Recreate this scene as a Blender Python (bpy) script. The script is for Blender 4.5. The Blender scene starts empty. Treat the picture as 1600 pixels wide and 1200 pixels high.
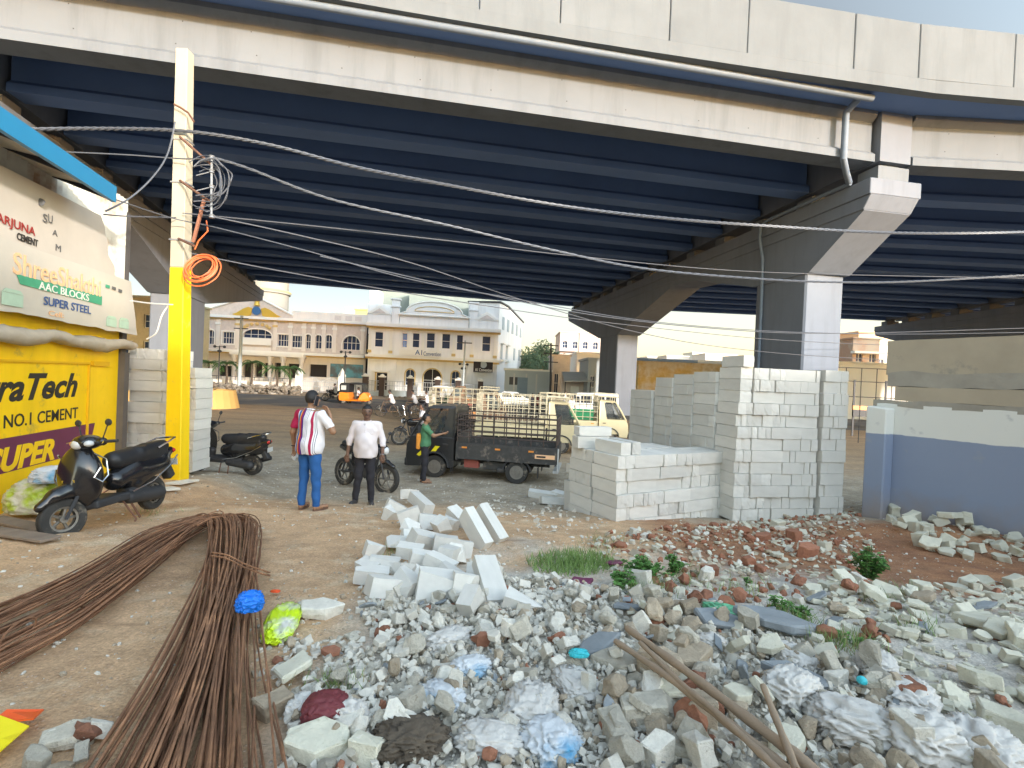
import bpy, bmesh, math, random
import numpy as np
from mathutils import Vector, Matrix, Quaternion, noise as mnoise
R = math.radians
scene = bpy.context.scene
COL = scene.collection
random.seed(7)

# ------------------------------------------------------------------ camera
F, HZ, CAMZ = 780.0, 592.0, 2.55
PITCH = math.atan((600 - HZ) / F); ROLL = R(2.5)
camd = bpy.data.cameras.new('camera'); cam = bpy.data.objects.new('camera', camd); COL.objects.link(cam)
camd.sensor_width = 36; camd.lens = F / 1600 * 36; camd.clip_start = .05; camd.clip_end = 3000
CM = Matrix.Rotation(R(90) - PITCH, 4, 'X') @ Matrix.Rotation(ROLL, 4, 'Z')
cam.matrix_world = Matrix.Translation((0, 0, CAMZ)) @ CM
scene.camera = cam
scene.render.resolution_x = 1024; scene.render.resolution_y = 768

# ------------------------------------------------------------------ light
SUN_EL, SUN_AZ = 9.5, 38.0          # elevation; azimuth to the right of straight behind the camera
world = bpy.data.worlds.new('World'); scene.world = world; world.use_nodes = True
wn = world.node_tree; bg = wn.nodes['Background']
sky = wn.nodes.new('ShaderNodeTexSky'); sky.sky_type = 'NISHITA'; sky.sun_disc = False
sky.sun_elevation = R(SUN_EL); sky.sun_rotation = R(180 - SUN_AZ)
sky.altitude = 300; sky.air_density = 1.0; sky.dust_density = .3; sky.ozone_density = 1.0
# the sunset side of the sky (behind the photographer) is bright with haze, the opposite side dimmer and bluer
wtc = wn.nodes.new('ShaderNodeTexCoord'); wdot = wn.nodes.new('ShaderNodeVectorMath'); wdot.operation = 'DOT_PRODUCT'
wdot.inputs[1].default_value = (math.sin(R(SUN_AZ)) * .8, -math.cos(R(SUN_AZ)) * .8, .6)
wn.links.new(wtc.outputs['Generated'], wdot.inputs[0])
wr_ = wn.nodes.new('ShaderNodeValToRGB'); wn.links.new(wdot.outputs['Value'], wr_.inputs[0])
wmr = wn.nodes.new('ShaderNodeMapRange'); wmr.inputs[1].default_value = -.8; wmr.inputs[2].default_value = .9; wn.links.new(wdot.outputs['Value'], wmr.inputs[0]); wn.links.new(wmr.outputs[0], wr_.inputs[0])
wr_.color_ramp.elements[0].color = (.215, .19, .20, 1); wr_.color_ramp.elements[1].color = (2.42, 1.99, 1.62, 1)
e_ = wr_.color_ramp.elements.new(.52); e_.color = (.76, .56, .43, 1)
wmx = wn.nodes.new('ShaderNodeMix'); wmx.data_type = 'RGBA'; wmx.blend_type = 'MULTIPLY'; wmx.inputs[0].default_value = 1
wn.links.new(sky.outputs[0], wmx.inputs[6]); wn.links.new(wr_.outputs[0], wmx.inputs[7])
wn.links.new(wmx.outputs[2], bg.inputs[0]); bg.inputs[1].default_value = 0.15
sd = bpy.data.lights.new('sun', 'SUN'); sd.energy = 1.2; sd.angle = R(2.0); sd.color = (1, .94, .88)
sun = bpy.data.objects.new('sun', sd); COL.objects.link(sun)
to_sun = Vector((math.sin(R(SUN_AZ)) * math.cos(R(SUN_EL)), -math.cos(R(SUN_AZ)) * math.cos(R(SUN_EL)), math.sin(R(SUN_EL))))
sun.rotation_euler = to_sun.to_track_quat('Z', 'Y').to_euler(); sun.location = (20, -20, 30)
scene.view_settings.view_transform = 'Standard'; scene.view_settings.look = 'None'
scene.view_settings.exposure = 2.28; scene.view_settings.gamma = 1

# ------------------------------------------------------------------ pixel helpers (1600x1200 photograph)
def ray(px, py):
    return CM.to_3x3() @ Vector(((px - 800) / F, -(py - 600) / F, -1))
def at(px, py, Y):                      # world point seen at that pixel, at distance Y along the world y axis
    d = ray(px, py); return Vector((0, 0, CAMZ)) + d * (Y / d.y)
def atz(px, py, z):                     # ... on the horizontal plane at height z
    d = ray(px, py); return Vector((0, 0, CAMZ)) + d * ((z - CAMZ) / d.z)
PROF = [(-60, 1.0), (0, 1.0), (2, .95), (4, .8), (5.5, .66), (7.3, .5), (8.6, .3), (10, .12), (12.3, 0), (900, 0)]
def sm(t): t = max(0, min(1, t)); return t * t * (3 - 2 * t)
def zg0(x, y):
    for (a, za), (b, zb) in zip(PROF, PROF[1:]):
        if y <= b: z = za + (zb - za) * (y - a) / (b - a); break
    else: z = 0
    z += .26 * sm((-4.3 - x) / 1.5) * sm((y - 6.6) / 1.6) * sm((13 - y) / 3.5)
    z += .16 * sm((x - 4.4) / 1.5) * sm((y - 6) / 1.5) * sm((12 - y) / 2.5)
    return z
def zg(x, y):                           # ground height with heaps
    z = zg0(x, y)
    d = ((x - 1.6) / 2.6) ** 2 + ((y - 2.6) / 2.2) ** 2
    z += .16 * math.exp(-d)
    d = ((x - 4.2) / 2.4) ** 2 + ((y - 3.2) / 1.2) ** 2
    z += .10 * math.exp(-d)
    if y < 30 and abs(x) < 30:
        z += .035 * mnoise.noise((x * .9, y * .9, 0)) + .018 * mnoise.noise((x * 2.7, y * 2.7, 3)) * sm((14 - y) / 4)
    return z
def gp(px, py, up=0.0):                 # ground point under a pixel
    d = ray(px, py); t = .5
    while t < 400:
        p = Vector((0, 0, CAMZ)) + d * t
        if p.z <= zg(p.x, p.y) + up: break
        t *= 1.004
    return p
def lerp(a, b, t): return a + (b - a) * t

# ------------------------------------------------------------------ tagging
def T(o, label=None, cat=None, group=None, kind=None):
    if label: o['label'] = label
    if cat: o['category'] = cat
    if group: o['group'] = group
    if kind: o['kind'] = kind
    return o
def E(name, loc=(0, 0, 0), rz=0, label=None, cat=None, group=None):
    o = bpy.data.objects.new(name, None); COL.objects.link(o); o.location = loc; o.rotation_euler = (0, 0, rz)
    o.empty_display_size = .1
    return T(o, label, cat, group)
def copy_tree(o, parent=None):
    c = o.copy(); COL.objects.link(c); c.parent = parent
    for ch in KIDS.get(o.name, []): copy_tree_k(c, ch)
    return c
KIDS = {}
def copy_tree_k(c, ch):
    n = copy_tree(ch, c); KIDS.setdefault(c.name, []).append(n)

# ------------------------------------------------------------------ mesh builder
class MB:
    def __init__(s): s.v = []; s.f = []; s.m = []
    def add(s, vs, fs, mi=0):
        b = len(s.v); s.v += [tuple(v) for v in vs]; s.f += [tuple(b + i for i in f) for f in fs]; s.m += [mi] * len(fs); return s
    def box(s, c, size, rz=0, mi=0, M=None):
        hx, hy, hz = size[0] / 2, size[1] / 2, size[2] / 2
        vs = [Vector((x, y, z)) for x in (-hx, hx) for y in (-hy, hy) for z in (-hz, hz)]
        m = M if M is not None else Matrix.Rotation(rz, 3, 'Z')
        c = Vector(c); vs = [m @ v + c for v in vs]
        return s.add(vs, [(0, 1, 3, 2), (4, 6, 7, 5), (0, 4, 5, 1), (2, 3, 7, 6), (0, 2, 6, 4), (1, 5, 7, 3)], mi)
    def bb(s, x0, x1, y0, y1, z0, z1, mi=0):
        return s.box(((x0 + x1) / 2, (y0 + y1) / 2, (z0 + z1) / 2), (abs(x1 - x0), abs(y1 - y0), abs(z1 - z0)), 0, mi)
    def prism(s, poly, ext, mi=0):       # poly: 3-D points of one face, ext: extrusion vector
        n = len(poly); e = Vector(ext); vs = [Vector(p) for p in poly]; vs += [v + e for v in vs]
        fs = [tuple(range(n))[::-1], tuple(range(n, 2 * n))] + [(i, (i + 1) % n, n + (i + 1) % n, n + i) for i in range(n)]
        return s.add(vs, fs, mi)
    def tube(s, pts, r, n=8, mi=0, caps=True, closed=False):
        pts = [Vector(p) for p in pts]; N = len(pts); rs = r if isinstance(r, (list, tuple)) else [r] * N
        vs = []; up = None
        for i, p in enumerate(pts):
            if closed: t = pts[(i + 1) % N] - pts[i - 1]
            else: t = pts[min(i + 1, N - 1)] - pts[max(i - 1, 0)]
            t = t.normalized() if t.length > 1e-9 else Vector((0, 0, 1))
            if up is None: up = Vector((0, 0, 1)) if abs(t.z) < .9 else Vector((1, 0, 0))
            a = up - t * up.dot(t)
            a = a.normalized() if a.length > 1e-6 else t.orthogonal().normalized()
            b = t.cross(a); up = a
            for k in range(n):
                w = 2 * math.pi * k / n; vs.append(p + (a * math.cos(w) + b * math.sin(w)) * rs[i])
        fs = []
        for i in range(N if closed else N - 1):
            j = (i + 1) % N
            for k in range(n): fs.append((i * n + k, i * n + (k + 1) % n, j * n + (k + 1) % n, j * n + k))
        if caps and not closed: fs += [tuple(range(n))[::-1], tuple((N - 1) * n + k for k in range(n))]
        return s.add(vs, fs, mi)
    def cyl(s, a, b, r, n=12, mi=0, r2=None):
        return s.tube([a, b], [r, r if r2 is None else r2], n, mi)
    def lathe(s, prof, c=(0, 0, 0), n=16, mi=0, axis='Z'):     # prof: (r, h)
        vs = []; c = Vector(c)
        for r, h in prof:
            for k in range(n):
                w = 2 * math.pi * k / n; x, y = r * math.cos(w), r * math.sin(w)
                vs.append(c + (Vector((x, y, h)) if axis == 'Z' else Vector((h, x, y)) if axis == 'X' else Vector((x, h, y))))
        fs = []
        for i in range(len(prof) - 1):
            for k in range(n): fs.append((i * n + k, i * n + (k + 1) % n, (i + 1) * n + (k + 1) % n, (i + 1) * n + k))
        fs += [tuple(range(n))[::-1], tuple((len(prof) - 1) * n + k for k in range(n))]
        return s.add(vs, fs, mi)
    def ball(s, c, r, n=10, mi=0):
        r = r if isinstance(r, (tuple, list)) else (r, r, r); c = Vector(c); vs = []; fs = []
        m = n // 2
        for i in range(m + 1):
            a = math.pi * i / m
            for k in range(n):
                w = 2 * math.pi * k / n
                vs.append(c + Vector((r[0] * math.sin(a) * math.cos(w), r[1] * math.sin(a) * math.sin(w), -r[2] * math.cos(a))))
        for i in range(m):
            for k in range(n): fs.append((i * n + k, i * n + (k + 1) % n, (i + 1) * n + (k + 1) % n, (i + 1) * n + k))
        return s.add(vs, fs, mi)
    def build(s, name, mats, parent=None, smooth=False, bevel=0, loc=None, fix=True):
        me = bpy.data.meshes.new(name); me.from_pydata(s.v, [], s.f)
        mats = mats if isinstance(mats, (list, tuple)) else [mats]
        for m in mats: me.materials.append(m)
        me.polygons.foreach_set('material_index', s.m)
        if fix:
            bm = bmesh.new(); bm.from_mesh(me); bmesh.ops.recalc_face_normals(bm, faces=bm.faces)
            if bevel:
                es = [e for e in bm.edges if len(e.link_faces) == 2 and e.calc_face_angle(0) > .5]
                bmesh.ops.bevel(bm, geom=es, offset=bevel, segments=1, affect='EDGES', clamp_overlap=True)
            bm.to_mesh(me); bm.free()
        if smooth:
            me.polygons.foreach_set('use_smooth', [True] * len(me.polygons))
            try: me.set_sharp_from_angle(angle=R(smooth if smooth > 1 else 40))
            except Exception: pass
        me.update()
        o = bpy.data.objects.new(name, me); COL.objects.link(o)
        if parent: o.parent = parent; KIDS.setdefault(parent.name, []).append(o)
        if loc: o.location = loc
        return o

# ------------------------------------------------------------------ materials
MATS = {}
def mat(name, col, rough=.7, metal=0, var=.0, vscale=4, bump=0, bscale=30, col2=None, spec=.5, mixscale=1.5, mixbias=.5, coat=0, alpha=1, trans=0, emit=0, streak=0, rnd=0, dirt=None, dirtz=None):
    m = bpy.data.materials.new(name); m.use_nodes = True; nt = m.node_tree; N = nt.nodes; L = nt.links
    b = N['Principled BSDF']; b.inputs['Roughness'].default_value = rough; b.inputs['Metallic'].default_value = metal
    b.inputs['Specular IOR Level'].default_value = spec
    if coat: b.inputs['Coat Weight'].default_value = coat; b.inputs['Coat Roughness'].default_value = .1
    if trans: b.inputs['Transmission Weight'].default_value = trans
    if alpha < 1: b.inputs['Alpha'].default_value = alpha
    if emit: b.inputs['Emission Color'].default_value = (*col, 1); b.inputs['Emission Strength'].default_value = emit
    tc = N.new('ShaderNodeTexCoord'); co = tc.outputs['Object']
    def noise(scale, detail=5, rough_=.6, stretch=None):
        n = N.new('ShaderNodeTexNoise'); n.inputs['Scale'].default_value = scale; n.inputs['Detail'].default_value = detail; n.inputs['Roughness'].default_value = rough_
        if stretch:
            mp = N.new('ShaderNodeMapping'); mp.inputs['Scale'].default_value = stretch; L.new(co, mp.inputs[0]); L.new(mp.outputs[0], n.inputs['Vector'])
        else: L.new(co, n.inputs['Vector'])
        return n.outputs['Fac']
    def mix(a, b_, f, mode='MIX'):
        x = N.new('ShaderNodeMix'); x.data_type = 'RGBA'; x.blend_type = mode
        for i, v in ((6, a), (7, b_)):
            if isinstance(v, tuple): x.inputs[i].default_value = (*v, 1) if len(v) == 3 else v
            else: L.new(v, x.inputs[i])
        if isinstance(f, (int, float)): x.inputs[0].default_value = f
        else: L.new(f, x.inputs[0])
        return x.outputs[2]
    def ramp(v, a, b_):
        r = N.new('ShaderNodeMapRange'); r.inputs[1].default_value = a; r.inputs[2].default_value = b_; L.new(v, r.inputs[0]); return r.outputs[0]
    c = tuple(col)
    if col2: c = mix(c, tuple(col2), ramp(noise(mixscale), mixbias - .08, mixbias + .08))
    if var:
        f = ramp(noise(vscale), .25, .75); hsv = N.new('ShaderNodeHueSaturation')
        mm = N.new('ShaderNodeMapRange'); mm.inputs[3].default_value = 1 - var; mm.inputs[4].default_value = 1 + var; L.new(f, mm.inputs[0]); L.new(mm.outputs[0], hsv.inputs['Value'])
        if isinstance(c, tuple): hsv.inputs['Color'].default_value = (*c, 1)
        else: L.new(c, hsv.inputs['Color'])
        c = hsv.outputs[0]
    if rnd:
        oi = N.new('ShaderNodeObjectInfo'); hsv = N.new('ShaderNodeHueSaturation')
        mm = N.new('ShaderNodeMapRange'); mm.inputs[3].default_value = 1 - rnd; mm.inputs[4].default_value = 1 + rnd; L.new(oi.outputs['Random'], mm.inputs[0]); L.new(mm.outputs[0], hsv.inputs['Value'])
        if isinstance(c, tuple): hsv.inputs['Color'].default_value = (*c, 1)
        else: L.new(c, hsv.inputs['Color'])
        c = hsv.outputs[0]
    if streak:
        c = mix(c, tuple(x * .45 for x in col), ramp(noise(1.0, 4, .6, (2.5, 2.5, .25)), .5, .75) if streak < 1 else ramp(noise(1.0, 4, .6, (6, 6, .5)), .45, .7), 'MIX') if False else mix(c, tuple(max(0, x * (1 - streak)) for x in col), ramp(noise(1.0, 6, .65, (1.8, 1.8, .22)), .48, .72))
    if dirt:
        c = mix(c, tuple(dirt[0]), ramp(noise(dirt[1], 7, .7), dirt[2], dirt[2] + .1))
    if isinstance(c, tuple): b.inputs['Base Color'].default_value = (*c, 1)
    else: L.new(c, b.inputs['Base Color'])
    if bump:
        bp = N.new('ShaderNodeBump'); bp.inputs['Strength'].default_value = bump; bp.inputs['Distance'].default_value = .02
        L.new(noise(bscale, 6, .65), bp.inputs['Height']); L.new(bp.outputs[0], b.inputs['Normal'])
    MATS[name] = m
    return m
def srgb(r, g, b): return tuple((x / 255 / 12.92) if x / 255 < .04045 else ((x / 255 + .055) / 1.055) ** 2.4 for x in (r, g, b))

M_conc = mat('flyover_concrete', (.158, .176, .200), .85, var=.10, vscale=.35, bump=.12, bscale=3, streak=.22)
M_conc2 = mat('parapet_concrete', (.142, .158, .172), .85, var=.10, vscale=.8, bump=.15, bscale=6, rnd=.04, streak=.16)
M_girder_shade = mat('girder_concrete_blue_shade', (.11, .185, .37), .85, var=.10, vscale=.3, bump=.08, bscale=3)  # blue shade of the deck underside put into the concrete's base colour
M_pier = mat('pier_concrete', (.17, .19, .23), .85, var=.10, vscale=.5, bump=.12, bscale=3, streak=.15)
M_joint = mat('dark_joint', (.06, .06, .06), .9)
M_pipe = mat('grey_pipe', (.16, .20, .26), .6, var=.1)
# ================================================================== FLYOVER
KN = [Vector((-44, 1.2, 0)), Vector((-15.8, 12.7, 0)), Vector((12.9, 17.9, 0)), Vector((39.5, 18.4, 0)), Vector((66, 15, 0))]   # outermost near girder line
KF = [Vector((-60, 34, 0)), Vector((-24.7, 45.9, 0)), Vector((6.75, 53.6, 0)), Vector((40.5, 54.0, 0)), Vector((72, 49.5, 0))]   # farthest girder line
ZB, ZD = 10.62, 12.35
NG = 13
fly = E('flyover', (0, 30, 0), 0, 'long grey concrete flyover on twin column piers crossing above the yard', 'flyover')
def fl(mb, name, m, **k):
    o = mb.build(name, m, fly, **k); o.location = (0, -30, 0); return o
def gsec(w):   # girder cross-section (lateral, z)
    return [(-.38, ZB), (.38, ZB), (.38, ZB + .26), (.2, ZB + .42), (.2, ZD - .3), (.42, ZD - .14), (.42, ZD), (-.42, ZD), (-.42, ZD - .14), (-.2, ZD - .3), (-.2, ZB + .42), (-.38, ZB + .26)]
for sp in range(4):
    for i in range(NG):
        t = i / (NG - 1); a = KN[sp].lerp(KF[sp], t); b = KN[sp + 1].lerp(KF[sp + 1], t)
        d = (b - a).normalized(); a2 = a + d * .75; b2 = b - d * .75
        n = Vector((-d.y, d.x, 0))
        mb = MB(); mb.prism([a2 + n * u + Vector((0, 0, z)) for u, z in gsec(i)], b2 - a2)
        if not i:
            Lg = (b2 - a2).length
            for q in range(int(Lg / 2.2)):
                for zz in (.62, 1.25): c = a2 + d * (1.1 + q * 2.2 + .3 * math.sin(q * 3 + zz)) - n * .2 + Vector((0, 0, ZB + zz)); mb.prism([c + d * (.02 * math.cos(w)) + Vector((0, 0, .02 * math.sin(w))) for w in np.linspace(0, 2 * math.pi, 7)[:-1]], n * -.004, 1)
        fl(mb, 'girder', M_girder_shade if i else [M_conc, M_joint])
# end diaphragms over the piers
for k in (1, 2, 3):
    ax = (KF[k] - KN[k]).normalized(); n = Vector((ax.y, -ax.x, 0))
    mb = MB()
    a = KN[k] - ax * .46; b = KF[k] + ax * .46
    mb.prism([a + n * u + Vector((0, 0, z)) for u, z in ((-.62, ZB + .02), (.62, ZB + .02), (.62, ZD - .003), (-.62, ZD - .003))], b - a)
    fl(mb, 'end_diaphragm', M_pier)
# deck slab and edges: smooth curve through the kinks
def smoothline(P, off, far):
    pts = []
    Q = P
    for s in range(len(Q) - 1):
        p0 = Q[max(s - 1, 0)]; p1 = Q[s]; p2 = Q[s + 1]; p3 = Q[min(s + 2, len(Q) - 1)]
        for j in range(12):
            t = j / 12
            c = .5 * ((2 * p1) + (-p0 + p2) * t + (2 * p0 - 5 * p1 + 4 * p2 - p3) * t * t + (-p0 + 3 * p1 - 3 * p2 + p3) * t ** 3)
            l = p1.lerp(p2, t); c = l.lerp(c, .6)
            pts.append(c)
    pts.append(Q[-1])
    out = []
    for i, p in enumerate(pts):
        d = (pts[min(i + 1, len(pts) - 1)] - pts[max(i - 1, 0)]).normalized(); n = Vector((-d.y, d.x, 0)) * (1 if far else -1)
        out.append(p + n * off)
    return out
EN = smoothline(KN, 1.82, False); EF = smoothline(KF, 1.3, True)
mb = MB()
n = len(EN)
vs = [p + Vector((0, 0, ZD)) for p in EN] + [p + Vector((0, 0, ZD)) for p in EF] + [p + Vector((0, 0, ZD + .28)) for p in EN] + [p + Vector((0, 0, ZD + .28)) for p in EF]
fs = []
for i in range(n - 1):
    fs += [(i, i + 1, n + i + 1, n + i), (2 * n + i, 2 * n + i + 1, 3 * n + i + 1, 3 * n + i), (i, i + 1, 2 * n + i + 1, 2 * n + i), (n + i, n + i + 1, 3 * n + i + 1, 3 * n + i)]
fs += [(0, n, 3 * n, 2 * n), (n - 1, 2 * n - 1, 4 * n - 1, 3 * n - 1)]
mb.add(vs, fs); fl(mb, 'deck_slab', M_girder_shade)
def arc_resample(P, lens):
    out = [P[0].copy()]; acc = 0; i = 0; k = 0; cur = P[0].copy(); want = lens[0]
    while i < len(P) - 1:
        seg = (P[i + 1] - cur).length
        if seg >= want:
            cur = cur + (P[i + 1] - cur).normalized() * want; out.append(cur.copy()); k += 1; want = lens[k % len(lens)]
        else:
            want -= seg; i += 1; cur = P[i].copy()
    return out
def band(mb, a, b, na, nb, t, z0, z1, dz=0):
    v = [a + Vector((0, 0, z0)), b + Vector((0, 0, z0)), b + nb * t + Vector((0, 0, z0)), a + na * t + Vector((0, 0, z0))]
    mb.prism(v, (0, 0, z1 - z0))
for E_, far in ((EN, False), (EF, True)):
    pts = arc_resample(E_, [3.3, 2.5, 3.6, 2.3])
    rr = random.Random(3)
    for i, (a, b) in enumerate(zip(pts, pts[1:])):
        if far and i % 2: continue
        d = (b - a).normalized(); nn = Vector((-d.y, d.x, 0)) * (-1 if far else 1)
        if far: b = pts[min(i + 2, len(pts) - 1)]; d = (b - a).normalized(); nn = Vector((d.y, -d.x, 0))
        mb = MB(); g = .012
        off = rr.uniform(-.006, .006)
        band(mb, a + d * g - nn * (.03 + off), b - d * g - nn * (.03 + off), nn, nn, .26, ZD + .30, ZD + 2.05)
        fl(mb, 'parapet_panel', M_conc2, bevel=.02)
    mb = MB()
    for i in range(n - 1):
        a, b = E_[i], E_[i + 1]; d = (b - a).normalized(); nn = Vector((-d.y, d.x, 0)) * (-1 if far else 1)
        band(mb, a - nn * .06, b - nn * .06, nn, nn, .30, ZD - .10, ZD + .298)
    fl(mb, 'edge_beam', M_conc2)
# drain pipe under the overhang, down the pier
def off_pt(P, u, z): return P + Vector((0, 0, z)) + Vector((.1, -u, 0))
pp = []
for t in np.linspace(-.9, .945, 14):
    s = 1 if t >= 0 else 0
    a = KN[1].lerp(KN[2], t) if t >= 0 else KN[1].lerp(KN[0], -t)
    pp.append(Vector((a.x, a.y - 1.25, ZD - .16)))
e1 = at(1347, 149, 16.5); pp.append(e1)
v1 = at(1322, 176, 17.0); v2 = at(1318, 248, 17.0); v3 = at(1306, 281, 17.25)
_ax = (KF[2] - KN[2]).normalized(); _n = Vector((_ax.y, -_ax.x, 0)); v4 = KN[2] + _ax * .25 - _n * 1.13 + Vector((0, 0, 10.10))
pp += [lerp(e1, v1, .85), v1, lerp(v1, v2, .3), v2, lerp(v2, v4, .45) - Vector((0, 0, .08)), v4]
mb = MB(); mb.tube(pp, .105, 10)
for i in range(1, 13):
    a, b = pp[i], pp[i + 1]
    for u in (.2, .7):
        q = lerp(a, b, u); mb.cyl(q, q + Vector((0, 0, .22)), .012, 5)
fl(mb, 'drain_pipe', M_pipe, smooth=True)

def pier(origin, far, spec, label, kslab=True):
    """bent along axis origin->far; spec: list of (t, bottom z) for cap underside, columns (t0,t1,ztop)"""
    ax = (far - origin); L = ax.length; ax = ax.normalized(); n = Vector((ax.y, -ax.x, 0)); rz = math.atan2(ax.y, ax.x)
    root = E('bridge_pier', origin, 0, label, 'bridge pier', 'piers carrying the flyover')
    W = spec['w']
    ZT = spec['zt']
    def P(t, u, z): return ax * t + n * u + Vector((0, 0, z))
    # upper beam
    t0, t1 = spec['tip']; mb = MB()
    prof = [(t0, ZT), (t1, ZT), (t1, ZT - 1.0), (t0 + .12, ZT - 1.0)]
    W2 = W / 2 + .16
    mb.prism([P(t, -W2, z) for t, z in [(t0, ZT), (t1, ZT), (t1, ZT - .55), (t0, ZT - .55)]], n * 2 * W2)
    mb.prism([P(t, -W2 + .05, z) for t, z in [(t0 + .01, ZT - .551), (t1 - .01, ZT - .551), (t1 - .1, ZT - 1.0), (t0 + .3, ZT - 1.0)]], n * (2 * W2 - .1))
    mb.build('cap_beam', M_pier, root, bevel=.02)
    und = spec['under']
    mb = MB()
    poly = [(und[0][0], ZT - 1.001)] + und + [(und[-1][0], ZT - 1.001)]
    pl = [P(t, -W / 2 - .06, z) for t, z in poly]
    mb.prism(pl, n * (W + .12)); mb.build('cap_haunch', M_pier, root)
    for a, b, z in spec['cols']:
        mb = MB(); c = .07
        sec = [(a + c, -W / 2), (b - c, -W / 2), (b, -W / 2 + c), (b, W / 2 - c), (b - c, W / 2), (a + c, W / 2), (a, W / 2 - c), (a, -W / 2 + c)]
        mb.prism([P(t, u, -.3) for t, u in sec], (0, 0, z + .3)); mb.build('column', M_pier, root)
    for i in range(NG):
        t = L * i / (NG - 1)
        mb = MB(); mb.prism([P(t - .42, -.62, ZT + .002), P(t + .42, -.62, ZT + .002), P(t + .42, .62, ZT + .002), P(t - .42, .62, ZT + .002)], (0, 0, ZB - ZT - .12))
        mb.prism([P(t - .25, -.35, ZB - .118), P(t + .25, -.35, ZB - .118), P(t + .25, .35, ZB - .118), P(t - .25, .35, ZB - .118)], (0, 0, .115))
        mb.build('bearing', M_conc, root)
    return root, P
ZT = 10.0
spR = dict(w=1.75, zt=ZT, tip=(-.55, 36.5), under=[(-.25, ZT - 1.02), (2.2, 7.3), (5.6, 7.3), (10.8, 8.6), (13.5, 8.75), (22.2, 6.45), (26.6, 6.45), (36.2, ZT - 1.05)], cols=[(2.4, 5.5, 7.32), (22.4, 26.4, 6.47)])
spL = dict(w=1.75, zt=ZT, tip=(-.55, 36.3), under=[(-.25, ZT - 1.02), (2.2, 7.3), (5.6, 7.3), (8.5, 8.6), (10, 8.75), (16.6, 6.6), (20.6, 6.6), (36, ZT - 1.05)], cols=[(2.4, 5.5, 7.32), (16.8, 20.4, 6.62)])
pR, PR = pier(KN[2], KF[2], spR, 'grey twin column pier with sloped cap right of the parked trucks')
pL, PL = pier(KN[1], KF[1], spL, 'dark twin column pier behind the yellow pole at the left')
pT, PT = pier(KN[3], KF[3], spR, 'far right pier whose cap end shows above the concrete wall')
# downpipe on the right pier
mb = MB()
q = [PR(.2, -1.12, ZT + .05), PR(2.0, -1.14, ZT + .06), PR(4.6, -1.14, ZT + .06), PR(5.0, -1.14, ZT - .05), PR(5.05, -1.14, ZT - .6), PR(4.9, -1.04, ZT - 1.6), PR(4.9, -1.0, 6), PR(4.9, -1.0, .1)]
mb.tube(q, .07, 8); mb.build('downpipe', M_pipe, pR, smooth=True)
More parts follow.
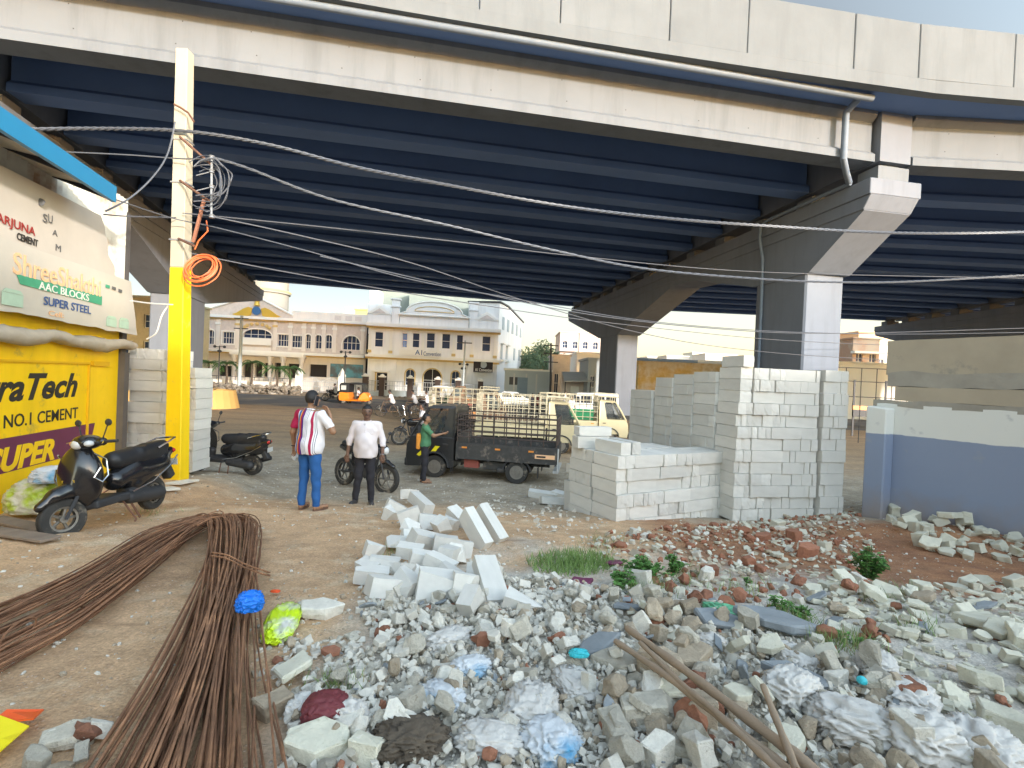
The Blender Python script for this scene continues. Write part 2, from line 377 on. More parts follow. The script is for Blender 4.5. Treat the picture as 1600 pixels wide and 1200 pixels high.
# ================================================================== GROUND
def ground_mat():
    m = bpy.data.materials.new('dirt_ground'); m.use_nodes = True; nt = m.node_tree; N = nt.nodes; L = nt.links; b = N['Principled BSDF']
    b.inputs['Roughness'].default_value = .95; b.inputs['Specular IOR Level'].default_value = .2
    tc = N.new('ShaderNodeTexCoord'); co = tc.outputs['Object']
    def noise(s, d=6, r=.65, st=None):
        n = N.new('ShaderNodeTexNoise'); n.inputs['Scale'].default_value = s; n.inputs['Detail'].default_value = d; n.inputs['Roughness'].default_value = r
        if st:
            mp = N.new('ShaderNodeMapping'); mp.inputs['Scale'].default_value = st; mp.inputs['Rotation'].default_value = (0, 0, .3); L.new(co, mp.inputs[0]); L.new(mp.outputs[0], n.inputs['Vector'])
        else: L.new(co, n.inputs['Vector'])
        return n.outputs['Fac']
    def rng(v, a, b_, c=0, d=1):
        r = N.new('ShaderNodeMapRange'); r.inputs[1].default_value = a; r.inputs[2].default_value = b_; r.inputs[3].default_value = c; r.inputs[4].default_value = d; L.new(v, r.inputs[0]); return r.outputs[0]
    def math_(op, a, b_):
        x = N.new('ShaderNodeMath'); x.operation = op
        for i, v in ((0, a), (1, b_)):
            if isinstance(v, (int, float)): x.inputs[i].default_value = v
            else: L.new(v, x.inputs[i])
        return x.outputs[0]
    def mix(a, b_, f):
        x = N.new('ShaderNodeMix'); x.data_type = 'RGBA'
        for i, v in ((6, a), (7, b_)):
            if isinstance(v, tuple): x.inputs[i].default_value = (*v, 1)
            else: L.new(v, x.inputs[i])
        if isinstance(f, (int, float)): x.inputs[0].default_value = f
        else: L.new(f, x.inputs[0])
        return x.outputs[2]
    sx = N.new('ShaderNodeSeparateXYZ'); L.new(co, sx.inputs[0]); X, Y = sx.outputs[0], sx.outputs[1]
    wob = noise(.35, 4); wob2 = noise(1.3, 5)
    sand = mix((.66, .44, .26), (.50, .325, .19), rng(noise(1.1), .35, .65))
    sand = mix(sand, (.66, .50, .33), rng(noise(2.3), .52, .66))
    sand = mix(sand, (.24, .14, .08), rng(noise(.7, 6, .6, (1, 4, 1)), .60, .80))
    grav = mix((.48, .405, .30), (.33, .275, .20), rng(noise(1.6), .35, .62))
    grav = mix(grav, (.50, .47, .42), rng(noise(9), .56, .68))
    red = mix((.40, .19, .09), (.25, .11, .06), rng(noise(1.7), .35, .6))
    brn = mix((.44, .32, .20), (.34, .255, .175), rng(noise(.2, 5, .6, (1, 5, 1)), .4, .62))
    grey = mix((.64, .61, .54), (.50, .47, .41), rng(noise(4), .4, .62))
    # yard gravel beyond about 9 m, brown earth beyond 17 m
    yy = math_('ADD', Y, rng(wob, .2, .8, -1.4, 1.4)); yy = math_('ADD', yy, rng(wob2, .2, .8, -.5, .5))
    xs = math_('MULTIPLY', X, .12)
    g1 = rng(math_('ADD', yy, xs), 7.8, 9.0)
    c = mix(sand, grav, g1)
    c = mix(c, brn, rng(yy, 14.5, 17.5))
    # red earth to the right
    xr = math_('ADD', X, rng(wob, .2, .8, -.5, .5))
    fr = math_('MULTIPLY', rng(xr, 1.5, 2.3), rng(yy, 8.6, 7.6))
    c = mix(c, red, math_('MULTIPLY', fr, .85))
    # grey crushed concrete under the heap
    xd = math_('SUBTRACT', X, math_('MULTIPLY', yy, .0))
    fg = math_('MULTIPLY', rng(xr, -1.0, -.5), rng(yy, 5.4, 4.4)); fg = math_('MULTIPLY', fg, rng(math_('ADD', xr, math_('MULTIPLY', yy, 1.0)), 8.6, 7.0))
    c = mix(c, grey, math_('MULTIPLY', fg, .9))
    # fine pebbles
    vo = N.new('ShaderNodeTexVoronoi'); vo.inputs['Scale'].default_value = 38; L.new(co, vo.inputs['Vector'])
    peb = math_('MULTIPLY', rng(vo.outputs['Distance'], .28, .16), rng(noise(2.2), .45, .65))
    hs = N.new('ShaderNodeHueSaturation'); L.new(c, hs.inputs['Color']); hs.inputs['Saturation'].default_value = .6; hs.inputs['Value'].default_value = 1.5
    c = mix(c, hs.outputs[0], peb)
    fine = math_('MULTIPLY', rng(noise(55, 3), .3, .7, .74, 1.22), rng(noise(5.5, 7, .75), .3, .7, .80, 1.18))
    h2 = N.new('ShaderNodeHueSaturation'); L.new(c, h2.inputs['Color']); L.new(fine, h2.inputs['Value']); c = h2.outputs[0]
    L.new(c, b.inputs['Base Color'])
    bp = N.new('ShaderNodeBump'); bp.inputs['Strength'].default_value = .9; bp.inputs['Distance'].default_value = .03
    hh = math_('ADD', noise(9, 8, .7), math_('MULTIPLY', peb, .5)); hh = math_('ADD', hh, math_('MULTIPLY', noise(60, 3), .35))
    L.new(hh, bp.inputs['Height']); L.new(bp.outputs[0], b.inputs['Normal'])
    return m
M_ground = ground_mat()
def axis_pts(lo, hi, fine_lo, fine_hi, step, grow):
    p = list(np.arange(fine_lo, fine_hi + 1e-6, step)); s = step; v = fine_hi
    while v < hi: s *= grow; v += s; p.append(min(v, hi))
    s = step; v = fine_lo
    while v > lo: s *= grow; v -= s; p.insert(0, max(v, lo))
    return p
gx = axis_pts(-900, 900, -8.5, 9, .09, 1.16); gy = axis_pts(-900, 1400, 0, 15, .09, 1.16)
mb = MB(); nx, ny = len(gx), len(gy)
vs = []
for y in gy:
    for x in gx:
        z = zg(x, y)
        if y < 12 and -8.5 < x < 9: z += .012 * mnoise.noise((x * 9, y * 9, 7)) + .006 * mnoise.noise((x * 23, y * 23, 9))
        vs.append((x, y, z))
mb.add(vs, [(j * nx + i, j * nx + i + 1, (j + 1) * nx + i + 1, (j + 1) * nx + i) for j in range(ny - 1) for i in range(nx - 1)])
g = mb.build('ground', M_ground, None, smooth=80, fix=False); T(g, 'bare sandy ground of the yard running under the flyover', None, None, 'structure'); del g['label']; g['label'] = 'bare sandy earth and gravel of the yard'
# asphalt road crossing beyond the flyover
M_asph = mat('asphalt', (.10, .10, .105), .9, var=.2, vscale=.5, bump=.2, bscale=20, col2=(.20, .17, .13), mixscale=.25, mixbias=.56)
mb = MB()
def roady(x): return 34.5 + .02 * x, 49 + .05 * x
xs_ = [-300, -120, -60, -30, -15, 0, 15, 30, 60, 120, 300]
vs = []
for x in xs_: a, b = roady(x); vs += [(x, a, .012), (x, b, .012)]
mb.add(vs, [(2 * i, 2 * i + 2, 2 * i + 3, 2 * i + 1) for i in range(len(xs_) - 1)])
T(mb.build('road', M_asph, None), 'dusty grey asphalt road running past the halls', None, None, 'structure')
# ================================================================== LEFT: CEMENT SHOP
M_yel = mat('yellow_wall_paint', srgb(250, 205, 5), .55, var=.06, vscale=2, bump=.12, bscale=15, dirt=((.50, .34, .06), 2.2, .60), streak=.14)
M_corr = mat('rusty_corrugated_sheet', (.58, .55, .48), .6, .1, var=.15, vscale=3, col2=(.30, .14, .06), mixscale=1.6, mixbias=.60, bump=.1)
M_blue = mat('sky_blue_paint', srgb(42, 125, 168), .45, var=.04)
M_dark = mat('dark_inside', (.03, .03, .035), .9)
M_vinyl = mat('faded_vinyl_banner', (.54, .49, .43), .6, var=.06, vscale=2, bump=.2, bscale=3)
M_vinyl2 = mat('cream_vinyl_banner', (.56, .52, .455), .6, var=.06, vscale=1.5, bump=.2, bscale=2.5)
M_cloth = mat('rolled_tarpaulin', (.44, .38, .30), .8, var=.1, vscale=5, bump=.4, bscale=9)
def ink(name, c): return mat(name, c, .65, var=.08, vscale=9)
M_i_black = ink('black_lettering', (.025, .022, .02)); M_i_red = ink('dark_red_lettering', srgb(150, 45, 40)); M_i_or = ink('faded_orange_lettering', srgb(238, 190, 145))
M_i_green = ink('green_band', srgb(70, 155, 120)); M_i_blue = ink('blue_lettering', srgb(60, 90, 140)); M_i_white = ink('white_lettering', (.75, .72, .66)); M_i_maroon = mat('purple_band_paint', srgb(105, 45, 75), .6, var=.1, vscale=3)
M_i_yel = ink('yellow_lettering', srgb(245, 200, 20)); M_i_grey = ink('grey_lettering', (.12, .12, .12)); M_i_lg = ink('pale_green_print', srgb(175, 200, 180))
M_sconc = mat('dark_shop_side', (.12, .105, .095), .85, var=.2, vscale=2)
WA = at(0, 803, 6.2); WA.z = 0
WDIR = Vector((-math.sin(R(14.4)), math.cos(R(14.4)), 0)); WN = Vector((WDIR.y, -WDIR.x, 0))    # along the wall away from the camera; outward normal (towards the yard)
def W(px, py, off=0.0):                 # pixel -> point on the shop's front plane
    d = ray(px, py); o = WA + WN * off; c = Vector((0, 0, CAMZ)); t = (o - c).dot(WN) / d.dot(WN); return c + d * t
def Wc(px, py, off=0):
    p = W(px, py, off); return ((p - WA).dot(WDIR), p.z)
shop = E('cement_shop', WA, 0, 'yellow painted cement shop with blue roof edge at the left', 'shop')
def put(mb, name, m, parent, org, **k):
    mb.v = [tuple(Vector(v) - org) for v in mb.v]; return mb.build(name, m, parent, **k)
def WP(s, z, o=0): return WA * 1.0 + WDIR * s + WN * o + Vector((0, 0, z))
SE = Wc(182, 640)[0]; S0 = -3.2
def wbox(mb, s0, s1, z0, z1, o0, o1, mi=0):
    mb.prism([WP(s0, z0, o0), WP(s1, z0, o0), WP(s1, z1, o0), WP(s0, z1, o0)], WN * (o1 - o0), mi); return mb
put(wbox(MB(), S0, SE, .2, 3.3, 0, -.2), 'wall', M_yel, shop, WA)
# side wall and body
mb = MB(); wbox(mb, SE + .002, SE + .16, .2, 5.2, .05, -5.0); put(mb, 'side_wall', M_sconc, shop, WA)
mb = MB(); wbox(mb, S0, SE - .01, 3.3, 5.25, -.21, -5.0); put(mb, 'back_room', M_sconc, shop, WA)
# corrugated upper wall
mb = MB(); s = S0; k = 0
A_, B_ = [], []
while s < SE + .1:
    A_.append(WP(s, 3.25, .03 + .022 * math.sin(k * math.pi / 2))); B_.append(WP(s, 5.42, .03 + .022 * math.sin(k * math.pi / 2))); s += .03; k += 1
mb.add(A_ + B_, [(i, i + 1, len(A_) + i + 1, len(A_) + i) for i in range(len(A_) - 1)]); put(mb, 'corrugated_wall', M_corr, shop, WA, fix=False, smooth=60)
# painted panel lines, shutter frame
M_yd = mat('yellow_shade_trim', srgb(225, 175, 10), .6)
mb = MB()
sA, zA = Wc(137, 569); s1, z1 = Wc(0, 565); _, z2 = Wc(137, 663)
wbox(mb, S0, sA, zA, zA + .03, .002, .03); wbox(mb, sA, sA + .03, 1.35, zA + .03, .002, .03); s3, z3 = Wc(140, 570); s4, _ = Wc(166, 572); wbox(mb, s3 + .02, s4, zA - .02, zA + .05, .002, .05)
put(mb, 'shutter_frame', M_yd, shop, WA)
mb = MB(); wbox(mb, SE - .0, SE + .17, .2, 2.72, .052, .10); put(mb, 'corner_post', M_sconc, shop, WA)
# roof with blue fascia
p0 = W(179, 281, .75); p1 = W(179, 309, .75); q0 = W(0, 184, .75); q1 = W(0, 215, .75)
zt0, zb0 = p0.z, p1.z; sf = (p0 - WA).dot(WDIR)
zt1, zb1 = q0.z, q1.z
mb = MB()
zt, zb = (zt0 + zt1) / 2, (zb0 + zb1) / 2
mb.prism([WP(S0, zb, .72), WP(sf, zb, .72), WP(sf, zt, .72), WP(S0, zt, .72)], WN * .06)
put(mb, 'fascia', M_blue, shop, WA)
mb = MB(); mb.prism([WP(S0, zt - .02, .719), WP(sf, zt - .02, .719), WP(sf, zt + .9, -5), WP(S0, zt + .9, -5)], (0, 0, -.06)); put(mb, 'roof', M_corr, shop, WA)
for s in np.arange(S0 + .3, sf, .9): mb = MB(); mb.prism([WP(s, zb + .02, .715), WP(s, 5.1, -.1), WP(s, 5.2, -.1), WP(s, zb + .12, .715)], WDIR * .06); put(mb, 'roof_bracket', M_dark, shop, WA)
def text_mesh(txt, size, shear=0, offset=0, space=1.0, ext=.002):
    cu = bpy.data.curves.new('t', 'FONT'); cu.body = txt; cu.size = size; cu.shear = shear; cu.offset = offset; cu.space_character = space; cu.extrude = ext; cu.resolution_u = 3
    o = bpy.data.objects.new('t', cu); COL.objects.link(o); dg = bpy.context.evaluated_depsgraph_get()
    me = bpy.data.meshes.new_from_object(o.evaluated_get(dg)); vs = [v.co.copy() for v in me.vertices]; fs = [tuple(p.vertices) for p in me.polygons]
    bpy.data.objects.remove(o); bpy.data.curves.remove(cu); bpy.data.meshes.remove(me); return vs, fs
def lettering(name, txt, P0, u, v, n, width, height, m, parent, org, shear=0, offset=.0, align='L'):
    vs, fs = text_mesh(txt, 1, shear, offset)
    x0 = min(a.x for a in vs); x1 = max(a.x for a in vs); y0 = min(a.y for a in vs); y1 = max(a.y for a in vs)
    sx_ = width / (x1 - x0); sy_ = height / (y1 - y0)
    mb = MB(); mb.add([P0 + u * ((a.x - x0) * sx_) + v * ((a.y - y0) * sy_) + n * (a.z) - org for a in vs], fs)
    return mb.build(name, m, parent)
UP = Vector((0, 0, 1))
# "UltraTech" etc. painted on the yellow wall: reading direction runs away from the camera
def wall_text(txt, pxR, pyB, pyT, width, m, shear=0, off=.012, extra_w=0, name='lettering', par=None, o=.004):
    sr, zb_ = Wc(pxR, pyB); _, zt_ = Wc(pxR, pyT)
    return lettering(name, txt, WP(sr - width, zb_, o), WDIR, UP, WN, width, zt_ - zb_, m, par or shop, WA, shear, off)
def W_len(pa, pb, py): return Wc(pb, py)[0] - Wc(pa, py)[0]
wr = W_len(0, 120, 610)          # "raTech" spans this much
wall_text('UltraTech', 120, 620, 583, wr * 1.48, M_i_black, .35, .028)
wn_ = W_len(4, 120, 650)
wall_text('NO.1 CEMENT', 121, 653, 636, wn_, M_i_black, 0, .008)
# purple band with SUPER
sR_, zT_ = Wc(148, 661); _, zBr = Wc(139, 716)
zT0 = Wc(0, 686)[1]; zB0 = Wc(0, 741)[1]
mb = MB(); mb.prism([WP(S0, zB0, .002), WP(sR_ - .16, zB0 , .002), WP(sR_, zT0, .002), WP(S0, zT0, .002)], WN * .003); put(mb, 'painted_band', M_i_maroon, shop, WA)
wall_text('SUPER', 84, 718, 684, W_len(0, 84, 700) * 1.22, M_i_yel, .25, .04, o=.008)
# rolled tarpaulin above the yellow wall
mb = MB()
pts = []
zc = (Wc(100, 528)[1])
NS, NR = 60, 12
for i in range(NS + 1):
    s = lerp(S0, SE + .1, i / NS); sag = -.05 * abs(math.sin(i * .16)) + .012 * math.sin(i * .7)
    for k in range(NR):
        w = 2 * math.pi * k / NR; r = .075 + .018 * math.sin(i * .35 + k) + .02 * mnoise.noise((s * 5, k, 0)); pts.append(WP(s, zc + sag + r * 1.25 * math.sin(w), .13 + .11 * math.cos(w) + .02 * math.sin(i * 1.7 + k)))
mb.add(pts, [(i * NR + k, i * NR + (k + 1) % NR, (i + 1) * NR + (k + 1) % NR, (i + 1) * NR + k) for i in range(NS) for k in range(NR)])
put(mb, 'rolled_tarpaulin', M_cloth, shop, WA, smooth=80)
# banners: (corner pixels) bulging sheets
def banner(name, label, cat, c, offs, m, wob=.02, nu=36, nv=14, ragged=None):
    """c: four (s,z) corners lower-left, lower-right, upper-right, upper-left in wall coordinates"""
    org = WP(c[0][0], c[0][1], offs); root = E(name, org, 0, label, cat)
    mb = MB(); vs = []; back = []
    def pt(u, v):
        b = Vector((*c[0], 0)).lerp(Vector((*c[1], 0)), u); t = Vector((*c[3], 0)).lerp(Vector((*c[2], 0)), u); p = b.lerp(t, v)
        o = offs + wob * mnoise.noise((p.x * 1.6, p.y * 2.5, offs * 9)) + wob * .5 * mnoise.noise((p.x * 5, p.y * 6, 3))
        return p.x, p.y, o
    for j in range(nv + 1):
        for i in range(nu + 1):
            s, z, o = pt(i / nu, j / nv)
            if ragged and i == nu: s += ragged * mnoise.noise((z * 5, 0, 1))
            if ragged and j == 0: z += .03 * mnoise.noise((s * 3, 0, 5))
            vs.append(WP(s, z, o)); back.append(WP(s, z, o - .012))
    n_ = len(vs); w = nu + 1
    fs = [(j * w + i, j * w + i + 1, (j + 1) * w + i + 1, (j + 1) * w + i) for j in range(nv) for i in range(nu)]
    rim = [j * w for j in range(nv + 1)]
    fs2 = [tuple(n_ + q for q in f[::-1]) for f in fs]
    edge = [i for i in range(w)] + [j * w + nu for j in range(1, nv + 1)] + [nv * w + i for i in range(nu - 1, -1, -1)] + [j * w for j in range(nv - 1, 0, -1)]
    side = [(edge[k], edge[(k + 1) % len(edge)], n_ + edge[(k + 1) % len(edge)], n_ + edge[k]) for k in range(len(edge))]
    mb.add(vs + back, fs + fs2 + side); put(mb, 'sheet', m, root, org, smooth=60)
    return root, org, pt
def bq(*pp, off): return [Wc(x, y, off) for x, y in pp]
# upper banner
O1 = .16
b1 = bq((0, 372), (182, 443), (158, 337), (0, 268), off=O1)
b1[0] = (S0, b1[0][1]); b1[3] = (S0, b1[3][1] + .0)
zL = (b1[0][1] + b1[1][1]) / 2
r1, o1, f1 = banner('cement_banner', 'upper wrinkled white vinyl banner advertising cement under the blue roof edge', 'banner', b1, O1, M_vinyl, .010, ragged=.12)
def btxt(txt, pa, pb, ya, yb, off, m, root, org, shear=0, o=.03, wscale=1, bold=.02):
    """from pixel column pa to pb, baseline pixel (pb,yb) and cap height pixel ya at column pb"""
    s0, _ = Wc(pa, yb, off + o); s1, z0 = Wc(pb, yb, off + o); _, z1 = Wc(pb, ya, off + o)
    L_ = (s1 - s0) * wscale
    lettering('lettering', txt, WP(s1 - L_, z0, off + o), WDIR, UP, WN, L_, z1 - z0, m, root, org, shear, bold)
btxt('NAGARJUNA', 0, 55, 356, 373, O1, M_i_red, r1, o1, 0,   .014, 1.75, .008)
btxt('CEMENT', 26, 59, 375, 386, O1, M_i_black, r1, o1, 0,   .014, 1, .02)
btxt('S', 67, 74, 336, 349, O1, M_i_grey, r1, o1, 0, .014, 1, 0); btxt('U', 75, 82, 337, 350, O1, M_i_grey, r1, o1, 0, .014, 1, 0)
btxt('A', 82, 90, 361, 370, O1, M_i_grey, r1, o1, 0,   .014, 1, 0)
btxt('M', 87, 95, 384, 394, O1, M_i_grey, r1, o1, 0,   .014, 1, 0)
# running bull silhouette reduced to a plain dark mark
mb = MB(); p = WP(*Wc(65, 316, O1 + .03), O1 + .014)
mb.ball(p - o1, (.07, .012, .05), 8)
mb.build('printed_mark', M_i_grey, r1)
# main banner
O2 = .24
b2 = bq((0, 478), (214, 524), (205, 440), (0, 375), off=O2)
zb_l = Wc(0, 478, O2)[1]
b2[0] = (S0, zb_l); b2[3] = (S0, b2[3][1])
r2, o2, f2 = banner('block_and_steel_banner', 'cream vinyl banner for blocks and steel with a green band above the yellow wall', 'banner', b2, O2, M_vinyl2, .008, ragged=.03)
btxt('ShreeShakthi', 19, 157, 437, 464, O2, M_i_or, r2, o2, 0, .012, 1, .008)
s0, z0 = Wc(27, 428, O2 + .02); s1, z1 = Wc(160, 477, O2 + .02); s0b, z0b = Wc(33, 444, O2 + .02); _, z1b = Wc(160, 463, O2 + .02)
mb = MB(); mb.prism([WP(s0b, z0b, O2 + .011), WP(s1, z1, O2 + .011), WP(s1, z1b, O2 + .011), WP(s0, z0, O2 + .011)], WN * .002); put(mb, 'green_band', M_i_green, r2, o2)
btxt('AAC BLOCKS', 60, 139, 460, 471, O2, M_i_white, r2, o2, 0, .016, 1, .01)
btxt('SUPER STEEL', 68, 142, 479, 491, O2, M_i_blue, r2, o2, 0, .012, 1, .012)
btxt('Cell:', 76, 100, 489, 497, O2, M_i_or, r2, o2, 0, .012, 1, .0)
for (xa, ya, w_, h_) in ((2, 455, 34, 20), (166, 497, 16, 12), (186, 500, 15, 12)):
    s0, z0 = Wc(xa, ya + h_, O2 + .012); s1, _ = Wc(xa + w_, ya + h_, O2 + .012); z1 = z0 + (Wc(xa, ya, O2)[1] - Wc(xa, ya + h_, O2)[1])
    mb = MB(); mb.prism([WP(s0, z0, O2 + .012), WP(s1, z0, O2 + .012), WP(s1, z1, O2 + .012), WP(s0, z1, O2 + .012)], WN * .002)
    mb.prism([WP(s0, z1 + .004, O2 + .012), WP(s1, z1 + .004, O2 + .012), WP(s1 - .05, z1 + .05, O2 + .012), WP(s0 + .06, z1 + .05, O2 + .012)], WN * .002)
    put(mb, 'printed_block', M_i_lg, r2, o2)
for i, (xa, ya) in enumerate(((165, 449), (175, 452), (185, 456))):
    s0, z0 = Wc(xa, ya, O2 + .012); mb = MB(); mb.prism([WP(s0, z0, O2 + .012), WP(s0 + .12, z0, O2 + .012), WP(s0 + .12, z0 + .05, O2 + .012), WP(s0, z0 + .05, O2 + .012)], WN * .002); put(mb, 'printed_mark', M_i_grey if i else M_i_green, r2, o2)

# ================================================================== UTILITY POLE
M_polec = mat('pole_cream_paint', (.44, .38, .28), .75, var=.08, vscale=3, bump=.15, bscale=12, dirt=((.35, .30, .22), 5, .66))
M_poley = mat('pole_yellow_paint', srgb(248, 208, 10), .6, var=.05, vscale=4, bump=.15, bscale=12, dirt=((.55, .40, .12), 3, .60), streak=.14)
M_rust = mat('rusty_steel', (.16, .075, .045), .8, .2, var=.3, vscale=12, bump=.2, bscale=40)
M_galv = mat('galvanised_steel', (.35, .35, .36), .5, .5, var=.1)
M_wire = mat('grey_cable', (.10, .105, .12), .5, .2)
M_wired = mat('dark_cable', (.10, .10, .11), .6)
M_orange = mat('orange_conduit', srgb(225, 110, 60), .5)
PB = at(276, 755, 8.8); PTp = at(289, 80, 8.8)
PB.z = zg(PB.x, PB.y) - .1
zy = at(285, 420, 8.8).z
pole = E('utility_pole', PB, 0, 'square concrete pole painted yellow below and cream above beside the shop', 'utility pole')
def psec(z, y=0):
    c = PB.lerp(PTp, (z - PB.z) / (PTp.z - PB.z)); w = lerp(.142, .105, (z - PB.z) / 7.6)
    return [Vector((c.x - w, c.y - w * .9, z)), Vector((c.x + w, c.y - w * .9, z)), Vector((c.x + w, c.y + w * .9, z)), Vector((c.x - w, c.y + w * .9, z))], c
def pseg(za, zb_, m, name):
    a, _ = psec(za); b, _ = psec(zb_); mb = MB(); mb.add(a + b, [(0, 1, 2, 3), (4, 5, 6, 7), (0, 1, 5, 4), (1, 2, 6, 5), (2, 3, 7, 6), (3, 0, 4, 7)]); return put(mb, name, m, pole, PB, bevel=.012)
pseg(PB.z, zy, M_poley, 'yellow_shaft'); pseg(zy + .002, PTp.z, M_polec, 'cream_shaft')
def ppt(px, py, Y=8.65): return at(px, py, Y)
for a, b in (((281, 214), (330, 257)), ((281, 282), (331, 317)), ((279, 373), (303, 384))):
    mb = MB(); pa, pb = ppt(*a, 8.62), ppt(*b, 8.2); mb.tube([pa, pb], .022, 4); put(mb, 'bracket_arm', M_rust, pole, PB)
    mb = MB(); z = (pa.z); sec, c = psec(z); mb.tube([v + (v - c).normalized() * .012 for v in [Vector((q.x, q.y, z)) for q in sec]], .014, 5, closed=True); put(mb, 'clamp', M_galv, pole, PB)
mb = MB(); mb.tube([ppt(272, 163, 8.6), ppt(282, 168, 8.6), ppt(294, 176, 8.6), ppt(303, 190, 8.5)], .018, 6); put(mb, 'hook', M_rust, pole, PB, smooth=True)
mb = MB(); mb.tube([ppt(319, 312, 8.25), ppt(302, 378, 8.5)], .03, 4); put(mb, 'stay_bar', mat('red_oxide_bar', (.35, .15, .09), .8), pole, PB)
# insulator rack
mb = MB(); mb.tube([ppt(331, 244, 8.2), ppt(330, 340, 8.2)], .018, 6); put(mb, 'insulator_rack', M_galv, pole, PB)
for py in (246, 268, 292, 338):
    mb = MB(); a = ppt(331, py, 8.2); mb.lathe([(.02, -.03), (.045, -.025), (.03, 0), (.045, .025), (.02, .03)], a - Vector((0, 0, 0)), 10); 
    if py in (268, 292): mb.tube([a, ppt(307, py + 6, 8.2)], .01, 5)
    put(mb, 'insulator', M_galv, pole, PB, smooth=True)
def cable(name, label, pts, r, m, cat='cable', group='overhead cables', twist=0, n=5, seg=14):
    P = [Vector(p) for p in pts]; cr = []
    for i in range(len(P) - 1):
        p0, p1, p2, p3 = P[max(i - 1, 0)], P[i], P[i + 1], P[min(i + 2, len(P) - 1)]
        for j in range(seg):
            t = j / seg; cr.append(.5 * ((2 * p1) + (-p0 + p2) * t + (2 * p0 - 5 * p1 + 4 * p2 - p3) * t * t + (-p0 + 3 * p1 - 3 * p2 + p3) * t ** 3))
    cr.append(P[-1]); mb = MB(); o = cr[0].copy()
    if not twist: mb.tube([p - o for p in cr], r, n)
    else:
        # resample
        L_ = sum((b - a).length for a, b in zip(cr, cr[1:])); N_ = int(L_ / .07); q = []; acc = 0; k = 0
        for i in range(N_ + 1):
            d = L_ * i / N_
            while k < len(cr) - 2 and acc + (cr[k + 1] - cr[k]).length < d: acc += (cr[k + 1] - cr[k]).length; k += 1
            q.append(cr[k].lerp(cr[k + 1], min(1, (d - acc) / max(1e-6, (cr[k + 1] - cr[k]).length))))
        for s in range(3):
            pl = []
            for i, p in enumerate(q):
                w = 2 * math.pi * (i * .07 / twist + s / 3); t = (q[min(i + 1, len(q) - 1)] - q[max(i - 1, 0)]).normalized(); a = t.cross(UP).normalized(); b = a.cross(t)
                pl.append(p - o + (a * math.cos(w) + b * math.sin(w)) * r * 1.05)
            mb.tube(pl, r, 5)
    ob = mb.build(name, m, None, smooth=60, loc=o); T(ob, label, cat, group); return ob
def A(px, py, Y): return at(px, py, Y)
cable('overhead_cable', 'thick twisted grey cable, topmost across the flyover opening', [A(-120, 200, 8.6), A(30, 202, 8.6), A(150, 201, 8.7), A(290, 205, 8.62), A(420, 226, 8.7), A(560, 262, 8.9), A(720, 293, 9.2), A(880, 322, 9.5), A(1040, 341, 9.8), A(1200, 353, 10.1), A(1400, 364, 10.5), A(1620, 362, 11), A(1800, 352, 11.5)], .016, M_wire, twist=.42)
cable('overhead_cable', 'second grey cable falling from the insulator rack and crossing the pier', [A(331, 246, 8.2), A(385, 262, 8.3), A(520, 312, 8.6), A(700, 352, 9), A(860, 390, 9.4), A(1010, 420, 9.8), A(1190, 436, 10.2), A(1310, 441, 10.5), A(1420, 440, 10.8), A(1600, 430, 11.2), A(1750, 420, 11.6)], .012, M_wire, twist=.55)
cable('overhead_cable', 'grey cable reaching the pole from behind the blue roof edge', [A(-60, 232, 8.3), A(90, 237, 8.4), A(200, 242, 8.5), A(285, 248, 8.55), A(331, 247, 8.2)], .012, M_wire)
cable('overhead_cable', 'pale wire from the shop corner past the pole down to the far columns', [A(178, 311, 7.4), A(270, 341, 8.4), A(340, 356, 8.5), A(480, 392, 9), A(640, 436, 10), A(800, 466, 11), A(1000, 500, 12.5), A(1200, 517, 13.5), A(1400, 522, 14.5), A(1620, 519, 15.5)], .010, M_wire)
cable('overhead_cable', 'thin dark wire sagging over the halls from the insulator rack', [A(330, 338, 8.2), A(460, 366, 8.8), A(640, 410, 10), A(820, 470, 12), A(1000, 520, 14), A(1150, 545, 16), A(1340, 560, 18), A(1620, 570, 21)], .011, M_wired)
cable('overhead_cable', 'thin straight wire high under the girders from the pole to the right', [A(285, 333, 8.6), A(480, 352, 9.2), A(700, 376, 10), A(900, 400, 11), A(1190, 425, 12), A(1620, 435, 13)], .010, M_wired)
cable('overhead_cable', 'thin wire low over the convention hall roof', [A(300, 396, 8.6), A(420, 420, 9.5), A(600, 452, 11), A(760, 478, 13), A(940, 503, 15), A(1200, 530, 18), A(1400, 540, 20)], .011, M_wired)
cable('overhead_cable', 'pale wire crossing both right columns just above the block stacks', [A(500, 400, 10), A(700, 446, 11.5), A(900, 488, 13), A(1100, 512, 14), A(1300, 521, 15.4), A(1620, 512, 17)], .012, M_wire)
cable('service_wire', 'doubled grey wire hanging from the pole down to the shop corner', [A(274, 190, 8.6), A(262, 240, 8.5), A(240, 275, 8.2), A(205, 308, 7.8), A(165, 330, 7.4)], .014, M_wire, group=None)
cable('service_wire', 'slack wire running level from the shop corner to the pole', [A(162, 335, 7.4), A(200, 338, 7.8), A(275, 340, 8.6)], .011, M_wire, group=None)
cable('service_wire', 'white wire looping from the banner to the yellow part of the pole', [A(205, 470, 7.2), A(235, 474, 7.8), A(270, 476, 8.55)], .011, M_i_white, group=None)
cable('service_wire', 'short white wire dangling left of the yellow pole', [A(262, 478, 8.5), A(252, 495, 8.5), A(244, 520, 8.5), A(229, 530, 8.5)], .012, M_i_white, group=None)
rr = random.Random(5)
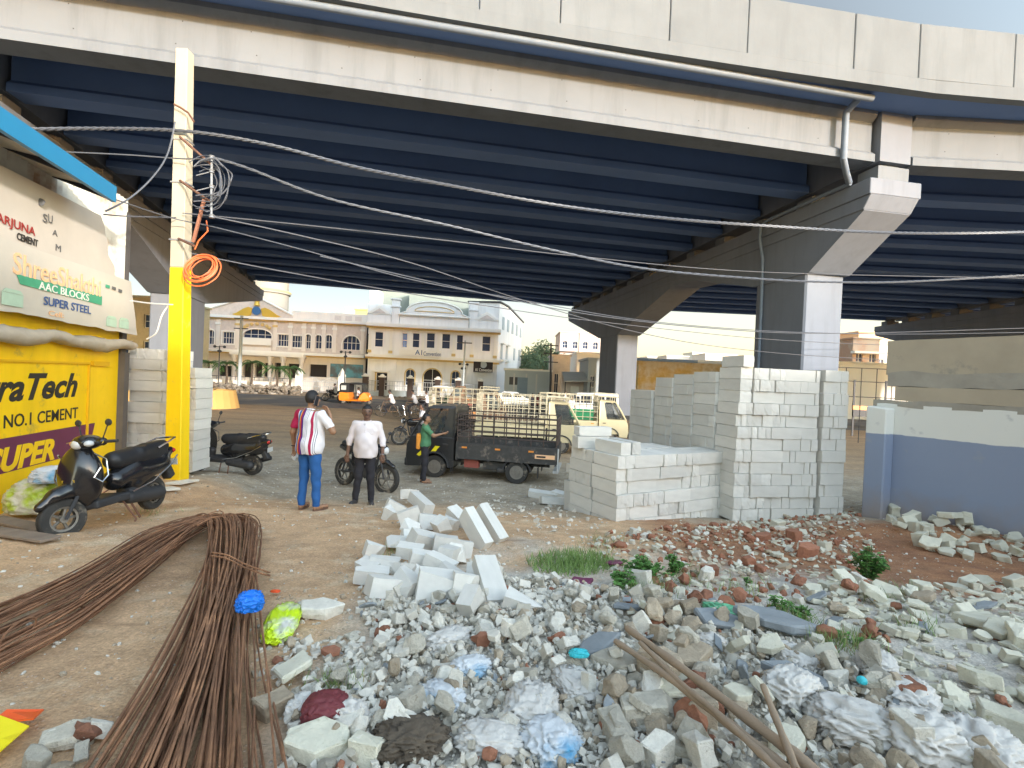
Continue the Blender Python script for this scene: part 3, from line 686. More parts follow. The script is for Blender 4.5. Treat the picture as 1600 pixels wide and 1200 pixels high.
for i in range(9):
    cx, cy = 336 + rr.uniform(-6, 10), 285 + rr.uniform(-8, 8); rx, ry = rr.uniform(22, 44), rr.uniform(28, 44); a0 = rr.uniform(-.6, .4); n_ = rr.choice((7, 9))
    pts = [A(cx - 18 + rx * math.cos(a0 + t * 1.0) * .9 + rr.uniform(-3, 3), cy + ry * math.sin(a0 + t * 1.0) + rr.uniform(-3, 3), 8.2 + rr.uniform(-.12, .12)) for t in np.linspace(-1.9, 1.9, n_)]
    cable('wire_loop', 'tangle of grey wire loops around the insulator rack', pts, rr.uniform(.007, .012), M_wire if i % 2 else M_wired, 'cable', 'tangled wire loops on the pole', seg=8)
mb = MB(); c0 = A(318, 418, 8.5)
for i in range(9):
    rx = .20 + .03 * i * .4 + rr.uniform(-.02, .02); o_ = Vector((rr.uniform(-.02, .02), rr.uniform(-.06, .04), rr.uniform(-.03, .01) - i * .004))
    mb.tube([o_ + Vector((math.cos(w) * rx * 1.0 - .02, .12 * math.sin(w * 1) + rr.uniform(-.01, .01), math.sin(w) * rx * .95)) for w in np.linspace(0, 2 * math.pi, 26)[:-1]], .011, 5, closed=True)
mb.tube([Vector((-.16, 0, .3)), Vector((-.10, 0, .45)), Vector((.05, 0, .62)), Vector((.02, 0, .8))], .011, 5)
T(mb.build('conduit_coil', M_orange, None, smooth=True, loc=c0), 'coil of orange conduit hanging on the pole', 'cable coil')
# ================================================================== RIGHT COMPOUND WALL
def wall_paint():
    m = mat('blue_white_wall_paint', (.66, .68, .67), .8, bump=.12, bscale=8); nt = m.node_tree; N = nt.nodes; L = nt.links; b = N['Principled BSDF']
    tc = N.new('ShaderNodeTexCoord'); sx = N.new('ShaderNodeSeparateXYZ'); L.new(tc.outputs['Object'], sx.inputs[0])
    def nz(s, d=4):
        n = N.new('ShaderNodeTexNoise'); n.inputs['Scale'].default_value = s; n.inputs['Detail'].default_value = d; L.new(tc.outputs['Object'], n.inputs['Vector']); return n.outputs['Fac']
    def mm(op, a, c):
        x = N.new('ShaderNodeMath'); x.operation = op
        for i, v in ((0, a), (1, c)):
            if isinstance(v, (int, float)): x.inputs[i].default_value = v
            else: L.new(v, x.inputs[i])
        return x.outputs[0]
    def mx(f, a, c):
        x = N.new('ShaderNodeMix'); x.data_type = 'RGBA'
        for i, v in ((6, a), (7, c)):
            if isinstance(v, tuple): x.inputs[i].default_value = (*v, 1)
            else: L.new(v, x.inputs[i])
        L.new(f, x.inputs[0]); return x.outputs[2]
    def rg(v, a, c):
        r = N.new('ShaderNodeMapRange'); r.inputs[1].default_value = a; r.inputs[2].default_value = c; L.new(v, r.inputs[0]); return r.outputs[0]
    z = mm('ADD', sx.outputs[2], mm('MULTIPLY', mm('SUBTRACT', nz(3), .5), .06))
    top = mm('ADD', sx.outputs[2], mm('MULTIPLY', mm('SUBTRACT', nz(2.2, 6), .5), .30))
    c = mx(rg(z, 1.90, 1.91), (.25, .30, .41), (.74, .74, .69))
    c = mx(mm('MULTIPLY', rg(nz(3.3, 8), .64, .70), .4), c, (.33, .34, .36))
    c = mx(rg(top, 2.43, 2.45), c, (.26, .24, .205))
    c = mx(mm('MULTIPLY', rg(mm('ADD', sx.outputs[2], mm('MULTIPLY', nz(5, 6), .5)), 1.30, .75), .75), c, (.30, .24, .19))
    L.new(c, b.inputs['Base Color']); return m
M_wallp = wall_paint()
M_rawc = mat('rough_raw_concrete', (.42, .36, .27), .92, var=.12, vscale=1.2, bump=.35, bscale=5, dirt=((.24, .24, .21), 1.1, .60))
M_rawg = mat('grey_cement_render', (.34, .315, .265), .95, var=.2, vscale=2, bump=.6, bscale=7)
c1 = Vector((6.30, 8.62, 0)); c2 = Vector((7.15, 6.75, 0)); wd = (c2 - c1).normalized(); wo = Vector((-wd.y, wd.x, 0))       # outward side away from the yard
if wo.x < 0: wo = -wo
cw = E('compound_wall', c1, 0, 'blue and white painted compound wall at the right edge', 'wall')
mb = MB(); Lw = 7.5
mb.prism([c1 + Vector((0, 0, .0)), c1 + wd * Lw, c1 + wd * Lw + UP * 2.40, c1 + UP * 2.42], wo * .35)
put(mb, 'painted_wall', M_wallp, cw, c1, bevel=.015)
mb = MB(); e = c1 - wd * .0; mb.prism([c1 + wd * .01 - wo * .0 + wo * .351, c1 + wd * .01 + wo * 6, c1 + wd * .01 + wo * 6 + UP * 2.4, c1 + wd * .01 + wo * .351 + UP * 2.4], wd * .3); put(mb, 'return_wall', M_wallp, cw, c1)
mb = MB(); mb.prism([c1 + wd * -.02 - wo * .24 + UP * .0, c1 + wd * .3 - wo * .24, c1 + wd * .3 - wo * .24 + UP * 2.33, c1 - wd * .02 - wo * .24 + UP * 2.36], wo * .239); put(mb, 'end_pillar', M_wallp, cw, c1, bevel=.02)
s_a = .35
# ragged cement cap on the painted wall
def rough_bar(p, d, L_, w, z0, z1, o, seed, amp=.03, seg=40):
    vs = []; n_ = seg + 1
    for i in range(n_):
        q = p + d * (L_ * i / seg)
        a = amp * mnoise.noise((i * .35, seed, 0)); b = amp * mnoise.noise((i * .3, seed, 9)); c = amp * .5 * mnoise.noise((i * .5, seed, 4))
        vs += [q + UP * (z0 + a) + o * c, q + UP * (z1 + b) + o * (c * .5), q + UP * (z1 + b * .8) + o * w, q + UP * (z0) + o * w]
    fs = [(4 * i + k, 4 * i + (k + 1) % 4, 4 * i + 4 + (k + 1) % 4, 4 * i + 4 + k) for i in range(seg) for k in range(4)] + [(0, 1, 2, 3), tuple(4 * seg + k for k in range(4))]
    m_ = MB(); m_.add(vs, fs); return m_
put(rough_bar(c1 - wd * .05, wd, Lw, .42, 2.36, 2.47, wo, 1, .03), 'cement_cap', M_rawg, cw, c1, smooth=30)
put(rough_bar(c1 + wd * .28, wd, Lw, .36, 2.471, 2.70, wo, 2, .012), 'base_slab', M_rawc, cw, c1)
put(rough_bar(c1 + wd * .16, wd, Lw, .5, 2.705, 2.93, wo * 1, 3, .05), 'grey_render_strip', M_rawg, cw, c1, smooth=30)
put(rough_bar(c1 + wd * .12 + wo * .02, wd, Lw, .5, 2.90, 3.47, wo, 4, .018), 'upper_wall', M_rawc, cw, c1, smooth=30)

# ================================================================== AERATED BLOCKS
M_aac = mat('aerated_block', (.66, .64, .585), .9, var=.07, vscale=2.5, bump=.3, bscale=45, rnd=.11, dirt=((.40, .37, .30), 3.5, .66))
BL = []        # (centre, (l,w,h), rotz, where)
def addb(c, s, rz, where, exact=0): BL.append((Vector(c), s, rz, where))
rs = random.Random(11)
def face_stack(P, ang, L_, layers, z0, where, depth=.6, jit=.018, lean=0, mode='mix', top_fill=0, side_ang=None):
    u = Vector((math.cos(ang), math.sin(ang), 0)); v = Vector((-math.sin(ang), math.cos(ang), 0))
    for k in range(layers):
        s = 0; wob = rs.uniform(-jit, jit) * 1.5; run = rs.choice((0, 1)); left = 0
        while s < L_ - .02:
            rem = L_ - s
            if left <= 0: run = 1 - run if rs.random() < .8 else run; left = rs.choice((1, 1, 2)) if run == 0 else rs.choice((2, 3, 4, 5, 6))
            if mode == 'side': run = 0 if rs.random() < .7 else 1
            if run == 0 and rem >= .58 and (where != 'tall' or rs.random() < .6): w = .6; d = .2
            else: w = min(rem, rs.choice((.1, .15, .15, .2, .2))); d = depth
            if rem - w < .08: w = rem
            left -= 1
            g = .006
            off = wob + rs.uniform(-jit, jit)
            if d == .2:
                for r_ in range(3 if k >= layers - 1 or top_fill or (s == 0 and where == 'low') else 1):
                    addb(P + u * (s + w / 2) + v * (off + .1 + r_ * .2) + Vector((0, 0, z0 + .2 * k + .1)), (w - g, .2 - g, .195), ang + rs.uniform(-.012, .012), where)
            else:
                addb(P + u * (s + w / 2) + v * (off + d / 2) + Vector((0, 0, z0 + .2 * k + .1)), (w - g, d - g, .195), ang + rs.uniform(-.012, .012), where)
            s += w
A0 = Vector((1.66, 7.6, 0)); aA = R(29); uA = Vector((math.cos(aA), math.sin(aA), 0)); vA = Vector((-uA.y, uA.x, 0))
zA0 = .24
face_stack(A0, aA, 2.55, 6, zA0, 'low', .6)
face_stack(A0 + vA * .615, aA, 1.9, 6, zA0, 'low', .6)
for k in range(1): pass
for i, (su, sv, kk) in enumerate(((.08, .78, 4), (.12, 1.24, 3), (.55, 1.24, 6), (1.0, 1.24, 5))):
    for k in range(kk): addb(A0 + uA * (su + rs.uniform(-.03, .03) + .1) + vA * (sv + rs.uniform(-.02, .02) + .1) + Vector((0, 0, zA0 - .05 + .2 * k + .1)), (.3 if i < 2 else .44, .22 if i else .5, .195), aA + rs.uniform(-.06, .06), 'low')
for k in range(3): addb(A0 + uA * (.18 + .1 * k) + vA * (1.3) + Vector((0, 0, zA0 + .78 + .15 * k)), (.25, .2, .148), aA + rs.uniform(-.2, .2), 'low')
zt_ = zA0 + 1.2
addb(A0 + uA * .17 + vA * .33 + UP * (zt_ + .1), (.2, .62, .195), aA + .02, 'lowtop'); addb(A0 + uA * .44 + vA * .36 + UP * (zt_ + .1), (.17, .62, .195), aA - .05, 'lowtop')
addb(A0 + uA * .2 + vA * .93 + UP * (zt_ + .1), (.62, .2, .195), aA - .1, 'lowtop'); addb(A0 + uA * .25 + vA * .95 + UP * (zt_ + .28), (.62, .2, .148), aA - .15, 'lowtop')
B0 = Vector((3.80, 8.38, 0)); aB = R(11); uB = Vector((math.cos(aB), math.sin(aB), 0)); vB = Vector((-math.sin(R(16)), math.cos(R(16)), 0))
face_stack(B0 + uB * .3, aB, 1.28, 13, .32, 'tall', .6)
face_stack(B0, aB, .3, 10, .32, 'tall', .6); 
for k in range(3): addb(B0 + uB * .17 + vB * .3 + UP * (.32 + 2.0 + .2 * k + .1), (.22, .6, .195), aB, 'tall')
addb(B0 + uB * .16 + vB * .25 + UP * (.32 + 2.7), (.2, .6, .19), aB, 'tall')
face_stack(B0 + uB * 1.62 - vB * .06, aB + .02, .50, 13, .34, 'tall', .6)
sd_ = math.atan2(vB.y, vB.x)
# left side, receding: faces look towards -x
def side_stack(P, L_, layers, z0, where, inset=.0, ztop=None):
    u = vB; v = Vector((u.y, -u.x, 0))
    for k in range(layers):
        s = 0
        while s < L_ - .02:
            rem = L_ - s; w = min(rem, rs.choice((.6, .6, .6, .2, .15)));
            if rem - w < .1: w = rem
            off = rs.uniform(-.012, .012)
            dd = .2 if w > .3 else .6
            addb(P + u * (s + w / 2) + v * (dd / 2 + off) + UP * (z0 + .2 * k + .1), (w - .003, dd - .003, .195), sd_ + rs.uniform(-.012, .012), where)
            if k == layers - 1 and dd == .2:
                for r_ in (1, 2): addb(P + u * (s + w / 2) + v * (.1 + r_ * .2) + UP * (z0 + .2 * k + .1), (w - .003, .197, .195), sd_, where)
            s += w
side_stack(B0 + vB * .605 + uB * .02, .62, 13, .24, 'side'); side_stack(B0 + vB * 1.23 - uB * .0, .62, 13, .19, 'side'); side_stack(B0 + vB * 1.855 - uB * .03, .62, 13, .12, 'side')
side_stack(B0 + vB * 2.52 - uB * .08, .9, 12, .03, 'side')
# stacks by the pole at the left
C1 = Vector((-7.20, 9.35, 0)); face_stack(C1, R(3), .84, 12, .42, 'pole', .6, .028); C2 = Vector((-6.42, 9.5, 0)); face_stack(C2, R(3), .40, 10, .50, 'pole', .6, .028); 
# unit block mesh variants
def unit_block(seed):
    r_ = random.Random(seed); bm = bmesh.new(); bmesh.ops.create_cube(bm, size=1)
    bmesh.ops.subdivide_edges(bm, edges=bm.edges[:], cuts=2, use_grid_fill=True)
    for v in bm.verts:
        ex = sum(abs(abs(c) - .5) < 1e-4 for c in v.co)
        if ex >= 2 and r_.random() < .30: v.co *= 1 - r_.uniform(.01, .045)
        else: v.co += Vector((r_.uniform(-1, 1), r_.uniform(-1, 1), r_.uniform(-1, 1))) * .004
    me = bpy.data.meshes.new('aerated_block'); bm.to_mesh(me); bm.free(); me.materials.append(M_aac); return me
UB = [unit_block(i) for i in range(9)]
def frag(seed):
    me = unit_block(seed + 50); r_ = random.Random(seed); bm = bmesh.new(); bm.from_mesh(me)
    for k in range(r_.choice((1, 2, 2))):
        n_ = Vector((r_.choice((-1, 1)) * r_.uniform(.4, 1), r_.choice((-1, 1)) * r_.uniform(.2, 1), r_.uniform(-.7, .9))).normalized()
        g = bmesh.ops.bisect_plane(bm, geom=bm.verts[:] + bm.edges[:] + bm.faces[:], plane_co=n_ * r_.uniform(.28, .42), plane_no=n_, clear_outer=True)
        es = [e for e in g['geom_cut'] if isinstance(e, bmesh.types.BMEdge)]
        bmesh.ops.contextual_create(bm, geom=es)
    bm.to_mesh(me); bm.free(); return me
FRAG = [frag(i) for i in range(6)]
WHERE = {'low': ('pale aerated block built into the low stack beside the tall stacks', 'blocks of the low stack'),
         'lowtop': ('loose pale aerated block lying on top of the low stack', 'blocks lying on the low stack'),
         'tall': ('pale aerated block in the front face of the tall stack', 'blocks in the front of the tall stack'),
         'side': ('aerated block in the receding left side of the tall stacks', 'blocks in the side of the tall stacks'),
         'pole': ('cream lit aerated block stacked behind the yellow pole', 'blocks stacked behind the yellow pole'),
         'pile': ('broken white aerated block tumbled in the pile beyond the rebar', 'tumbled blocks of the pile'),
         'truck': ('broken white block lying alone behind the black truck', 'broken blocks near the truck')}
# tumbled pile: (px, py, length, width, height, yaw, pitch, lift)
TP = [(615, 806, .34, .2, .22, 20, 30, .1), (640, 790, .5, .2, .2, 75, 15, .25), (657, 803, .6, .2, .18, -50, 12, .22), (640, 825, .3, .22, .34, 10, 70, .12), (668, 828, .3, .22, .22, 30, 10, .1), (612, 812, .25, .2, .22, -15, 20, .05),
      (690, 835, .3, .2, .2, 45, 60, .08), (705, 828, .26, .22, .2, 0, 10, .06), (718, 822, .5, .2, .16, -40, 25, .12), (755, 828, .4, .2, .15, 15, 8, .08), (742, 850, .62, .15, .25, -48, 38, .2), (765, 842, .62, .15, .26, -42, 42, .2),
      (650, 850, .4, .2, .15, 35, 12, .12), (665, 862, .45, .2, .18, 40, 20, .15), (625, 858, .35, .2, .15, 20, 8, .08), (585, 872, .3, .2, .22, 25, 15, .06), (600, 893, .42, .2, .16, 5, 5, .06), (640, 880, .38, .2, .18, 0, 6, .14),
      (695, 868, .3, .2, .2, 10, 8, .14), (700, 885, .42, .22, .22, 80, 12, .12), (655, 893, .28, .2, .26, 15, 12, .08), (628, 905, .35, .22, .2, 60, 20, .05), (688, 898, .42, .2, .16, -20, 15, .12), (716, 880, .3, .2, .24, 50, 20, .1), (722, 868, .24, .2, .2, 10, 10, .06),
      (580, 912, .42, .2, .18, 10, 8, .06), (598, 932, .36, .25, .22, 30, 14, .06), (632, 928, .34, .24, .22, -30, 18, .08), (680, 938, .42, .3, .28, 15, 10, .1), (726, 936, .3, .24, .26, 10, 8, .1), (765, 930, .72, .26, .16, -72, 22, .14), (700, 915, .34, .2, .16, -35, 12, .12), (660, 918, .28, .2, .16, 20, 30, .08),
      (745, 905, .3, .18, .2, 70, 30, .05), (820, 955, .45, .22, .14, -12, 12, .06), (735, 965, .28, .16, .26, 60, 60, .08), (575, 893, .3, .2, .14, -30, 10, .03), (648, 840, .4, .2, .2, 60, 35, .1)]
pile_objs = []
for (px, py, l, w, h, yaw, pit, lift) in TP: 
    p = gp(px, py, 0); d = ray(px, py); 
    q = Vector((0, 0, CAMZ)) + d * ((p - Vector((0, 0, CAMZ))).length / d.length - lift * .3); q.z = zg(q.x, q.y) + lift * .62 + h * .2
    BL.append((q, (l * .80 * (.80 if py > 870 else 1), w * .82 * (.82 if py > 870 else 1), h * .82 * (.78 if py > 870 else 1)), R(yaw), 'pile', R(pit)))
for (px, py, l, yaw) in ((848, 778, .6, -8), (868, 788, .62, 12), (880, 780, .5, -35)):
    p = gp(px, py); BL.append((Vector((p.x, p.y, p.z + .07)), (l, .2, .13), R(yaw), 'truck', R(4)))
def app_size(b):
    c, s = b[0], b[1]; d = (c - Vector((0, 0, CAMZ))).length; return max(s[0] * s[2], s[1] * s[2]) / d / d * (3 if b[3] in ('pile', 'truck', 'lowtop', 'pole') else 1)
order = sorted(range(len(BL)), key=lambda i: -app_size(BL[i]))
keep = set(order[:300]); stuff = MB(); rs2 = random.Random(4)
print('BLOCKS', len(BL))
for i, b in enumerate(BL):
    c, s, rz, wh = b[:4]; pit = b[4] if len(b) > 4 else 0
    if i in keep:
        o = bpy.data.objects.new('aerated_block', (FRAG[rs2.randrange(6)] if wh == 'pile' and s[0] < .36 else UB[rs2.randrange(9)])); COL.objects.link(o); o.location = c; o.scale = s; o.rotation_euler = (rs2.uniform(-.25, .25) if pit else 0, pit, rz)
        T(o, WHERE[wh][0], 'block', WHERE[wh][1])
    else: stuff.box(c, s, rz)
if stuff.v: T(stuff.build('aerated_blocks', M_aac, None), 'remaining pale aerated blocks in the farther parts of the stacks', 'blocks', None, 'stuff')
# ================================================================== UNSEEN HOUSES BEHIND THE PHOTOGRAPHER (added and sized to shade the yard)
M_plaster = mat('cream_plaster', (.52, .47, .38), .9, var=.08, vscale=.6, bump=.1, bscale=6, streak=.15)
M_glass = mat('dark_window_glass', (.03, .035, .045), .15, spec=.6)
for (x0, x1, h, lab) in ((-9, 6, 6.9, 'cream flat roofed house behind the camera, leftmost of its row'), (6.6, 26, 7.9, 'cream flat roofed house behind the camera, middle of its row'), (26.5, 60, 8.3, 'cream flat roofed house behind the camera, rightmost of its row')):
    o = E('house', ((x0 + x1) / 2, -14, 1), 0, lab, 'house', 'houses behind the camera')
    L_ = x1 - x0
    mb = MB(); mb.bb(-L_ / 2, L_ / 2, -8, 0, -1, h - 1.5); mb.build('wall', M_plaster, o)
    mb = MB(); mb.bb(-L_ / 2 - .2, L_ / 2 + .2, -8.2, .2, h - 1.499, h - 1.3); mb.bb(-L_ / 2, L_ / 2, -.15, 0, h - 1.299, h - 1); mb.build('roof', M_plaster, o)
    n_ = int(L_ / 3.5)
    for i in range(n_):
        for fl_ in range(2):
            x = -L_ / 2 + L_ * (i + .5) / n_; mb = MB(); mb.bb(x - .6, x + .6, .003, .04, .6 + fl_ * 3, 1.9 + fl_ * 3); mb.build('window', M_glass, o)
# ================================================================== SMOOTH SHAPES FROM DISTANCE FUNCTIONS
def V3(p): return np.array(p, float)
def cap(a, b, ra, rb=None):
    a, b = V3(a), V3(b); rb = ra if rb is None else rb
    def f(P):
        ab = b - a; t = np.clip(((P - a) @ ab) / max(ab @ ab, 1e-9), 0, 1); return np.linalg.norm(P - a - t[..., None] * ab, axis=-1) - (ra + (rb - ra) * t)
    r = max(ra, rb); f.bb = (np.minimum(a, b) - r, np.maximum(a, b) + r); return f
def ell(c, r):
    c, r = V3(c), V3(r)
    def f(P):
        q = (P - c) / r; k0 = np.linalg.norm(q, axis=-1); k1 = np.linalg.norm(q / r, axis=-1); return k0 * (k0 - 1) / np.maximum(k1, 1e-6)
    f.bb = (c - r, c + r); return f
def rbox(c, h, r=.02, rot=None):
    c, h = V3(c), V3(h); Rm = None if rot is None else np.array(Matrix.Rotation(rot[1], 3, rot[0]))
    def f(P):
        q = P - c
        if Rm is not None: q = q @ Rm
        q = np.abs(q) - (h - r); return np.linalg.norm(np.maximum(q, 0), axis=-1) + np.minimum(q.max(-1), 0) - r
    m = np.linalg.norm(h) if rot is not None else h
    f.bb = (c - m, c + m); return f
def U(*fs, k=.03):
    def f(P):
        d = fs[0](P)
        for g in fs[1:]:
            e = g(P); h = np.clip(.5 + .5 * (e - d) / k, 0, 1) if k else (e < d) * 1.; d = e * (1 - h) + d * h - k * h * (1 - h)
            d = d if k else d
        return d
    f.bb = (np.min([g.bb[0] for g in fs], 0), np.max([g.bb[1] for g in fs], 0)); return f
def U_(fs, k=.03):
    def f(P):
        d = fs[0](P)
        for g in fs[1:]:
            e = g(P); h = np.clip(.5 + .5 * (e - d) / k, 0, 1); d = e * (1 - h) + d * h; d = d - k * h * (1 - h)
        return d
    # (e weight): smooth minimum
    def g_(P):
        d = fs[0](P)
        for q in fs[1:]:
            e = q(P); h = np.maximum(k - np.abs(d - e), 0) / k; d = np.minimum(d, e) - h * h * k * .25
        return d
    g_.bb = (np.min([g.bb[0] for g in fs], 0), np.max([g.bb[1] for g in fs], 0)); return g_
def cut(f, p, n):           # keep the side opposite to n
    p, n = V3(p), V3(n) / np.linalg.norm(n)
    def g(P): return np.maximum(f(P), (P - p) @ n)
    g.bb = f.bb; return g
def sub(f, h_):
    def g(P): return np.maximum(f(P), -h_(P))
    g.bb = f.bb; return g
def wrin(f, a, s, ph=0):
    def g(P):
        q = P * s + ph
        return f(P) + a * (np.sin(q[..., 0] * 1.3 + 2 * np.sin(q[..., 2] * .7)) * np.sin(q[..., 1] * 1.1 + q[..., 2]) + .6 * np.sin(q[..., 2] * 2.1 + 1.7 * np.sin(q[..., 0] + q[..., 1])))
    g.bb = f.bb; return g
def infl(f, r):
    def g(P): return f(P) - r
    g.bb = (f.bb[0] - r, f.bb[1] + r); return g
def snet(f, h):
    lo, hi = f.bb[0] - 2.5 * h, f.bb[1] + 2.5 * h; n = np.ceil((hi - lo) / h).astype(int) + 1
    ax = [lo[i] + h * np.arange(n[i]) for i in range(3)]; G = np.stack(np.meshgrid(*ax, indexing='ij'), -1); D = f(G)
    ins = D < 0; shp = tuple(n - 1); acc = np.zeros(shp + (3,)); cnt = np.zeros(shp)
    crn = [(i, j, k) for i in (0, 1) for j in (0, 1) for k in (0, 1)]
    S = lambda A, c: A[c[0]:c[0] + shp[0], c[1]:c[1] + shp[1], c[2]:c[2] + shp[2]]
    for a in crn:
        for d in range(3):
            if a[d]: continue
            b = list(a); b[d] = 1; da, db = S(D, a), S(D, b); x = (da < 0) != (db < 0)
            t = np.where(x, da / np.where(x, da - db, 1), 0); p = np.zeros(shp + (3,)); p += np.array(a); p[..., d] += t
            acc += p * x[..., None]; cnt += x
    m = cnt > 0; idx = -np.ones(shp, int); idx[m] = np.arange(m.sum())
    ijk = np.argwhere(m); V = lo + h * (ijk + acc[m] / cnt[m][:, None]); Fs = []
    for d in range(3):
        u, v = (d + 1) % 3, (d + 2) % 3
        a = [slice(1, shp[q]) for q in range(3)]; a[d] = slice(0, shp[d]); b = list(a); b[d] = slice(1, shp[d] + 1)
        A_, B_ = ins[tuple(a)], ins[tuple(b)]; xs = np.argwhere(A_ != B_)
        off = np.array([1, 1, 1]); off[d] = 0; base = xs + off; flip = A_[tuple(xs.T)]
        def I(du, dv):
            q = base.copy(); q[:, u] -= du; q[:, v] -= dv; return idx[tuple(q.T)]
        q = np.stack([I(1, 1), I(0, 1), I(0, 0), I(1, 0)], 1); q[~flip] = q[~flip][:, ::-1]; Fs.append(q)
    return V, np.concatenate(Fs)
def smesh(name, parts, mats, parent=None, loc=None, xf=None):
    """parts: list of (sdf, cell, material index)"""
    mb = MB()
    for f, h, mi in parts:
        V, Q = snet(f, h); mb.add([tuple(v) for v in V], [tuple(int(i) for i in q) for q in Q if min(q) >= 0], mi)
    if xf is not None: mb.v = [tuple(xf @ Vector(v)) for v in mb.v]
    o = mb.build(name, mats, parent, smooth=80, loc=loc, fix=False); return o

# ================================================================== PEOPLE
M_skin = mat('brown_skin', (.30, .165, .095), .55, var=.05, vscale=20); M_skin2 = mat('dark_brown_skin', (.16, .085, .055), .55, var=.05, vscale=20)
M_hair = mat('black_hair', (.012, .011, .012), .55, bump=.4, bscale=90); M_white = mat('white_cotton', (.72, .66, .66), .85, var=.04, vscale=6, bump=.15, bscale=60)
M_jean = mat('blue_denim', srgb(32, 86, 146), .8, var=.12, vscale=9, bump=.2, bscale=80); M_blk = mat('black_cloth', (.022, .021, .027), .85, var=.1, vscale=8, bump=.15, bscale=60)
M_grn = mat('green_cotton', srgb(75, 125, 90), .85, var=.06, vscale=8); M_sand = mat('brown_sandal_leather', (.13, .07, .045), .7); M_shoe = mat('dark_grey_shoe', (.05, .045, .045), .6)
M_eye = mat('eye_dark', (.01, .01, .01), .3); M_lip = mat('lip', (.22, .09, .07), .6); M_met = mat('bright_metal', (.6, .6, .62), .25, .9); M_ph = mat('phone_glass', (.02, .02, .025), .1); M_pack = mat('white_plastic_packet', (.7, .72, .72), .4, bump=.6, bscale=25)
M_grey_cl = mat('grey_cotton', (.34, .34, .36), .85); M_ybag = mat('orange_bag', srgb(215, 140, 50), .7)
def stripes():
    m = mat('striped_shirt_cotton', (.7, .7, .7), .85, bump=.12, bscale=60); nt = m.node_tree; N = nt.nodes; L = nt.links; b = N['Principled BSDF']
    tc = N.new('ShaderNodeTexCoord'); sx = N.new('ShaderNodeSeparateXYZ'); L.new(tc.outputs['Object'], sx.inputs[0])
    mr = N.new('ShaderNodeMapRange'); mr.inputs[1].default_value = .185; mr.inputs[2].default_value = -.235; L.new(sx.outputs[0], mr.inputs[0])
    cr = N.new('ShaderNodeValToRGB'); cr.color_ramp.interpolation = 'CONSTANT'; L.new(mr.outputs[0], cr.inputs[0])
    Wt, Cr, Bl, Ye, Pu, Gy, Dk = (.74, .72, .74), srgb(165, 25, 70), srgb(55, 105, 170), srgb(240, 170, 60), srgb(80, 45, 130), (.30, .32, .42), (.04, .05, .09)
    st = [(0, Cr), (.08, Wt), (.12, Bl), (.22, Ye), (.27, Cr), (.35, Pu), (.42, Wt), (.46, Gy), (.475, Wt), (.51, Gy), (.525, Wt), (.56, Dk), (.572, Wt), (.68, Cr), (.76, Wt), (.80, Dk), (.812, Wt), (.84, Dk), (.852, Wt)]
    el = cr.color_ramp.elements; el[0].position = 0; el[0].color = (*st[0][1], 1); el[1].position = st[-1][0]; el[1].color = (*st[-1][1], 1)
    for p, c in st[1:-1]: e = el.new(p); e.color = (*c, 1)
    L.new(cr.outputs[0], b.inputs['Base Color']); return m
M_stripe = stripes(); M_plas_ = mat('dark_spectacle_frame', (.03, .025, .02), .4)
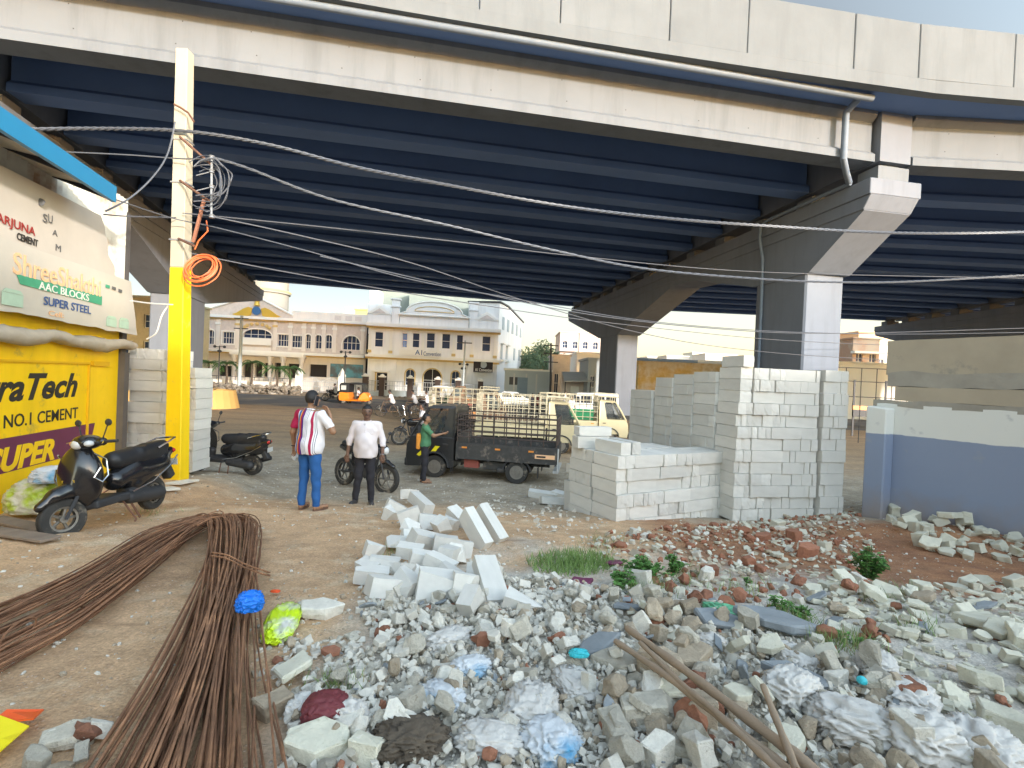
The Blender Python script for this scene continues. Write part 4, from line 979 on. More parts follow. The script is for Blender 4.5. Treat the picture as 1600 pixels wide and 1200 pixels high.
def person(loc, rz, H, label, L_, R_, legs, shirt, trouser, skin=M_skin, belly=0, sleeve='short', head_turn=0, hem=.84, build=1.0, fine=True, hair=True, tilt=None, extra=None, shoe=M_shoe, group=None, seat=False, lean=(0, 0, 0), hips=None):
    """L_/R_: (elbow, wrist, hand-end) in metres for a 1.75 m figure facing -Y; legs: ((knee, ankle) left, right)"""
    s = H / 1.75; h = .0125 if fine else .03; root = E('person', loc, rz, label, 'person', group)
    ln = V3(lean); sh = lambda p: V3(p) + ln * max(0, (p[2] - .95) / .5)
    hipc = V3(hips) if hips else V3((0, 0, 0))
    B = build
    torso = [ell(V3((0, .015, .955)), (.16 * B, .12 * B, .13)), ell(sh((0, -.01 - belly * .35, 1.11)), (.155 * B, .112 * B + belly * .7, .20)), ell(sh((0, 0, 1.29)), (.165 * B, .115 * B, .17)), cap(sh((-.14 * B, .01, 1.42)), sh((.14 * B, .01, 1.42)), .062)]
    hd = sh((0, -.005, 1.632)); ca, sa = math.cos(head_turn), math.sin(head_turn)
    def hp(x, y, z): return hd + V3((ca * x - sa * y, sa * x + ca * y, z))
    hf = .008 if fine else .03
    head = [cap(sh((0, .02, 1.44)), hd + V3((0, .005, -.07)), .055, .052), ell(hd + V3((0, 0, .015)), (.082, .094, .104)), ell(hp(0, -.022, -.038), (.067, .072, .084))]
    face = [cap(hp(0, -.082, .012), hp(0, -.106, -.022), .010, .017), ell(hp(-.078, .008, -.01), (.012, .02, .03)), ell(hp(.078, .008, -.01), (.012, .02, .03)), ell(hp(0, -.08, -.085), (.025, .02, .018)), ell(hp(0, -.083, -.055), (.024, .012, .012))]
    arms = []
    for sg, A3 in ((1, L_), (-1, R_)):
        S_ = sh((sg * .185 * B, .01, 1.41)); e, w, hnd = [V3(q) for q in A3]
        arms.append((S_, e, w, hnd))
    limb = [cap(a, b, .05, .041) for a, b, c, d in arms] + [cap(b, c, .04, .026) for a, b, c, d in arms]
    lg = []
    for sg, (k, a) in zip((1, -1), legs):
        k, a = V3(k), V3(a); hip = V3((sg * .088, .01, .91)); lg.append((hip, k, a))
    limb += [cap(a, b, .088, .056) for a, b, c in lg] + [cap(b, c, .054, .035) for a, b, c in lg]
    feet = []
    for sg, (hip, k, a) in zip((1, -1), lg):
        t = a + V3((sg * .04, -.17, -.055)); feet.append((a, t))
    limb += [cap(a + V3((0, .02, -.04)), t + V3((0, 0, .008)), .036, .03) for a, t in feet]
    def hand(w, e):
        d = V3(e) - V3(w); d /= np.linalg.norm(d) + 1e-9; side = np.cross(d, V3((0, 1, 0))); side = side / (np.linalg.norm(side) + 1e-9); inn = np.cross(side, d)
        pr = [cap(w, w + d * .03, .026, .028), cap(w + d * .04 + side * .018, w + d * .08 + side * .02, .017, .016), cap(w + d * .04 - side * .018, w + d * .08 - side * .02, .017, .016)]
        for i, (o, l) in enumerate(((-.030, .062), (-.010, .075), (.010, .072), (.029, .055))):
            a = w + d * .085 + side * o; b = a + d * l * .5 + inn * .008; c = b + d * l * .42 + inn * .022; pr += [cap(a, b, .0095, .0085), cap(b, c, .0085, .0075)]
        a = w + d * .03 - side * .028; b = a + d * .035 - side * .022 + inn * .01; pr += [cap(a, b, .012, .010), cap(b, b + d * .03 + inn * .012, .010, .008)]
        return pr
    parts = [(U_(torso + head + limb, .035), h, 0)]
    if fine:
        parts = [(U_(torso + limb + head[:1], .035), h, 0), (U_(head + face, .016), .0065, 0)]
        for a in arms: parts.append((U_(hand(a[2], a[3]), .008), .005, 0))
    else:
        parts[0] = (U_(torso + head + limb + [cap(a[2], a[3] * .6 + a[2] * .4, .03) for a in arms], .035), h, 0)
    Sc = Matrix.Scale(s, 4)
    body = smesh('body', parts, skin, root, xf=Sc)
    # hair
    if hair:
        hr = sub(infl(U_([ell(hd + V3((0, .008, .022)), (.086, .099, .107))], .01), .005), cut(cut(rbox(hp(0, -.09, -.03), (.12, .085, .09), .01), hp(0, 0, 9), (0, 0, 1)), hp(0, -9, 0), (0, -1, 0)))
        hr = cut(hr, hd + V3((0, 0, -.055)), (0, 0, -1))
        hr2 = sub(hr, ell(hp(0, -.075, -.03), (.068, .06, .075)))
        smesh('hair', [(wrin(hr2, .0015, 120), .009 if fine else .03, 0)], M_hair, root, xf=Sc)
    if fine:
        mb = MB()
        for sx_ in (-1, 1): mb.ball(Sc @ Vector(hp(sx_ * .031, -.079, .008)), (.012, .006, .006), 8)
        mb2 = MB()
        for sx_ in (-1, 1): mb2.tube([Sc @ Vector(hp(sx_ * .016, -.086, .028)), Sc @ Vector(hp(sx_ * .034, -.086, .033)), Sc @ Vector(hp(sx_ * .050, -.074, .026))], .0045, 5)
        for nm, m_, mm_ in (('eyes', mb, M_eye), ('eyebrows', mb2, M_hair)): m_.build(nm, mm_, root, smooth=True)
        mb = MB(); mb.ball(Sc @ Vector(hp(0, -.095, -.057)), (.024, .006, .006), 8); mb.build('mouth', M_lip, root, smooth=True)
    # shirt
    def shirt_f():
        T_ = [infl(q, .022) for q in torso[:3]] + [infl(torso[3], .016)]
        body_ = U_(T_ + [cap(V3((0, .01, hem + .02)), V3((0, 0, .95)), .01)] , .05)
        lower = ell((0, .0, .95), (.185 * B + .0, .142 * B + belly * .6, .26)); body_ = cut(U_([body_, lower], .05), (0, 0, hem), (0, 0, -1))
        body_ = cut(body_, sh((0, 0, 1.475)), (0, .15, 1))
        sl = []
        for a, b, c, d in arms:
            if sleeve == 'short': e_ = a + (b - a) * .78; sl.append(cut(cap(a, e_, .066, .066), e_, b - a))
            else:
                e_ = b + (c - b) * (.85 if sleeve == 'long' else .45); sl += [cap(a, b, .064, .054), cut(cap(b, e_, .054, .045), e_, c - b)]
        return wrin(U_([body_] + sl, .03), .0065, 17)
    smesh('shirt', [(shirt_f(), .0135 if fine else .03, 0)], shirt, root, xf=Sc)
    if fine:
        mb = MB(); c0 = sh((0, .015, 1.475)); pts = [Sc @ Vector(c0 + V3((.068 * math.cos(w), .066 * math.sin(w), .012 * math.sin(w)))) for w in np.linspace(0, 2 * math.pi, 15)[:-1]]
        mb.tube(pts, .015, 6, closed=True); mb.build('collar', shirt, root, smooth=True)
    tp = [infl(ell((0, .015, .955), (.158 * B, .12 * B, .12)), .012)]
    for hip, k, a in lg: tp += [infl(cap(hip, k, .09, .066), .006), cap(k, a + V3((0, .005, .0)), .068, .055)]
    tf = U_(tp, .03)
    if not seat: tf = cut(tf, (0, 0, .065), (0, 0, -1))
    tf = cut(tf, (0, 0, 1.03), (0, 0, 1)); smesh('trousers', [(wrin(tf, .0065, 15, 2), .0135 if fine else .03, 0)], trouser, root, xf=Sc)
    for a, t in feet:
        if shoe is M_sand:
            mb = MB(); d = (t - a) * V3((1, 1, 0)); d /= np.linalg.norm(d); sd_ = np.cross(d, V3((0, 0, 1)))
            cc = (a + t) / 2; hull = []
            for w in np.linspace(0, 2 * math.pi, 13)[:-1]: p = a * V3((1, 1, 0)) + d * (.075 + .135 * math.cos(w)) + sd_ * (.045 * math.sin(w)) + V3((0, 0, .002)); hull.append(Sc @ Vector(p))
            mb.prism(hull, (0, 0, .022)); q0 = a * V3((1, 1, 0)) + d * .11; mb.tube([Sc @ Vector(q0 + sd_ * .044 + V3((0, 0, .02))), Sc @ Vector(q0 + V3((0, 0, .075))), Sc @ Vector(q0 - sd_ * .044 + V3((0, 0, .02)))], .011, 5); mb.build('sandal', shoe, root)
        else:
            f = cut(U_([cap(a + V3((0, .02, -.03)), a + V3((0, .02, -.05)), .045), cap(a + V3((0, 0, -.045)), t + V3((0, -.01, .012)), .045, .04)], .02), (0, 0, a[2] - .088), (0, 0, -1)); smesh('shoe', [(f, .012 if fine else .03, 0)], shoe, root, xf=Sc)
    if extra: extra(root, Sc, hp, arms)
    return root
STRAIGHT = (((.10, -.01, .50), (.11, .02, .09)), ((-.10, -.01, .50), (-.11, .02, .09)))
p1_ = at(481, 793, 7.3)
def ex1(root, Sc, hp, arms):
    w = arms[1][3]; mb = MB(); c = Vector(hp(-.095, -.02, -.02)); mb.box(c, (.012, .075, .15), 0, M=Matrix.Rotation(R(18), 3, 'X')); mb.v = [tuple(Sc @ Vector(v)) for v in mb.v]; mb.build('phone', M_ph, root, bevel=.004)
    c = arms[0][3]; smesh('packet', [(wrin(U_([ell(c + V3((0, -.01, -.02)), (.05, .04, .07)), ell(c + V3((.02, -.02, .03)), (.045, .03, .04))], .02), .004, 60), .01, 0)], M_pack, root, xf=Sc)
    mb = MB(); a = Vector(arms[0][2]); mb.tube([Sc @ (a + Vector((.032 * math.cos(w), .032 * math.sin(w), .01))) for w in np.linspace(0, 2 * math.pi, 13)[:-1]], .009, 5, closed=True); mb.build('wristwatch', M_blk, root, smooth=True)
person(Vector((p1_.x, 7.3, zg(p1_.x, 7.3))), R(160), 1.74, 'man seen from behind in a colourful striped shirt and blue jeans, phone at his ear', ((.30, .03, 1.13), (.35, -.05, .90), (.37, -.09, .76)), ((-.33, -.08, 1.17), (-.21, -.14, 1.42), (-.115, -.07, 1.60)),
       (((.10, -.01, .50), (.09, .03, .09)), ((-.12, -.01, .50), (-.15, .0, .09))), M_stripe, M_jean, M_skin, belly=.03, build=1.12, head_turn=R(-25), hem=.83, shoe=M_sand, extra=ex1)
p2_ = at(568, 788, 8.55)
def ex2(root, Sc, hp, arms):
    mb = MB()
    for s_ in (-1, 1): mb.tube([Sc @ Vector(hp(s_ * .034 + .024 * math.cos(w), -.094, .006 + .017 * math.sin(w))) for w in np.linspace(0, 2 * math.pi, 13)[:-1]], .003, 4, closed=True); mb.tube([Sc @ Vector(hp(s_ * .058, -.09, .008)), Sc @ Vector(hp(s_ * .08, .0, .004))], .003, 4)
    mb.tube([Sc @ Vector(hp(-.012, -.097, .008)), Sc @ Vector(hp(.012, -.097, .008))], .003, 4); mb.build('spectacles', M_plas_, root)
    mb = MB(); mb.tube([Sc @ Vector(hp(-.032, -.090, -.046)), Sc @ Vector(hp(-.012, -.104, -.036)), Sc @ Vector(hp(.012, -.104, -.036)), Sc @ Vector(hp(.032, -.090, -.046))], .0085, 6); mb.build('moustache', M_hair, root, smooth=True)
    mb = MB(); mb.tube([Sc @ Vector(V3((-.03, -.11, 1.44))), Sc @ Vector(V3((.0, -.155, 1.3))), Sc @ Vector(V3((-.02, -.168, 1.22)))], .003, 4); mb.ball(Sc @ Vector((-.02, -.172, 1.21)), .012, 6); mb.build('lanyard', M_blk, root)
    mb = MB(); mb.tube([Sc @ Vector(V3((.0, -.112, 1.44))), Sc @ Vector(V3((.0, -.150, 1.3))), Sc @ Vector(V3((.0, -.178, 1.12))), Sc @ Vector(V3((.0, -.172, .98))), Sc @ Vector(V3((.0, -.150, .86)))], .011, 4); mb.build('placket', M_white, root)
    mb = MB(); mb.box(Sc @ Vector((.085, -.142, 1.31)), (.10, .008, .11), 0, M=Matrix.Rotation(R(-10), 3, 'X')); mb.build('pocket', M_white, root, bevel=.003)
    mb = MB(); a = Vector(arms[0][2]) + Vector((0, 0, -.0)); mb.tube([Sc @ (a + Vector((.032 * math.cos(w), .032 * math.sin(w), .0))) for w in np.linspace(0, 2 * math.pi, 13)[:-1]], .010, 5, closed=True); mb.build('wristwatch', M_met, root, smooth=True)
person(Vector((p2_.x, 8.55, zg(p2_.x, 8.55))), R(8), 1.70, 'moustached man with glasses in an untucked white shirt and black trousers facing the camera', ((.285, .02, 1.13), (.30, -.04, .90), (.30, -.07, .76)), ((-.285, .02, 1.13), (-.30, -.04, .90), (-.30, -.07, .76)),
       (((.10, -.01, .50), (.12, .02, .09)), ((-.11, -.01, .50), (-.15, .02, .09))), M_white, M_blk, M_skin2, belly=.06, build=1.1, sleeve='three', hem=.84, extra=ex2, head_turn=R(12))
p3_ = at(662, 752, 11.75)
def ex3(root, Sc, hp, arms):
    smesh('bag', [(rbox((.02, .17, 1.05), (.12, .06, .2), .04), .02, 0)], M_ybag, root, xf=Sc)
person(Vector((p3_.x, 11.75, zg(p3_.x, 11.75))), R(100), 1.62, 'slim youth in a green t-shirt and black trousers leaning on the black truck window', ((.26, .10, 1.15), (.17, -.06, 1.02), (.14, -.10, .96)), ((-.22, -.20, 1.22), (-.20, -.42, 1.28), (-.18, -.54, 1.30)),
       (((.09, -.03, .50), (.09, .04, .09)), ((-.09, .0, .50), (-.10, .0, .09))), M_grn, M_blk, M_skin, hem=.93, build=.92, shoe=M_sand, extra=ex3)
# standing and walking figures far off
def far_person(px, py, Y, rz, H, shirt, trouser, label, group=None, walk=.12):
    p = at(px, py, Y); return person(Vector((p.x, Y, 0)), rz, H, label, ((.24, .04, 1.14), (.26, -.06, .92), (.26, -.1, .8)), ((-.24, .0, 1.14), (-.26, -.10, .93), (-.26, -.14, .82)), (((.09, -walk * .6, .50), (.09, -walk, .09)), ((-.09, walk * .3, .50), (-.09, walk, .11))), shirt, trouser, M_skin2, fine=False, hem=.88, group=group)
far_person(832, 624, 33, R(30), 1.65, M_blk, M_blk, 'person in dark clothes standing far off beside the grey shed, left of two')
far_person(842, 624, 34, R(-40), 1.7, mat('maroon_cotton', (.16, .04, .04), .85), M_blk, 'person in dark red walking far off in front of the grey shed')
far_person(893, 625, 30, R(20), 1.68, M_white, M_blk, 'person in a white shirt standing left of the white van')
far_person(883, 615, 42, R(90), 1.7, M_white, M_grey_cl, 'person in white under the little awning', walk=.2)
# ================================================================== VEHICLES
M_tyre = mat('tyre_rubber', (.035, .033, .03), .85, var=.25, vscale=8, bump=.3, bscale=60, dirt=((.20, .17, .13), 6, .55))
M_rim = mat('dusty_steel_rim', (.22, .20, .17), .6, .4, var=.2, vscale=10)
M_blkp = mat('black_vehicle_paint', (.022, .022, .023), .38, var=.2, vscale=4, coat=.3, dirt=((.13, .11, .09), 3, .62))
M_dust = mat('dusty_black_metal', (.05, .048, .045), .7, var=.25, vscale=8, dirt=((.16, .135, .11), 4, .55))
M_brr = mat('brown_black_bars', (.07, .05, .042), .65, var=.2, vscale=8)
M_cream = mat('cream_vehicle_paint', (.55, .48, .30), .5, var=.06, vscale=3, dirt=((.30, .25, .17), 3, .68))
M_creamb = mat('cream_painted_bars', (.50, .44, .31), .6, var=.15, vscale=8)
M_brown = mat('brown_truck_paint', (.20, .12, .07), .6, var=.2, vscale=4)
M_orr = mat('orange_reflector', (.75, .28, .05), .3); M_yd2 = mat('yellow_decal', srgb(230, 215, 30), .5); M_wd = mat('grey_white_trim', (.5, .5, .48), .5); M_redp = mat('faded_red_box', (.30, .08, .06), .7)
M_glassv = mat('vehicle_glass', (.05, .06, .065), .08, spec=.7, alpha=.45); M_chrome = mat('chrome', (.6, .6, .6), .15, 1); M_lamp = mat('headlamp_glass', (.65, .66, .66), .12, coat=.5)
M_seat = mat('black_vinyl', (.018, .018, .02), .45, bump=.15, bscale=50); M_plastic = mat('dull_black_plastic', (.035, .035, .037), .6, var=.2, vscale=9, dirt=((.14, .12, .095), 6, .62))
M_autoY = mat('orange_auto_paint', srgb(228, 130, 30), .45, var=.05); M_autoK = mat('black_canopy', (.015, .015, .017), .6); M_autoG = mat('green_auto_paint', srgb(25, 75, 45), .5); M_wh = mat('white_vehicle_paint', (.70, .72, .72), .4); M_green = mat('green_tarpaulin', srgb(30, 120, 75), .7)
def wheel(par, c, r, w, rim=M_rim, n=22, spokes=0, rr=.6, name='wheel', rz=0):
    """wheel with its axle along local y"""
    mb = MB(); mb.lathe([(r * rr, -w / 2), (r * .93, -w / 2), (r, -w * .32), (r, w * .32), (r * .93, w / 2), (r * rr, w / 2)], (0, 0, 0), n, axis='Y')
    W_ = E(name, c, rz); W_.parent = par; KIDS.setdefault(par.name, []).append(W_)
    mb.f = mb.f[:-2]; mb.m = mb.m[:-2]
    mb.f += [((k + 1) % n, k, 5 * n + k, 5 * n + (k + 1) % n) for k in range(n)]; mb.m += [0] * n
    mb.build('tyre', M_tyre, W_, smooth=35)
    mb = MB()
    if spokes:
        mb.lathe([(r * rr - .022, -w * .3), (r * rr + .002, -w * .35), (r * rr + .002, w * .35), (r * rr - .022, w * .3)], (0, 0, 0), n, axis='Y')
        mb.f = mb.f[:-2]; mb.m = mb.m[:-2]
        for k in range(spokes):
            a = 2 * math.pi * k / spokes; mb.tube([(0, 0, 0), ((r * rr) * math.cos(a), 0, (r * rr) * math.sin(a))], .016 if spokes < 9 else .004, 5)
        mb.cyl((0, -w * .5, 0), (0, w * .5, 0), .04, 10)
    else:
        mb.lathe([(r * rr * .98, -w * .46), (r * rr * .8, -w * .30), (r * .36, -w * .34), (r * .30, -w * .52), (r * .12, -w * .54), (r * .12, w * .3), (r * rr * .98, w * .4)], (0, 0, 0), n, axis='Y')
        for k in range(6): a = 2 * math.pi * k / 6; mb.cyl((r * .22 * math.cos(a), -w * .56, r * .22 * math.sin(a)), (r * .22 * math.cos(a), -w * .5, r * .22 * math.sin(a)), .012, 5)
    mb.build('rim', rim, W_, smooth=35); return W_
def minitruck(loc, rz, paint, bars, label, rail_z=1.62, black=True, rack=True, group='mini trucks parked under the flyover', decals=True, cage_n=9):
    t = E('mini_truck', loc, rz, label, 'mini truck', group); Wd = .72
    # cab lower body with wheel arch
    arch = [(-1.15 + .36 * math.cos(a), .28 + .36 * math.sin(a)) for a in np.linspace(math.pi, 0, 9)]
    prof = [(-1.86, .26), (-1.90, .50), (-1.88, .80), (-1.80, 1.0), (-.66, 1.0), (-.66, .30), (-.72, .28)] 
    poly = [(-.72, .28)] + arch[::-1] + [(-1.86, .26), (-1.91, .50), (-1.89, .80), (-1.80, 1.02), (-.66, 1.02), (-.66, .30)]
    mb = MB()
    for y0, y1 in ((-Wd, -Wd + .30), (Wd - .30, Wd)): mb.prism([(x, y0, z) for x, z in poly], (0, y1 - y0, 0))
    mb.prism([(x, -Wd + .301, z) for x, z in [(-1.855, .30), (-1.905, .50), (-1.885, .80), (-1.80, 1.0), (-1.5, 1.0), (-1.5, .30)]], (0, 2 * Wd - .602, 0)); mb.bb(-.70, -.66, -Wd + .3, Wd - .3, .3, 1.02)
    mb.build('cab_body', paint, t, bevel=.012)
    # greenhouse
    mb = MB()
    for sy in (-1, 1):
        y = sy * (Wd - .05); yt = sy * (Wd - .12)
        mb.tube([(-1.80, y, 1.0), (-1.60, y * .99, 1.35), (-1.36, yt, 1.74)], .035, 5); mb.tube([(-.69, y, 1.0), (-.69, yt, 1.76)], .045, 5); mb.tube([(-1.16, y, 1.0), (-1.22, yt, 1.02)], .02, 5)
        mb.prism([(-1.0, y, 1.0), (-.70, y, 1.0), (-.70, yt, 1.74), (-.86, yt, 1.74)], (0, -sy * .04, 0))
    mb.prism([(-1.42, -Wd + .12, 1.72), (-.68, -Wd + .12, 1.74), (-.68, -Wd + .14, 1.81), (-1.30, -Wd + .16, 1.80)], (0, 2 * Wd - .26, 0)); mb.bb(-.72, -.67, -Wd + .12, Wd - .12, 1.0, 1.12)
    mb.bb(-.72, -.67, -Wd + .12, Wd - .12, 1.5, 1.75); mb.build('cab_frame', paint, t)
    mb = MB(); mb.prism([(-1.795, -Wd + .09, 1.03), (-1.375, -Wd + .14, 1.72), (-1.375, Wd - .14, 1.72), (-1.795, Wd - .09, 1.03)], (.012, 0, .006)); mb.build('windscreen', M_glassv, t)
    for sy in (-1, 1):
        mb = MB(); y = sy * (Wd - .055); mb.prism([(-1.58, y, 1.03), (-1.02, y, 1.03), (-.89, sy * (Wd - .12), 1.68), (-1.38, sy * (Wd - .12), 1.68)], (0, -sy * .008, 0)); mb.build('side_window', M_glassv, t)
        mb = MB(); mb.bb(-1.55, -.80, sy * Wd, sy * (Wd + .006), .40, .985) if sy > 0 else mb.bb(-1.55, -.80, sy * (Wd + .006), sy * Wd, .66, .985); d = mb.build('door', paint, t, bevel=.004)
        mb = MB(); mb.bb(-.95, -.83, sy * (Wd + .006), sy * (Wd + .028), .84, .87); mb.build('handle', M_plastic, d)
        mb = MB(); mb.tube([(-1.50, sy * Wd, 1.10), (-1.52, sy * (Wd + .14), 1.16)], .012, 5); mb.box((-1.52, sy * (Wd + .16), 1.20), (.05, .12, .20)); mb.build('mirror', M_plastic, t, bevel=.01)
        mb = MB(); mb.lathe([(.01, -.02), (.10, -.01), (.085, .02)], (-1.90, sy * .52, .72), 12, axis='X'); mb.build('headlight', M_lamp, t, smooth=True)
        mb = MB(); y0, y1 = (sy * (Wd - .05), sy * (Wd + .035)); pts = [(-1.15 + .345 * math.cos(a), .28 + .345 * math.sin(a)) for a in np.linspace(math.pi * .97, .03, 12)]; pts2 = [(-1.15 + .39 * math.cos(a), .28 + .39 * math.sin(a)) for a in np.linspace(.03, math.pi * .97, 12)]
        mb.prism([(x, min(y0, y1), z) for x, z in pts + pts2], (0, abs(y1 - y0), 0)); mb.build('wheel_arch', M_plastic, t)
    mb = MB(); mb.bb(-1.95, -1.86, -Wd + .03, Wd - .03, .26, .46); mb.build('bumper', M_plastic, t, bevel=.02)
    mb = MB(); mb.bb(-1.2, -.8, -.6, .6, .75, .88); mb.bb(-.86, -.76, -.6, .6, .88, 1.35); mb.build('seat', M_seat, t, bevel=.03)
    mb = MB(); mb.tube([(-1.42 + .05 * math.cos(a), .35 + .16 * math.sin(a), 1.08 + .12 * math.cos(a)) for a in np.linspace(0, 2 * math.pi, 15)[:-1]], .012, 5, closed=True); mb.build('steering_wheel', M_plastic, t)
    if decals and black:
        y = -Wd - .0075
        mb = MB(); mb.prism([(-1.62, y, .56), (-1.45, y, .72), (-1.30, y, .74), (-1.42, y, .60), (-1.55, y, .52)], (0, -.002, 0)); mb.prism([(-1.28, y, .62), (-1.14, y, .80), (-1.02, y, .80), (-1.16, y, .62)], (0, -.002, 0)); mb.build('decal', M_yd2, t)
        mb = MB(); mb.bb(-1.56, -1.32, y - .003, y - .001, .90, .935); mb.build('door_badge', M_wd, t)
    # chassis
    mb = MB(); mb.bb(-1.5, 1.7, -.40, -.32, .40, .52); mb.bb(-1.5, 1.7, .32, .40, .40, .52); mb.cyl((.92, -.6, .28), (.92, .6, .28), .05, 8); mb.ball((.92, 0, .28), .13, 10); mb.cyl((-1.15, -.6, .28), (-1.15, .6, .28), .035, 8); mb.tube([(-.6, .1, .34), (.9, .1, .3)], .03, 6); mb.build('chassis', M_dust, t)
    mb = MB(); mb.bb(-.42, -.05, -.62, -.42, .30, .52); mb.build('battery_box', M_redp, t, bevel=.01)
    mb = MB(); mb.bb(.05, .60, -.60, -.42, .28, .50); mb.cyl((.42, -.63, .30), (.62, -.63, .30), .07, 10); mb.build('fuel_tank', M_dust, t, bevel=.03)
    for x, s in ((-.75, 1), (1.42, 1)):
        for sy in (-1, 1): mb = MB(); mb.bb(x, x + .015, sy * .46 - .13, sy * .46 + .19, .16, .42) if sy > 0 else mb.bb(x, x + .015, -.68, -.40, .16, .42); mb.build('mud_flap', M_plastic, t)
    for x in (-1.15, .92):
        for sy in (-1, 1): w = wheel(t, (x, sy * .63, .28), .285, .17)
        if 1: pass
    # bed
    mb = MB(); mb.bb(-.58, 1.88, -.74, .74, .56, .61); mb.bb(-.58, 1.88, -.5, -.42, .52, .56); mb.bb(-.58, 1.88, .42, .5, .52, .56); mb.build('bed_floor', M_dust if black else paint, t)
    for sy in (-1, 1):
        mb = MB(); y = sy * .745; mb.bb(-.58, 1.88, y - .018, y + .018, .53, .93)
        for z in (.62, .74, .86): mb.bb(-.57, 1.87, y + (sy * .018) - .008, y + (sy * .018) + .008, z, z + .03)
        for x in (-.58, .22, 1.04, 1.86): mb.bb(x - .02, x + .02, y - .03, y + .03, .50, .95)
        mb.build('side_panel', M_dust if black else paint, t)
        for x in (-.45, .38, 1.2): mb = MB(); mb.bb(x, x + .13, sy * .775 - .003, sy * .775 + .003, .80, .84); mb.build('reflector', M_orr, t)
        mb = MB(); mb.prism([(.92 + .36 * math.cos(a), sy * .63 - .11, .28 + .36 * math.sin(a)) for a in np.linspace(math.pi * .95, .1, 10)] + [(.92 + .33 * math.cos(a), sy * .63 - .11, .28 + .33 * math.sin(a)) for a in np.linspace(.1, math.pi * .95, 10)], (0, .22, 0)); mb.build('rear_fender', M_plastic, t)
    if decals and black: mb = MB(); mb.bb(1.36, 1.84, -.782, -.776, .66, .76); pl = mb.build('number_plate', M_yd2 if 0 else M_i_or, t); mb = MB(); mb.bb(1.40, 1.62, -.786, -.7825, .69, .73); mb.build('plate_mark', M_i_black, pl)
    mb = MB(); mb.bb(1.87, 1.905, -.73, .73, .54, .93); mb.bb(-.60, -.575, -.73, .73, .60, 1.15); mb.build('tail_gate', M_dust if black else paint, t)
    mb = MB(); mb.bb(1.90, 1.93, -.75, -.70, .34, .92); mb.bb(1.80, 1.93, -.7, .7, .32, .37); mb.build('rear_bar', M_wd, t)
    # cage
    mb = MB(); br = .014; y_ = .745
    xs = np.linspace(-.58, 1.86, cage_n)
    for sy in (-1, 1):
        for x in xs: mb.tube([(x, sy * y_, .93), (x, sy * y_, rail_z)], br, 4)
        for z in np.linspace(1.08, rail_z, 5): mb.tube([(-.58, sy * y_, z), (1.86, sy * y_, z)], br, 4)
    for x in (-.58, 1.86):
        for y in np.linspace(-.5, .5, 5): mb.tube([(x, y, .93), (x, y, rail_z)], br, 4)
        for z in np.linspace(1.08, rail_z, 5): mb.tube([(x, -y_, z), (x, y_, z)], br, 4)
    mb.build('cage', bars, t)
    if rack:
        mb = MB()
        for y in (-.58, 0, .58): mb.tube([(-1.45, y, 1.95), (-.6, y, 1.97)], .018, 4); mb.tube([(-1.3, y, 1.79), (-1.3, y, 1.95)], .014, 4); mb.tube([(-.75, y, 1.79), (-.75, y, 1.97)], .014, 4)
        for x in (-1.45, -1.15, -.85, -.6): mb.tube([(x, -.58, 1.96), (x, .58, 1.96)], .016, 4)
        for y in (-.58, .58): mb.tube([(-1.45, y, 2.08), (-.6, y, 2.1)], .015, 4); [mb.tube([(x, y, 1.95), (x, y, 2.09)], .012, 4) for x in (-1.45, -1.02, -.6)]
        mb.build('roof_rack', bars, t)
    return t
tm = minitruck((-.60, 12.95, 0), R(-9), M_blkp, M_brr, 'dusty black mini truck with an empty caged bed and its cab to the left', 1.62, True, False)
minitruck((.70, 18.2, 0), R(176), M_cream, M_creamb, 'cream mini truck right behind the black one, its cab facing right', 1.98, False, True, decals=False, cage_n=13)
tg = minitruck((3.1, 21.8, 0), R(178), M_cream, M_creamb, 'farther cream mini truck with green sheet in its cage, cab nearest the far column', 2.0, False, True, decals=False, cage_n=9)
mb = MB(); mb.bb(-.45, .6, .50, .56, .95, 1.4); mb.build('green_sheet', M_green, tg)
minitruck((-2.1, 25.0, 0), R(176), M_brown, M_creamb, 'brown mini truck with cream bars, farthest left of the parked trucks', 1.95, False, True, decals=False)
minitruck((-2.9, 38.5, .016), R(3), M_brown, M_brr, 'brown loaded truck driving on the road before the white hall', 1.5, False, False, group=None, decals=False, cage_n=5)

